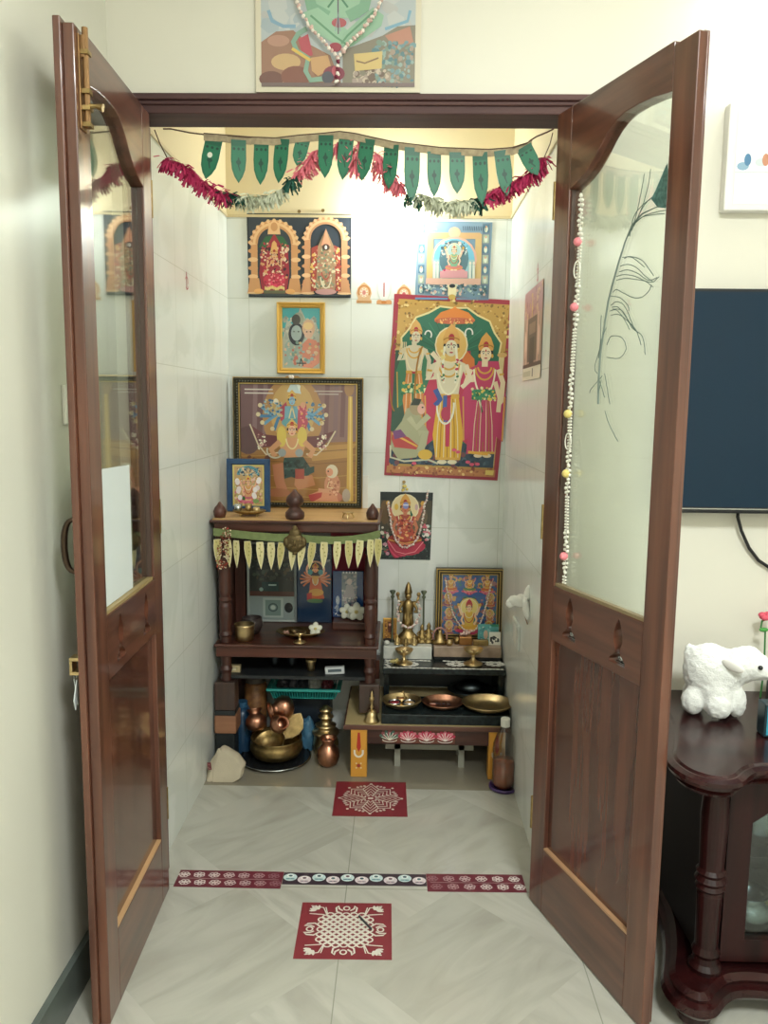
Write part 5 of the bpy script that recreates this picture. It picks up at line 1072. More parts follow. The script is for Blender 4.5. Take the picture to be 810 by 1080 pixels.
p = Paint(.001, 0, 0); p.base([(-22, -38), (22, -38), (22, 38), (-22, 38)], 'b07a38', .0006); p.dabs(30, -20, -36, 20, 36, ['8a4c28', 'e0b060', '5c3420'], 4); p.ell(0, -8, 9, 22, '5c2c20'); p.ell(0, -20, 5, 6, 'e0a080'); p.done('print', PRINT, t, (0, -.0068, .046))
mini_idol('small_idol', 'tiny brass idol just left of the tall brass idol base', px(419, 1.02), 1.022, MZ, .045)
mini_idol('small_idol', 'tiny brass idol directly before the tall brass idol', px(428, 1.015), 1.012, MZ, .04, BRASSD)
mini_idol('small_idol', 'tiny brass idol right of the tall brass idol base, nearest to it', px(437, 1.02), 1.018, MZ, .042)
mini_idol('small_idol', 'upright thin brass idol left of the gap between the two marble slabs', px(445, 1.05), 1.055, MZ, .078, BRASSD)
mini_idol('small_idol', 'upright brass idol at the right end of the white marble slab', px(452, 1.05), 1.055, MZ, .085, BRASSD)
tag(obj('white_pebble', (lambda b: (blob(b, (0, 0, .009), (.012, .010, .009)), b)[1])(nb()), mat('pale_stone', 'd8d8d0', .5), None, (px(408, 1.02), 1.02, MZ), smooth=True), 'round white stone in front of the gold framed plaque', 'stone')
tag(obj('black_bowl', lat([(0, 0), (.012, 0), (.018, .012), (.016, .012), (0, .004)], 16), BLACK, None, (px(408.5, 1.05), 1.055, MZ), smooth=True), 'tiny black bowl before the gold framed plaque', 'bowl')
MZ2 = MZ+.0022
# arched shrine figure
t = thing('arched_figure', 'small pink and brass arched figure at the left end of the stone slab', 'idol', (px(464, 1.03), 1.035, MZ2))
bm = nb(); tube(bm, [(.028*cos(radians(a_)), 0, .03+.036*sin(radians(a_))) for a_ in range(-20, 201, 20)], .004, 6); obj('arch', bm, mat('pink_resin', 'b08078', .5), t, smooth=True)
obj('figure', lat([(0, 0), (.028, 0), (.028, .012), (.018, .018), (.014, .035), (.009, .045), (.008, .055), (0, .060)], 16, Matrix.Diagonal((1, .6, 1, 1))), BRASSD, t, smooth=True)
tag(obj('brass_cup', lat([(0, 0), (.010, 0), (.014, .010), (.013, .018), (.011, .018), (.010, .004), (0, .004)], 16), BRASS, None, (px(474, 1.02), 1.02, MZ2), smooth=True), 'tiny low brass cup on the stone slab beside the pink arched figure', 'cup')
tag(obj('brass_cup', lat([(0, 0), (.010, 0), (.014, .010), (.013, .024), (.011, .024), (.010, .004), (0, .004)], 16), BRASSD, None, (px(482, 1.04), 1.045, MZ2), smooth=True), 'little old brass cup just left of the square brass pot on the stone slab', 'cup')
t = thing('square_pot', 'square brown brass pot with pink flowers on top, middle of the stone slab', 'pot', (px(491, 1.03), 1.035, MZ2))
obj('pot_body', bx(-.026, .026, -.014, .014, 0, .034), mat('brown_brass', '9a6c3c', .4, .6), t, bevel=.004); bm = nb(); [blob(bm, (random.uniform(-.02, .02), random.uniform(-.008, .008), .038+random.uniform(0, .010)), .007, sub=1) for _ in range(9)]; obj('flower_heads', bm, FLOWP, t, smooth=True)
tag(obj('incense_box', bx(-.03, .03, -.010, .010, 0, .022), BRASSD, None, (px(507, 1.03), 1.028, MZ2), bevel=.002), 'low brass box right of the square pot on the stone slab', 'box')
p = Paint(.001, 0, 0); p.base([(-42, -38), (42, -38), (42, 38), (-42, 38)], '5ca8a8', .0012); p.rect(8, -38, 42, -28, '2c8468'); p.dabs(20, -40, -30, 10, 30, ['88c8c8', 'c8d8d0', '4c8890'], 6); p.ell(-10, 4, 9, 18, 'd8b8a0')
tag(p.done('devotional_card', PRINT, None, (px(515, 1.055), 1.062, MZ2+.038), (-radians(6), 0, 0)), 'turquoise printed card leaning on the lower right of the picture of many figures', 'card')
p = Paint(.001, 0, 0); p.base([(-23, -26), (23, -26), (23, 26), (-23, 26)], 'e8e6dc', .0012); p.dabs(22, -16, -8, 18, 18, ['1c1c20', '3a3a3c'], 4.5)
tag(p.done('small_card', PRINT, None, (px(522, 1.03), 1.036, MZ2+.026), (-radians(8), 0, 0)), 'white card with a black drawing in front of the turquoise card', 'card')
lamp('oil_lamp', 'left brass oil lamp standing on the granite step before the tall idol', (W(426, 697, 2, STZ).x, .948, STZ), 1.15)
tag(obj('flower_petals', (lambda b: ([blob(b, (random.uniform(-.014, .012), random.uniform(-.008, .008), random.uniform(.004, .016)), (.008, .007, .005), (random.random(), 0, random.random()), sub=1) for _ in range(12)], b)[1])(nb()), mat('dry_petals', 'c8b878', .7), None, (W(421, 697, 2, STZ).x-.018, .94, STZ), smooth=True), 'small heap of yellowish petals beside the left oil lamp', 'flower')
lamp('oil_lamp', 'right brass oil lamp standing on the granite step before the picture of many figures', (W(498, 697, 2, STZ).x, .955, STZ), 1.25)
# ---- under the step
t = thing('steel_basin', 'dark steel basin with a lid kept under the granite step', 'basin', (.425, 1.0, BZ+.002))
t.scale = (.82, .82, 1)
obj('basin_body', lat([(0, 0), (.07, 0), (.10, .03), (.115, .034), (.114, .038), (.095, .034), (0, .02)], 30, Matrix.Diagonal((1, .85, 1, 1))), DSTEEL, t, smooth=True)
obj('basin_lid', lat([(0, .075), (.02, .072), (.05, .062), (.075, .042), (.07, .040), (0, .06)], 26, Matrix.Diagonal((1, .85, 1, 1))), DSTEEL, t, smooth=True)
# ---- plates
PLY = .80
def plate(name, label, u, y, rx, ry, m, prof_h=.018, hammered=False):
    t = thing(name, label, 'plate', (W(u, 742, 1, y).x, y, SLZ))
    obj('dish', lat([(0, 0), (rx*.62, 0), (rx*.85, prof_h*.4), (rx, prof_h), (rx*1.0, prof_h+.002), (rx*.96, prof_h+.001), (rx*.80, prof_h*.5), (rx*.6, .003), (0, .003)], 40, Matrix.Diagonal((1, ry/rx, 1, 1))), m, t, smooth=True)
    return t
p1 = plate('brass_plate', 'leftmost brass plate on the granite slab, holding powders and a spoon', 423.5, PLY, .074, .070, BRASS, .024)
tx, ty = p1.location.x, p1.location.y
for dx, dy, r_, m_, fm_, lab in ((-.026, -.012, .024, STEEL, mat('red_powder', 'a01c2c', .9), 'steel cup of red powder in the leftmost plate'), (.028, -.010, .024, STEEL, mat('yellow_powder', 'c8a070', .9), 'steel cup of pale powder in the leftmost plate'), (.0, .030, .020, BRASS, mat('orange_powder', 'c07840', .9), 'brass cup of orange powder at the back of the leftmost plate')):
    t = thing('powder_cup', lab, 'cup', (tx+dx, ty+dy, SLZ+.0032)); obj('cup_body', lat([(0, 0), (r_*.75, 0), (r_, .018), (r_*.92, .018), (r_*.7, .004), (0, .004)], 20), m_, t, smooth=True); obj('powder', lat([(0, .016), (r_*.86, .0135), (0, .0130)], 18), fm_, t, smooth=True)
tag(obj('spoon', tb([(0, 0, 0), (.004, .008, .02), (.0, .012, .036), (-.006, .012, .042)], [.004, .0025, .003, .006]), BRASSD, None, (tx+.008, ty+.012, SLZ+.005), smooth=True), 'curled brass spoon standing in the leftmost plate', 'spoon')
p2 = plate('copper_plate', 'middle copper plate on the granite slab with dark crumbs in it', 467, PLY, .078, .070, COPPER, .020)
for i in range(4):
    bm = nb(); [blob(bm, (random.uniform(-.006, .006), random.uniform(-.004, .004), .004), .005, sub=1) for _ in range(3)]
    tag(obj('dark_betel_piece', bm, mat('dark_crumb', '3a2420', .7), None, (p2.location.x-.02+i*.013, PLY+.010-.006*(i % 2), SLZ+.003), smooth=True), ('dark crumb furthest left in the copper plate', 'second dark crumb from the left in the copper plate', 'third dark crumb from the left in the copper plate', 'dark crumb furthest right in the copper plate')[i], 'crumb')
tag(obj('leaf_piece', (lambda b: (blob(b, (0, 0, .003), (.018, .008, .002), sub=1), b)[1])(nb()), mat('pinkish_leaf', 'c09080', .6), None, (p2.location.x-.034, PLY+.012, SLZ+.003), smooth=True), 'pale petal in the copper plate', 'petal')
p3 = plate('brass_tray', 'large plain brass tray at the right end of the granite slab', 514, PLY-.012, .096, .088, BRASS, .024)
# ---- bell
a = W(392, 760, 2, BZ+.002)
t = thing('hand_bell', 'small brass hand bell standing on the pale board of the bench', 'bell', (a.x, .735, BZ+.0013)); s = .9
obj('bell_body', lat([(0, 0), (.028, 0), (.030, .003), (.026, .010), (.021, .022), (.019, .034), (.012, .042), (0, .044)], 24), BRASS, t, smooth=True)
obj('bell_handle', lat([(0, .042), (.006, .043), (.004, .05), (.007, .056), (.004, .062), (.005, .078), (.009, .084), (.009, .090), (.005, .096), (.006, .102), (.003, .112), (0, .118)], 16), BRASS, t, smooth=True)
# ---- bottle
bp2 = W(531, 832, 2, 0); 
t = thing('plastic_bottle', 'clear plastic bottle half filled with dark amber liquid, standing before the bench', 'bottle', (W(531, 820, 1, .645).x, .64, 0))
tag(obj('purple_saucer', lat([(0, 0), (.045, 0), (.052, .006), (.052, .014), (.048, .014), (.046, .008), (0, .006)], 28), mat('purple_plastic', '4a3468', .4), None, t.location.copy(), smooth=True), 'purple plastic saucer under the clear bottle', 'saucer'); t.location.z = .0065
HB = W(531, 757, 1, .64).z; hb = HB-.026-.0065
obj('bottle_shell', lat([(0, 0), (.036, 0), (.041, .006), (.042, .02), (.041, .10), (.042, .14), (.040, hb*.70), (.030, hb*.83), (.016, hb*.95), (.0135, hb), (.0125, hb), (.015, hb*.95), (.029, hb*.83), (.039, hb*.70), (.0405, .14), (.0395, .02), (.036, .003), (0, .003)], 32), CLEAR, t, smooth=True)
obj('amber_liquid', lat([(0, .0035), (.035, .0035), (.0385, .018), (.0388, .100), (0, .100)], 32), mat('amber_oil', 'a04e28', .1, var=.5, vscale=18, coat=.4), t, smooth=True)
obj('screw_cap', lat([(0, hb-.004), (.0165, hb-.004), (.0165, hb+.022), (.015, hb+.025), (0, hb+.025)], 24), WHITE, t)
# ---- white flower on the right alcove wall
a = W(549, 640, 0, XR-.03)
fy = a.y+.06; z = W(546, 632, 1, fy).z
t = thing('wall_flower', 'white cloth flower with a thin stem stuck on the right alcove wall', 'flower', (XR, fy, z))
WH = mat('white_cloth_petal', 'ecece6', .8)
for (dx, dy, dz, rx, ry, rz, an) in ((-.034, -.01, -.004, .030, .014, .018, .3), (-.004, -.03, .026, .012, .018, .030, .2), (-.010, -.05, -.018, .012, .020, .040, -.2), (-.052, .0, -.012, .016, .014, .018, .9), (-.02, .0, .004, .018, .014, .014, 0)):
    bm = nb(); blob(bm, (dx, dy, dz), (rx, ry, rz), (0, an, 0)); obj('petal', bm, WH, t, smooth=True)
obj('stem', tb([(-.008, -.0, -.0), (-.012, -.01, -.03), (-.006, -.025, -.06), (-.001, -.03, -.075)], .002), mat('brown_stem', '8a7058', .7), t)
a = W(543, 655, 0, XR); t2 = thing('socket_cover', 'pale square socket plate on the right alcove wall below the white cloth flower', 'socket', (XR, .66, W(545, 668, 1, .66).z))
obj('plate', bx(-.008, 0, -.07, .07, -.045, .045), mat('pale_plastic', 'd4d8d2', .4), t2, bevel=.003); obj('socket_face', bx(-.010, -.008, -.03, .03, -.03, .03), WHITE, t2, bevel=.001)
# ================================================================ under the shrine
random.seed(71)
LZ = LOWB+.0006
for u, lab, m_, h_, r_, nm in ((290, 'left grey steel tumbler on the lower shrine board', DSTEEL, .055, .024, 'steel_tumbler'), (308, 'right grey steel tumbler on the lower shrine board', DSTEEL, .058, .024, 'steel_tumbler'), (328, 'small brass tumbler on the lower shrine board', BRASS, .045, .020, 'brass_tumbler')):
    yv = MF+.10 if nm[0] == 'b' else MF+.15
    t = thing(nm, lab, 'tumbler', (W(u, 702, 1, yv).x, yv, LZ)); obj('cup_body', lat([(0, 0), (r_*.7, 0), (r_*.75, h_*.3), (r_, h_*.8), (r_*1.08, h_), (r_*.98, h_), (r_*.7, h_*.3), (0, .004)], 24), m_, t, smooth=True)
for u, v, lab, wd, c in ((247, 707, 'small cream label box at the left of the lower shrine board', .045, 'b8a880'), (353, 703, 'white box with a dark printed band at the right of the lower shrine board', .072, 'd4d8d8')):
    yv = MF+.06; p = Paint(.001, 0, 0); hw = wd*500; p.base([(-hw, -13), (hw, -13), (hw, 13), (-hw, 13)], c, .02, c); p.rect(-hw*.7, -6, hw*.3 if wd < .05 else hw*.7, 5, 'd8d0b0' if wd < .05 else '5c6870')
    if wd < .05: p.line([(-hw*.8, -3), (hw*.6, -3)], 2, '7c7058')
    tag(p.done('small_box', PRINT, None, (W(u, v, 1, yv).x, yv, LZ+.013), (0, radians(-4) if wd > .05 else 0, 0)), lab, 'box')
# basket on a dark crate
cy_ = .955; bxz = W(320, 741, 1, .86).z
t = thing('plastic_crate', 'dark plastic crate hidden under the turquoise basket', 'crate', (W(322, 760, 1, 1.0).x, 1.0, .0006))
cz = bxz-.002
bm = nb(); box(bm, -.12, .10, -.018, .11, 0, cz); box(bm, -.125, .105, -.018, .115, cz-.03, cz-.02); obj('crate_body', bm, mat('dark_blue_plastic', '1a2430', .45), t)
TQ = mat('turquoise_plastic', '2c9c94', .4)
t = thing('turquoise_basket', 'turquoise slotted plastic basket full of small packets under the shrine', 'basket', (W(322, 735, 1, .95).x, .99, cz+.0012))
bw, bd, bh = .135, .10, .034
bm = nb(); box(bm, -bw*.85, bw*.85, -bd*.85, bd*.85, 0, .003)
for i in range(26):
    x = -bw*.88+i*(bw*1.76/25)
    for y in (-1, 1): tube(bm, [(x, y*bd*.85, 0), (x*1.08, y*bd*.97, bh)], .0018, 5)
for i in range(18):
    y = -bd*.85+i*(bd*1.7/17)
    for x in (-1, 1): tube(bm, [(x*bw*.87, y, 0), (x*bw*.98, y*1.08, bh)], .0018, 5)
obj('slotted_side', bm, TQ, t)
bm = nb(); lp_ = []
for ins, z_ in ((-.008, bh), (-.008, bh+.010), (.008, bh+.010), (.008, bh)):
    lp_.append([bm.verts.new((sx*(bw-ins), sy*(bd-ins), z_)) for sx, sy in ((-1, -1), (1, -1), (1, 1), (-1, 1))])
for kx in range(4):
    a, b_ = lp_[kx], lp_[(kx+1) % 4]
    for i in range(4): bm.faces.new((a[i], a[(i+1) % 4], b_[(i+1) % 4], b_[i]))
obj('basket_rim', bm, TQ, t, bevel=.002)
tb_ = t.location.copy()
for i, (dx, c, r_, nm, lab) in enumerate(((-.09, '3c3a40', .026, 'dark_packet', 'dark packet at the left end of the turquoise basket'), (-.05, '585860', .026, 'grey_packet', 'grey packet left of centre in the turquoise basket'), (-.01, '2c3038', .026, 'dark_packet', 'dark packet at the centre of the turquoise basket'), (.035, 'a8a8a0', .034, 'crumpled_packet', 'pale crumpled packet in the turquoise basket'), (.085, '6c2c34', .026, 'red_packet', 'dark red packet at the right end of the turquoise basket'))):
    bm = nb(); blob(bm, (0, 0, r_*1.2), (r_*.95, r_*1.6, r_*1.15), (random.random()*.6, random.random()*.4, 0), sub=3)
    for v_ in bm.verts: v_.co += Vector((random.uniform(-1, 1), random.uniform(-1, 1), random.uniform(-1, 1)))*.0035
    zmin = min(v_.co.z for v_ in bm.verts); bmesh.ops.translate(bm, verts=bm.verts, vec=(0, 0, -zmin+.0046))
    tag(obj(nm, bm, mat('packet_%d' % i, c, .4, var=.4, vscale=40), None, tb_+Vector((dx, -.02+.02*(i % 2), 0))), lab, 'packet')
# jar with golden lid & blue bottle behind at left
t = thing('snack_jar', 'clear jar of brown contents with a pale lid at the left under the shrine', 'jar', (W(268, 738, 1, .95).x, .985, 0)); zt = W(268, 716, 1, .95).z
obj('jar_body', lat([(0, 0), (.042, 0), (.044, .01), (.044, zt-.03), (.036, zt-.02), (0, zt-.02)], 26), mat('brown_contents', '6c4428', .5, c2='94683c', vscale=50), t, smooth=True); obj('jar_lid', lat([(0, zt-.021), (.040, zt-.021), (.040, zt), (0, zt)], 26), mat('dull_lid', '4c443c', .5), t)
t = thing('blue_bottle', 'dark blue round container standing behind the copper pots', 'bottle', (W(254, 760, 1, .885).x, .91, 0)); zt = W(258, 742, 1, .885).z
obj('bottle_body', lat([(0, 0), (.036, 0), (.038, .01), (.038, zt*.75), (.026, zt*.9), (0, zt*.9)], 26), mat('navy_plastic', '22405c', .3), t, smooth=True); obj('bottle_cap', lat([(0, zt*.89), (.022, zt*.89), (.022, zt), (0, zt)], 24), mat('navy_cap', '2c5878', .4), t)
# blue carrier bag
bm = nb(); blob(bm, (0, 0, .05), (.050, .035, .060), sub=4)
from mathutils import noise as NZ
for v_ in bm.verts:
    n_ = NZ.noise(v_.co*28)*.016+NZ.noise(v_.co*60)*.007; v_.co += v_.co.normalized()*n_; v_.co.z = max(v_.co.z, 0)
tag(obj('blue_plastic_bag', bm, mat('pale_blue_plastic', '4c7c9c', .35, var=.4, vscale=20), None, (W(324, 768, 1, .90).x, .925, .001), smooth=True), 'crumpled blue plastic bag between the brass basin and the stacked brass vessel', 'bag')
bpy.context.scene.objects['blue_plastic_bag'].scale = (.55, .6, 1.25)
# tray + brass basin
TX, TYY = W(291, 805, 1, .84).x-.002, .845
tag(obj('black_tray', lat([(0, 0), (.10, 0), (.122, .004), (.134, .010), (.134, .013), (.120, .009), (0, .005)], 44), mat('black_enamel', '1e2022', .25), None, (TX, TYY, 0), smooth=True), 'round black tray with a shiny rim under the brass basin', 'tray')
obj_ = bpy.context.scene.objects['black_tray']; bm = nb(); lathe(bm, [(.133, .010), (.137, .012), (.133, .014)], 44); obj('metal_rim', bm, STEEL, obj_, smooth=True)
t = thing('brass_basin', 'wide round brass basin on the black tray, filled with vessels', 'basin', (TX+.004, TYY, .0105))
obj('basin_body', lat([(0, 0), (.06, 0), (.088, .014), (.101, .038), (.099, .060), (.092, .072), (.098, .078), (.096, .081), (.088, .074), (.094, .058), (.096, .040), (.084, .018), (.058, .004), (0, .004)], 44), BRASSD, t, smooth=True)
cx_, cyy, c0 = t.location
t = thing('brass_bowl', 'tilted brass bowl lying in the wide brass basin', 'bowl', (cx_-.020, cyy-.004, .040), (radians(26), radians(-8), 0))
obj('bowl_body', lat([(0, 0), (.03, .002), (.052, .018), (.060, .042), (.057, .042), (.049, .020), (.028, .006), (0, .005)], 32), BRASSD, t, smooth=True)
t = thing('brass_leaf_dish', 'leaf-shaped brass dish leaning out of the basin to the right', 'dish', (cx_+.062, cyy+.006, .126), (radians(60), radians(25), radians(-15)))
bm = nb(); pts_ = [(0, -.05), (.020, -.035), (.034, -.010), (.036, .015), (.022, .040), (0, .058), (-.022, .040), (-.036, .015), (-.034, -.010), (-.020, -.035)]
prismz(bm, pts_, 0, .003); obj('dish_body', bm, BRASSD, t); obj('dish_rim', tb([(x, y, .003) for x, y in pts_], .0025, 6, True), BRASS, t, smooth=True)
def lota(name, label, loc, rot, s_, m=COPPER, r_=1.0):
    t = thing(name, label, 'pot', loc, rot)
    obj('pot_body', lat([(r*s_*r_, z*s_) for r, z in ((0, 0), (.022, 0), (.040, .012), (.048, .034), (.044, .056), (.028, .070), (.024, .078), (.034, .092), (.036, .096), (.031, .094), (.021, .080), (.025, .068), (.041, .054), (.045, .034), (.036, .014), (0, .006))], 32), m, t, smooth=True); return t
lota('copper_pot', 'copper pot lying on its side highest on the heap, mouth towards the left', (cx_+.058, cyy+.030, .205), (radians(96), radians(0), radians(-62)), .95)
lota('copper_pot', 'copper pot leaning at the left of the heap in the basin', (cx_-.072, cyy-.004, .112), (radians(-20), radians(-12), 0), .88)
lota('copper_tumbler', 'copper vessel pointing down to the right in the middle of the heap', (cx_+.004, cyy-.040, .150), (radians(60), radians(20), radians(25)), .70)
lota('copper_pot', 'copper pot standing on the floor in front of the stacked brass vessel', (W(346, 812, 1, .79).x, .795, 0), (0, 0, 0), 1.16, r_=.78)
t = thing('tiered_brass_vessel', 'tiered ringed brass vessel standing behind the copper pot on the floor', 'vessel', (W(343, 785, 1, .88).x, .905, 0)); zt = W(343, 744, 1, .90).z; s = zt/.22
obj('vessel_body', lat([(r, z*s) for r, z in ((0, 0), (.040, 0), (.046, .02), (.050, .05), (.044, .08), (.052, .095), (.054, .10), (.050, .105), (.034, .112), (.030, .118), (.040, .126), (.041, .131), (.030, .136), (.022, .142), (.020, .160), (.030, .166), (.030, .171), (.020, .176), (.018, .190), (.026, .196), (.026, .201), (.016, .208), (.010, .216), (0, .22))], 32), BRASS, t, smooth=True)
# cloth bag
CL = mat('cream_canvas', 'c8bca4', .9, bump=.3, bscale=400, var=.15, vscale=12)
q_ = [W(u, v, 1, .70) for u, v in ((211, 818), (228, 790), (236, 792), (262, 805), (257, 822), (245, 832))]
ox, oy = -.49, .66
t = thing('cloth_bag', 'folded cream cloth bag slumped against the left alcove wall', 'bag', (ox, oy, 0)); t.scale = (1.12, 1, 1.06)
def fold(name, pts, y0, y1, lean, m):
    bm = nb(); n = len(pts); N_ = 7; L = []
    for j in range(N_):
        f = j/(N_-1); bulge = sin(f*pi)*.006; y = y0+(y1-y0)*f; L.append([bm.verts.new((x+bulge*(1 if x > 0 else -1), y+lean*z, max(z+bulge*(.7 if z > .02 else 0), 0))) for x, z in pts])
    bm.faces.new(L[0]); bm.faces.new(L[-1][::-1])
    for a, b_ in zip(L, L[1:]):
        for i in range(n): bm.faces.new((a[i], b_[i], b_[(i+1) % n], a[(i+1) % n]))
    return obj(name, bm, m, t, smooth=False, bevel=.003)
fold('bag_body', [(-.035, 0), (.030, 0), (.052, .012), (.062, .050), (.040, .078), (.006, .098), (-.006, .104), (-.020, .088), (-.034, .040)], -.022, .028, .25, CL)
for i in range(3): fold('bag_fold', [(-.050-.004*i, 0), (-.036-.003*i, 0), (-.026-.004*i, .050), (-.008-.004*i, .100-.010*i), (-.016-.004*i, .102-.010*i), (-.036-.004*i, .05)], -.020+.012*i, .004+.012*i, .25, CL)
p = Paint(.001, 0, 0); p.base([(-7, -12), (5, -14), (8, 12), (-5, 14)], '6c2c34', .001); p.dabs(8, -4, -9, 4, 9, ['c8b0a0', '8c4850'], 2); p.done('printed_patch', PRINT, t, (-.042, -.026, .06), (0, 0, radians(-10)))
# ================================================================ floor stickers
def floor_sheet(p, name, label, loc, rz=0, cat='floor sticker', group=None):
    o = p.done(name, PRINT, None, loc, (-pi/2, 0, 0)); o.rotation_euler = Matrix.Rotation(rz, 3, 'Z').to_euler() if False else (-pi/2, 0, rz); return tag(o, label, cat, group)
MAR = '822a34'
# near square: lattice kolam
p = Paint(.001, 0, 0); p.base([(-122, -113), (121, -113), (121, 113), (-122, 113)], MAR, .0006); p.y = -.0002; WHT = 'd8d4c8'
R0 = 13
lim = {0: 3, 1: 3, 2: 2.5, 3: 1.6}
for i in range(-8, 9):
    for j in range(-8, 9):
        if (i+j) % 2: continue
        x, y = i*10.5, j*10.0
        if abs(x) > 68 or abs(y) > 68 or abs(x)+abs(y) > 108: continue
        p.arc(x, y, 9.6, 8.6, 0, 360, 4.4, WHT, n=10, same=True)
for s in (-1, 1):
    for q_ in (-1, 1):
        p.line([(q_*12, s*66), (q_*26, s*74), (q_*28, s*90), (q_*22, s*98), (q_*20, s*86), (q_*10, s*78)], 5, WHT, same=True)
        p.line([(s*66, q_*12), (s*80, q_*24), (s*98, q_*22), (s*106, q_*14), (s*90, q_*14), (s*80, q_*8)], 5, WHT, same=True)
        for k_ in range(5): an = radians(-50+k_*25)+math.atan2(q_, s); p.ell(s*76+cos(an)*15, q_*78+sin(an)*13, 10, 4, WHT, rot=math.degrees(an), n=10, same=True)
        p.line([(s*52, q_*62), (s*62, q_*90), (s*96, q_*98)], 3.5, WHT, same=True); p.line([(s*50, q_*64), (s*56, q_*92)], 3, WHT, same=True); p.line([(s*58, q_*60), (s*98, q_*64)], 3.5, WHT, same=True)
    p.arc(0, s*88, 8, 8, 0, 360, 4, WHT, n=12, same=True); p.arc(s*92, 0, 8, 8, 0, 360, 4, WHT, n=12, same=True)
c_ = [W(*q, 2, 0) for q in ((318, 953), (412, 952), (415, 1012), (310, 1012))]; ctr = sum(c_, Vector())/4; ctr.z = .0007
floor_sheet(p, 'floor_sticker', 'nearest square maroon floor sticker with a white lattice pattern and four lotus corners', ctr, radians(1))
tag(obj('incense_stick', tb([(-.018, .030, 0), (.016, -.022, 0)], .0028, 8), mat('dark_stick', '3a3c40', .5), None, ctr+Vector((.052, .022, .0034))), 'short dark stick lying on the nearest square floor sticker', 'stick')
# far square: star kolam
p = Paint(.001, 0, 0); p.base([(-125, -123), (125, -123), (125, 123), (-125, 123)], MAR, .0006); p.y = -.0002
for n_, ro, ri, wd in ((8, 100, 74, 4.5), (8, 84, 60, 4), (8, 66, 44, 4), (8, 48, 30, 4), (8, 28, 18, 4)):
    pts_ = []
    for k_ in range(n_*2):
        an = k_*pi/n_; r = (ro*(1.08 if k_ % 4 == 0 else .96) if k_ % 2 == 0 else ri); pts_.append((cos(an)*r, sin(an)*r*.98))
    p.line(pts_, wd, WHT, True, same=True)
for k_ in range(8):
    an = k_*pi/4+pi/8; p.line([(cos(an)*20, sin(an)*20), (cos(an)*70, sin(an)*70)], 3, WHT, same=True)
    for d_ in (-.14, 0, .14): p.ell(cos(an+d_)*92, sin(an+d_)*92, 7, 5, 'c8b8b0', rot=math.degrees(an), n=8, same=True)
    an = k_*pi/4; p.ell(cos(an)*108, sin(an)*106, 5, 5, WHT, n=8, same=True)
p.rect(-9, -6, 9, 6, WHT)
c_ = [W(*q, 2, 0) for q in ((354, 825), (427, 825), (430, 861), (352, 861))]; ctr = sum(c_, Vector())/4; ctr.z = .0007
floor_sheet(p, 'floor_sticker', 'farther square maroon floor sticker with a white star pattern, before the bench', ctr, radians(1))
def strip(x0, x1, yv, w_, label, kind, rz):
    L = (x1-x0)*500; h = w_*500; p = Paint(.001, 0, 0); p.base([(-L, -h), (L, -h), (L, h), (-L, h)], '6c2434' if kind else '3a2c38', .0006); p.y = -.0002
    if kind:
        fade = kind
        n = int(L*2/42)
        for i in range(n):
            x = -L+22+i*(2*L-44)/(n-1); f = (x+L)/(2*L); f = f if fade > 0 else 1-f
            c = tuple(int(a*(1-f*f*.8)+b*f*f*.8) for a, b in zip((222, 210, 206), (108, 44, 58)))
            for q_ in (-1, 1):
                yo = q_*h*.45
                for k_ in range(6): an = k_*pi/3+i*.4; p.arc(x+cos(an)*10+q_*5, yo+sin(an)*9*h/50, 6, 6*h/50, 0, 360, 3.4, c, n=7, same=True)
                p.ell(x+q_*5, yo, 3.5, 3.5, c, n=7, same=True)
        p.line([(-L+10, 0), (L-10, 0)], 2.4, 'a88888')
    else:
        n = 10
        for i in range(n):
            x = -L+L/n+i*2*L/n; y = (-1 if i % 2 else 1)*h*.18; c = ('c8dcdc', 'dcd0d4')[i % 2]
            p.ell(x, y*-1, L/n*.95, h*.62, c); p.ell(x, y*-1-h*.28*(1 if i % 2 else 1), L/n*.5, h*.30, ('e8f0ee', 'ece4e4')[i % 2]); p.ell(x, -y-h*.25, L/n*.28, h*.16, ('4c6c74', '6c4c5c', '2c4c5c')[i % 3])
            p.line([(x-L/n*.6, -y+h*.28), (x+L/n*.6, -y+h*.28)], h*.16, ('58a0a8', 'b09098')[i % 2]); p.line([(x-L/n*.45, -y+h*.28), (x-L/n*.1, -y+h*.28)], h*.1, '3c5460'); p.line([(x+L/n*.1, -y+h*.28), (x+L/n*.4, -y+h*.28)], h*.1, '3c5460')
    return floor_sheet(p, 'border_strip', label, ((x0+x1)/2, yv, .0007), rz)
strip(-.492, -.190, .050, .082, 'left maroon floor strip with white flower rows across the threshold', 1, radians(.3))
strip(-.189, .222, .063, .058, 'narrow middle floor strip with pale oval motifs across the threshold', 0, radians(.8))
strip(.223, .502, .058, .086, 'right maroon floor strip with white flower rows across the threshold', -1, radians(1.2))
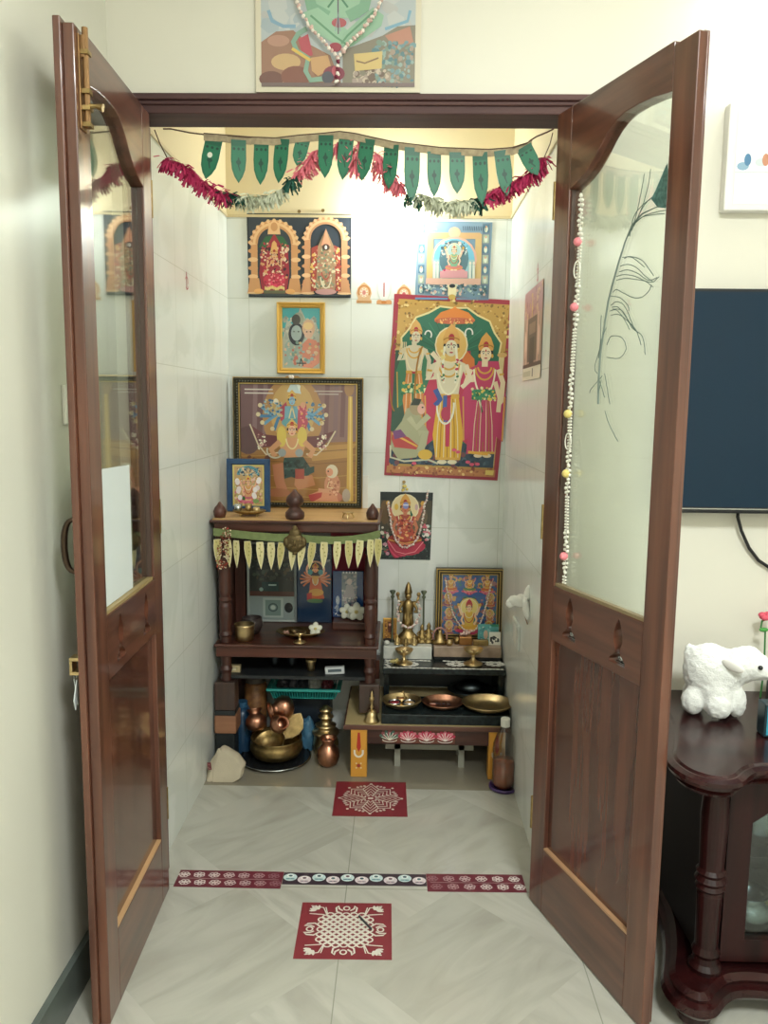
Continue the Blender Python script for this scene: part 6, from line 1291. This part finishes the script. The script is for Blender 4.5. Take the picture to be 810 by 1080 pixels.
# ================================================================ television
random.seed(81)
a, b_ = W(735, 304, 1, -.06), W(735, 541, 1, -.06)
tz1, tz0 = a.z, b_.z; tx0 = a.x-.06
SCR = mat('dark_screen', '122a3c', .3); setin(SCR.node_tree.nodes['Principled BSDF'], Specular_IOR_Level=.25)
t = thing('television', 'large flat black television mounted on the wall behind the right door leaf', 'television', (tx0+.5, -.002, (tz0+tz1)/2)); th = (tz1-tz0)/2
obj('rear_housing', bx(-.35, .35, -.035, 0, -th*.6, th*.6), BLACK, t, bevel=.006)
obj('bezel', bx(-.5, .5, -.060, -.035, -th, th), mat('black_bezel', '14161a', .3), t, bevel=.003)
obj('screen', bx(-.492, .492, -.0615, -.058, -th+.016, th-.008), SCR, t)
obj('lower_trim', bx(-.495, .495, -.063, -.058, -th+.010, -th+.013), STEEL, t)
P = [W(778, 545, 1, -.02), W(782, 560, 1, -.02), W(790, 578, 1, -.012), W(800, 591, 1, -.01), W(812, 599, 1, -.01), W(830, 604, 1, -.01)]
P = [Vector((P[0].x, -.02, tz0+.002))]+P+[Vector((P[-1].x+.3, -.01, P[-1].z-.04))]
t = obj('power_cable', tb([p_-P[0] for p_ in P], .0042, 8), mat('black_cable', '101114', .5), None, P[0], smooth=True); tag(t, 'black cable drooping from the bottom of the television', 'cable')
# ================================================================ cabinet
CZ = .605; CFY = -.40; CX0 = .825; CX1 = 2.05
cb = thing('side_cabinet', 'dark glossy reddish wooden cabinet with turned corner column and glass door below the television', 'cabinet', (CX0+.6, -.2, 0)); co = cb.location.copy(); cb.location.y -= .003
def cp(nm, bm, m, par=cb, **kw):
    bmesh.ops.translate(bm, verts=bm.verts, vec=-co); return obj(nm, bm, m, par, **kw)
def outline(off, n=9):
    "serpentine plan of the top: left edge, bulged corner, wavy front, mirrored right half"
    L = [(.800, 0), (.797, -.10), (.788, -.20), (.770, -.28), (.748, -.345), (.727, -.40), (.724, -.445), (.738, -.487), (.768, -.515), (.800, -.522), (.832, -.510), (.862, -.478), (.892, -.458), (.94, -.455), (1.02, -.468), (1.12, -.480), (1.25, -.484), (1.42, -.484)]
    cxm = 1.42; R_ = [(2*cxm-x, y) for x, y in reversed(L)]; pts = L+R_[1:]
    out = []; N_ = len(pts)
    for i, (x, y) in enumerate(pts):
        x0_, y0_ = pts[max(i-1, 0)]; x1_, y1_ = pts[min(i+1, N_-1)]; tx_, ty_ = x1_-x0_, y1_-y0_; l = math.hypot(tx_, ty_) or 1
        nx, ny = ty_/l, -tx_/l
        if i in (0, N_-1): ny = 0
        out.append((x-nx*off*-1 if False else x+nx*off*1.0, y+ny*off))
    return out
def smooth_pts(pts):
    o = []
    for i in range(len(pts)-1):
        p0 = pts[max(i-1, 0)]; p1 = pts[i]; p2 = pts[i+1]; p3 = pts[min(i+2, len(pts)-1)]
        for j in range(3):
            t_ = j/3; o.append(tuple(.5*((2*p1[k])+(-p0[k]+p2[k])*t_+(2*p0[k]-5*p1[k]+4*p2[k]-p3[k])*t_*t_+(-p0[k]+3*p1[k]-3*p2[k]+p3[k])*t_**3) for k in (0, 1)))
    return o+[pts[-1]]
def moulded(bm, prof):
    loops = []
    for off, z in prof: loops.append([bm.verts.new((x, y, z)) for x, y in smooth_pts(outline(off))])
    n = len(loops[0])
    for a, b_ in zip(loops, loops[1:]):
        for i in range(n-1): bm.faces.new((a[i], a[i+1], b_[i+1], b_[i]))
        bm.faces.new((a[-1], a[0], b_[0], b_[-1]))
    bm.faces.new(loops[0]); bm.faces.new(loops[-1][::-1])
# the sign of the offset: positive pushes outwards
o1 = outline(.02); sgn = 1 if o1[6][0] < outline(0)[6][0] else -1
bm = nb(); moulded(bm, [(sgn*f, z) for f, z in ((-.030, CZ-.050), (-.012, CZ-.046), (-.006, CZ-.038), (-.012, CZ-.032), (.004, CZ-.026), (.010, CZ-.016), (.008, CZ-.008), (-.004, CZ-.004), (-.008, CZ-.004), (-.014, CZ))])
cp('cabinet_top', bm, DARKW)
bm = nb(); moulded(bm, [(sgn*f, z) for f, z in ((-.045, .045), (-.020, .048), (-.010, .060), (-.016, .074), (-.030, .080), (-.026, .090), (-.040, .100))]); cp('base_moulding', bm, DARKW)
bm = nb(); box(bm, CX0+.015, CX1-.07, CFY+.02, -.016, .0+.10, CZ-.05); 
# carcass: sides, back, floor and divider so that the glazed part is hollow
bm.free(); bm = nb()
box(bm, CX0+.005, CX0+.023, CFY+.03, -.016, .10, CZ-.05); box(bm, CX1-.023, CX1-.005, CFY+.03, -.016, .10, CZ-.05); box(bm, CX0+.023, CX1-.023, -.026, -.016, .10, CZ-.05); box(bm, CX0+.023, CX1-.023, CFY+.03, -.026, .10, .114); box(bm, CX0+.023, CX1-.023, CFY+.05, -.026, .325, .337)
cp('carcass', bm, mat('dark_carcass', '1c1010', .7))
for s_x in (CX0-.005, CX1+.005-.06):
    cx, cy = s_x+.012, CFY-.005
    bm = nb(); lathe(bm, [(0, .10), (.034, .10), (.036, .112), (.028, .122), (.026, .135), (.031, .145), (.025, .160), (.0265, .25), (.028, .285), (.0255, .292), (.032, .300), (.027, .308), (.034, .318), (.027, .328), (.032, .337), (.026, .345), (.028, .40), (.030, .47), (.026, .525), (.034, .540), (.034, CZ-.05), (0, CZ-.05)], 24, cx, cy)
    cp('corner_column', bm, DARKZ, smooth=False)
for x in (.80, 2.00): cp('foot', lat([(0, 0), (.026, 0), (.036, .012), (.040, .028), (.034, .046), (0, .046)], 20, Matrix.Translation((x, -.44, 0))), DARKZ)
for x in (.86, 1.95): cp('rear_foot', bx(x, x+.05, -.10, -.05, 0, .05), DARKZ)
# doors
dx0 = CX0+.045; dw = .36
for i in range(3):
    x0, x1 = dx0+i*(dw+.002), dx0+i*(dw+.002)+dw; z0, z1 = .108, CZ-.058
    d = holed('cabinet_door', [(x0, z0), (x1, z0), (x1, z1), (x0, z1)], [[(x0+.052, z0+.055), (x1-.052, z0+.055), (x1-.052, z1-.105), (x1-.10, z1-.07), (x1-.18, z1-.058), (x0+.18, z1-.058), (x0+.10, z1-.07), (x0+.052, z1-.105)]], .022, DARKZ, cb, CFY+.008)
    d.data.transform(Matrix.Translation(-co)); 
    g = obj('glass_pane', bx(x0+.045-co.x, x1-.045-co.x, CFY+.022-co.y, CFY+.025-co.y, z0+.05, z1-.05), CGLASS, d)
    k_ = obj('door_knob', tb([Vector((x1-.025, CFY+.008, .33))-co, Vector((x1-.025, CFY-.008, .33))-co, Vector((x1-.025, CFY-.018, .33))-co], [.005, .005, .011]), BRASSD, d, smooth=True)
# vessels in the cabinet
cy = -.27
def cabpot(name, label, x, y, z, r_, h_, m):
    t = thing(name, label, 'vessel', (x, y, z)); obj('pot_body', lat([(0, 0), (r_*.55, 0), (r_*.9, h_*.25), (r_, h_*.5), (r_*.85, h_*.8), (r_*.6, h_*.92), (r_*.72, h_), (r_*.66, h_), (r_*.54, h_*.92), (0, h_*.5)], 26), m, t, smooth=True); return t
cabpot('steel_pot', 'large round steel pot on the upper shelf inside the glass cabinet', .985, cy, .338, .075, .15, STEEL)
cabpot('steel_pot', 'small steel pot with bright shine on the lower shelf inside the glass cabinet', .975, cy-.02, .1145, .062, .10, STEEL)
cabpot('brass_pot', 'brass pot beside the small steel pot on the lower cabinet shelf', 1.10, cy, .1145, .055, .11, BRASS)
cabpot('steel_pot', 'second steel pot behind the large one on the upper cabinet shelf', 1.14, cy+.02, .338, .07, .13, DSTEEL)
# ================================================================ soft lamb on the cabinet
LX, LY = W(757, 720, 1, -.16).x-.008, -.160
lm = thing('plush_lamb', 'fluffy white toy lamb standing on the dark cabinet', 'soft toy', (LX, LY, CZ+.0055), (0, 0, radians(-20)))
bm = nb()
for c, r in (((-.012, 0, .100), (.064, .056, .069)), ((-.028, .0, .100), (.048, .052, .064)), ((.018, 0, .100), (.050, .050, .060)), ((.052, -.005, .122), (.040, .042, .046)), ((.084, -.012, .128), (.040, .036, .034)),
             ((.104, -.018, .122), (.028, .026, .024)), ((-.048, -.034, .030), (.028, .025, .034)), ((-.046, .034, .030), (.027, .022, .034)), ((.010, -.048, .028), (.032, .026, .031)), ((.052, -.020, .036), (.022, .022, .040)), ((.040, .034, .034), (.024, .022, .040)),
             ((-.062, .012, .146), (.012, .011, .014)), ((-.055, .008, .132), (.02, .02, .02)), ((.0, -.02, .06), (.045, .04, .04)), ((.070, -.008, .156), (.030, .026, .018))):
    blob(bm, c, r, sub=3)
body = obj('woolly_body', bm, None, lm, smooth=True)
bm_ = body.modifiers.new('r', 'REMESH'); bm_.mode = 'VOXEL'; bm_.voxel_size = .0042; bm_.use_smooth_shade = True
tx = bpy.data.textures.new('wool', 'CLOUDS'); tx.noise_scale = .010; tx.noise_depth = 2
sm_ = body.modifiers.new('s', 'SMOOTH'); sm_.iterations = 9
dm = body.modifiers.new('d', 'DISPLACE'); dm.texture = tx; dm.strength = .006; dm.mid_level = .5
WOOL = mat('white_wool', 'e8eae6', .95, sheen=.5, bump=.6, bscale=260); body.data.materials.append(WOOL)
for s_ in (-1, 1):
    bm = nb(); blob(bm, (0, 0, 0), (.028, .008, .013), (0, .25, -.2), sub=3); ear = obj('ear', bm, mat('ear_plush', 'e4e2dc', .95, sheen=.4), lm, (.036 if s_ < 0 else .055, s_*.046-.006, .134), (0, 0, s_*.25), smooth=True)
    bm = nb(); blob(bm, (.096 if s_ < 0 else .112, s_*.034-.014, .136), .0058, sub=2); obj('eye', bm, BLACK, lm, smooth=True)
bm = nb(); blob(bm, (.134, -.024, .120), (.005, .008, .005)); obj('nose', bm, mat('pinkish_nose', 'c89488', .7), lm, smooth=True)
bm = nb(); blob(bm, (.122, -.024, .120), (.015, .018, .015), sub=3); obj('muzzle', bm, mat('pale_muzzle', 'ead8cc', .9), lm, smooth=True)
# things to the right of the lamb
a = W(804, 763, 1, -.30)
t = thing('blue_box', 'small bright blue box standing on the cabinet in front of the red pouch', 'box', (a.x+.045, -.29, CZ))
obj('box_body', bx(-.045, .045, -.02, .02, 0, .078), mat('dark_edge', '1a3038', .4), t, bevel=.003); obj('blue_face', bx(-.040, .045, -.0215, -.019, .006, .074), mat('cyan_card', '3c9cb8', .35), t); obj('pale_panel', bx(-.030, .040, -.0225, -.021, .034, .068), mat('light_cyan', '6cc4d8', .35), t)
a = W(803, 740, 1, -.2); tag(obj('red_pouch', (lambda b: (blob(b, (0, 0, .020), (.045, .03, .019), sub=3), b)[1])(nb()), mat('red_fabric', 'b02838', .6), None, (a.x+.075, -.17, CZ+.0005), smooth=True), 'red fabric pouch under the chin of the toy lamb', 'pouch')
bm = nb(); box(bm, -.04, .04, -.012, .012, 0, .085); t = obj('black_case', bm, mat('black_case', '15171c', .4), None, (W(806, 715, 1, -.10).x+.06, -.08, CZ), bevel=.004); tag(t, 'black upright case behind the head of the toy lamb', 'case')
for i, (dx, lab) in enumerate(((0, 'front white loop earphone hanging on the black case'),)):
    tag(obj('white_loop', tb([(.012*cos(q_*pi/6), 0, .018*sin(q_*pi/6)) for q_ in range(12)], .0022, 6, True), WHITE, None, (t.location.x-.028, -.095, CZ+.055)), lab, 'loop')
fx = W(804, 652, 1, -.05); t = thing('pink_flower', 'pink cloth flower on a curled green wire stem behind the toy lamb', 'flower', (fx.x+.01, -.05, CZ))
obj('wire_stem', tb([(0, 0, 0), (.004, 0, .08), (0, 0, fx.z-CZ-.035), (-.012, 0, fx.z-CZ-.025), (-.010, 0, fx.z-CZ-.008), (.004, 0, fx.z-CZ-.002)], .0025, 6), mat('green_wire', '3c7c40', .5), t)
for i in range(6): an = i*pi/3; bm = nb(); blob(bm, (cos(an)*.010, sin(an)*.006, fx.z-CZ+.002+.006*(i % 2)), (.011, .008, .008)); obj('petal', bm, mat('rose_pink', 'd8586c', .7), t, smooth=True)
bm = nb(); blob(bm, (-.006, -.004, fx.z-CZ-.03), (.012, .004, .006)); obj('leaf', bm, mat('green_leaf', '4c9c48', .6), t, smooth=True)
# ================================================================ peacock feather on the right glass
random.seed(91)
RM = RR.matrix_world.copy()
def gp(u, v, off=-.003):
    s, z = leafW(RR, u, v); return Vector((s, .016+off, z))
# taken in leaf coordinates so that it lies flat against the pane
ft = thing('peacock_feather', 'sparse peacock feather with a teal eye stuck on the glass of the right door leaf', 'feather', RR.location, RR.rotation_euler)
def cq(x, y): return gp(540+x/2.16, 160+y/2.16)
def cq2(x, y): return gp(560+x/5.0625, 150+y/5.0625)
QM = mat('feather_quill', '6e7c74', .6); BM_ = mat('feather_barb', '50645c', .6)
q1 = [cq(185, 575), cq(186, 520), cq(190, 460), cq(200, 390), cq(208, 340), cq(218, 300), cq(232, 250), cq(246, 205), cq(262, 165), cq(285, 140), cq(310, 128), cq(328, 120)]
obj('quill', tb(q1, [.0022]*7+[.0018]*3+[.0012]*2, 6), QM, ft)
bm = nb()
def barb(pts, r=.0009): tube(bm, [p_+Vector((0, random.uniform(-.0008, .0004), 0)) for p_ in pts], r, 5)
for c in ([cq2(495, 500), cq2(530, 400), cq2(560, 270), cq2(578, 165)], [cq2(510, 470), cq2(560, 360), cq2(595, 240), cq2(612, 140)], [cq2(520, 440), cq2(580, 330), cq2(620, 290)], [cq2(500, 500), cq2(520, 400), cq2(560, 340), cq2(610, 300)], [cq2(520, 440), cq2(560, 400), cq2(620, 385), cq2(685, 378)], [cq2(510, 450), cq2(570, 395), cq2(640, 370), cq2(690, 360)],
          [cq2(470, 620), cq2(500, 608), cq2(560, 625), cq2(600, 670), cq2(628, 712)], [cq2(450, 660), cq2(490, 650), cq2(540, 670), cq2(580, 710), cq2(620, 740)], [cq2(445, 690), cq2(490, 680), cq2(545, 700), cq2(600, 735), cq2(645, 720)], [cq2(430, 715), cq2(470, 705), cq2(530, 715), cq2(590, 745), cq2(625, 772)], [cq2(430, 735), cq2(480, 725), cq2(560, 735), cq2(620, 745), cq2(655, 715)],
          [cq2(412, 800), cq2(430, 785), cq2(470, 805), cq2(520, 828), cq2(565, 825), cq2(600, 795), cq2(615, 760)], [cq2(400, 870), cq2(430, 850), cq2(470, 870), cq2(500, 930), cq2(525, 1000)], [cq2(405, 880), cq2(440, 880), cq2(480, 930), cq2(530, 1005)], [cq2(395, 900), cq2(430, 895), cq2(470, 940), cq2(500, 1000)], [cq2(400, 820), cq2(450, 830), cq2(490, 870), cq2(495, 900)],
          [cq(218, 358), cq(240, 362), cq(262, 400), cq(285, 420), cq(292, 462)], [cq(214, 372), cq(236, 372), cq(270, 405), cq(282, 440)], [cq(205, 440), cq(215, 420), cq(240, 424), cq(248, 450), cq(232, 470), cq(205, 468)], [cq(192, 372), cq(190, 440), cq(178, 490), cq(184, 505)], [cq(200, 505), cq(206, 540), cq(212, 575)], [cq(195, 510), cq(170, 540), cq(166, 550)], [cq(192, 520), cq(184, 560)], [cq(200, 590), cq(212, 625), cq(230, 660)], [cq(204, 400), cq(192, 430), cq(186, 470)], [cq(188, 520), cq(200, 560)], [cq(240, 240), cq(262, 240), cq(290, 262)]):
    # smooth the barb
    S = []
    for i in range(len(c)-1):
        p0 = c[max(i-1, 0)]; p1_ = c[i]; p2_ = c[i+1]; p3 = c[min(i+2, len(c)-1)]
        for j in range(5):
            t_ = j/5; S.append(.5*((2*p1_)+(-p0+p2_)*t_+(2*p0-5*p1_+4*p2_-p3)*t_*t_+(-p0+3*p1_-3*p2_+p3)*t_**3))
    barb(S+[c[-1]])
obj('barbs', bm, BM_, ft)
bm = nb(); E_ = [cq2(*q_) for q_ in ((615, 300), (640, 250), (665, 190), (690, 130), (700, 110), (705, 200), (700, 300), (690, 350), (650, 345))]
a_ = [bm.verts.new(p_+Vector((0, -.001, 0))) for p_ in E_]; b2 = [bm.verts.new(p_+Vector((0, .0005, 0))) for p_ in E_]; bm.faces.new(a_); bm.faces.new(b2[::-1])
for i in range(len(a_)): j = (i+1) % len(a_); bm.faces.new((a_[i], b2[i], b2[j], a_[j]))
obj('feather_eye', bm, mat('feather_teal', '5c8480', .5, c2='38605c', vscale=120), ft)
# ================================================================ bead hanging along the glass
bs = thing('bead_hanging', 'long white pearl bead hanging with pink and yellow balls along the right door glass', 'hanging', RR.location, RR.rotation_euler)
PE = mat('pearl_bead', 'e4e2d4', .3, coat=.4)
def cb8(x, y, o=-.010): return gp(540+x/2.16, 160+y/2.16, o)
L = [cb8(152, 100), cb8(150, 200), cb8(142, 350), cb8(135, 450), cb8(128, 560), cb8(126, 660), cb8(121, 780), cb8(118, 920), cb8(114, 985)]
zt, zb = L[0].z, L[-1].z
def at_z(z):
    for a, b_ in zip(L, L[1:]):
        if b_.z <= z <= a.z: return a+(b_-a)*((a.z-z)/(a.z-b_.z))
    return L[-1].copy()
obj('string', tb(L, .001, 5), WHITE, bs)
bm = nb(); z = zt; i = 0
while z > zb:
    c = at_z(z)
    sect = int((zt-z)/.10) % 2
    if sect: 
        for dx in (-.005, .005): blob(bm, c+Vector((dx, 0, 0)), .0034, sub=1)
        z -= .0075
    else: blob(bm, c+Vector((.007*sin(i*.9), 0, 0)), .005, sub=1); blob(bm, c+Vector((-.007*sin(i*.9), 0, .003)), .004, sub=1); z -= .011
    i += 1
o = obj('pearl_beads', bm, PE, bs, smooth=True); o['kind'] = 'stuff'
PKB = mat('pink_ball', 'e88890', .7); YLB = mat('yellow_ball', 'dcc878', .6)
for y_, m, lab in ((205, PKB, 'pink ball'), (358, PKB, 'pink ball'), (597, YLB, 'yellow ball'), (733, YLB, 'yellow ball'), (923, PKB, 'pink ball')):
    c = cb8(150 if y_ < 300 else 122, y_); c = at_z(c.z); bm = nb(); blob(bm, c+Vector((0, -.006, 0)), .0105, sub=2); o = obj('pompom_ball', bm, m, bs, smooth=True); o['label'] = lab
for y_ in (275, 660): c = at_z(cb8(125, y_).z); obj('wire_ring', tb([c+Vector((.013*cos(q_*pi/8), -.004, .020*sin(q_*pi/8))) for q_ in range(16)], .0016, 6, True), PE, bs)

# things rest a hair above what carries them
for o in list(COL.objects):
    if o.parent is None and o.get('kind') != 'structure' and 'label' in o and not o.name.startswith(('low_bench', 'wooden_shrine', 'floor_sticker', 'border_strip')):
        if TOP-.002 < o.location.z < TOP+.0005 or SH-.001 < o.location.z < SH+.0005 or abs(o.location.z-MZ) < .0003 or abs(o.location.z-MZ2) < .0003 or abs(o.location.z-SLZ) < .0003 or abs(o.location.z-STZ) < .0003 or abs(o.location.z-CZ) < .001: o.location.z += .0016 if o.name == 'framed_picture.001' else .0006

# countable repeats of one kind share a group phrase
GR = {'small_idol': 'tiny brass idols on the marble slabs', 'wall_nail': 'nails on the alcove back wall', 'wall_sticker': 'emblem stickers on the back wall', 'powder_cup': 'powder cups in the leftmost plate', 'dark_betel_piece': 'dark crumbs in the copper plate',
      'oil_lamp': 'pedestal oil lamps', 'steel_tumbler': 'tumblers on the lower shrine board', 'brass_tumbler': 'tumblers on the lower shrine board', 'copper_pot': 'copper pots under the shrine', 'floor_sticker': 'square floor stickers', 'border_strip': 'floor strips across the threshold',
      'wall_mark': 'red marks on the side walls', 'flower_garland': 'white flower garlands', 'small_box': 'label boxes on the lower shrine board', 'white_flower': 'white flowers', 'dark_packet': 'packets in the turquoise basket', 'grey_packet': 'packets in the turquoise basket',
      'crumpled_packet': 'packets in the turquoise basket', 'red_packet': 'packets in the turquoise basket', 'steel_pot': 'vessels in the glass cabinet', 'framed_picture': 'framed pictures in the alcove', 'wall_poster': 'posters on the back wall', 'marble_slab': 'stone slabs on the granite step'}
for o in COL.objects:
    k_ = o.name.split('.')[0]
    if o.parent is None and 'label' in o and k_ in GR: o['group'] = GR[k_]
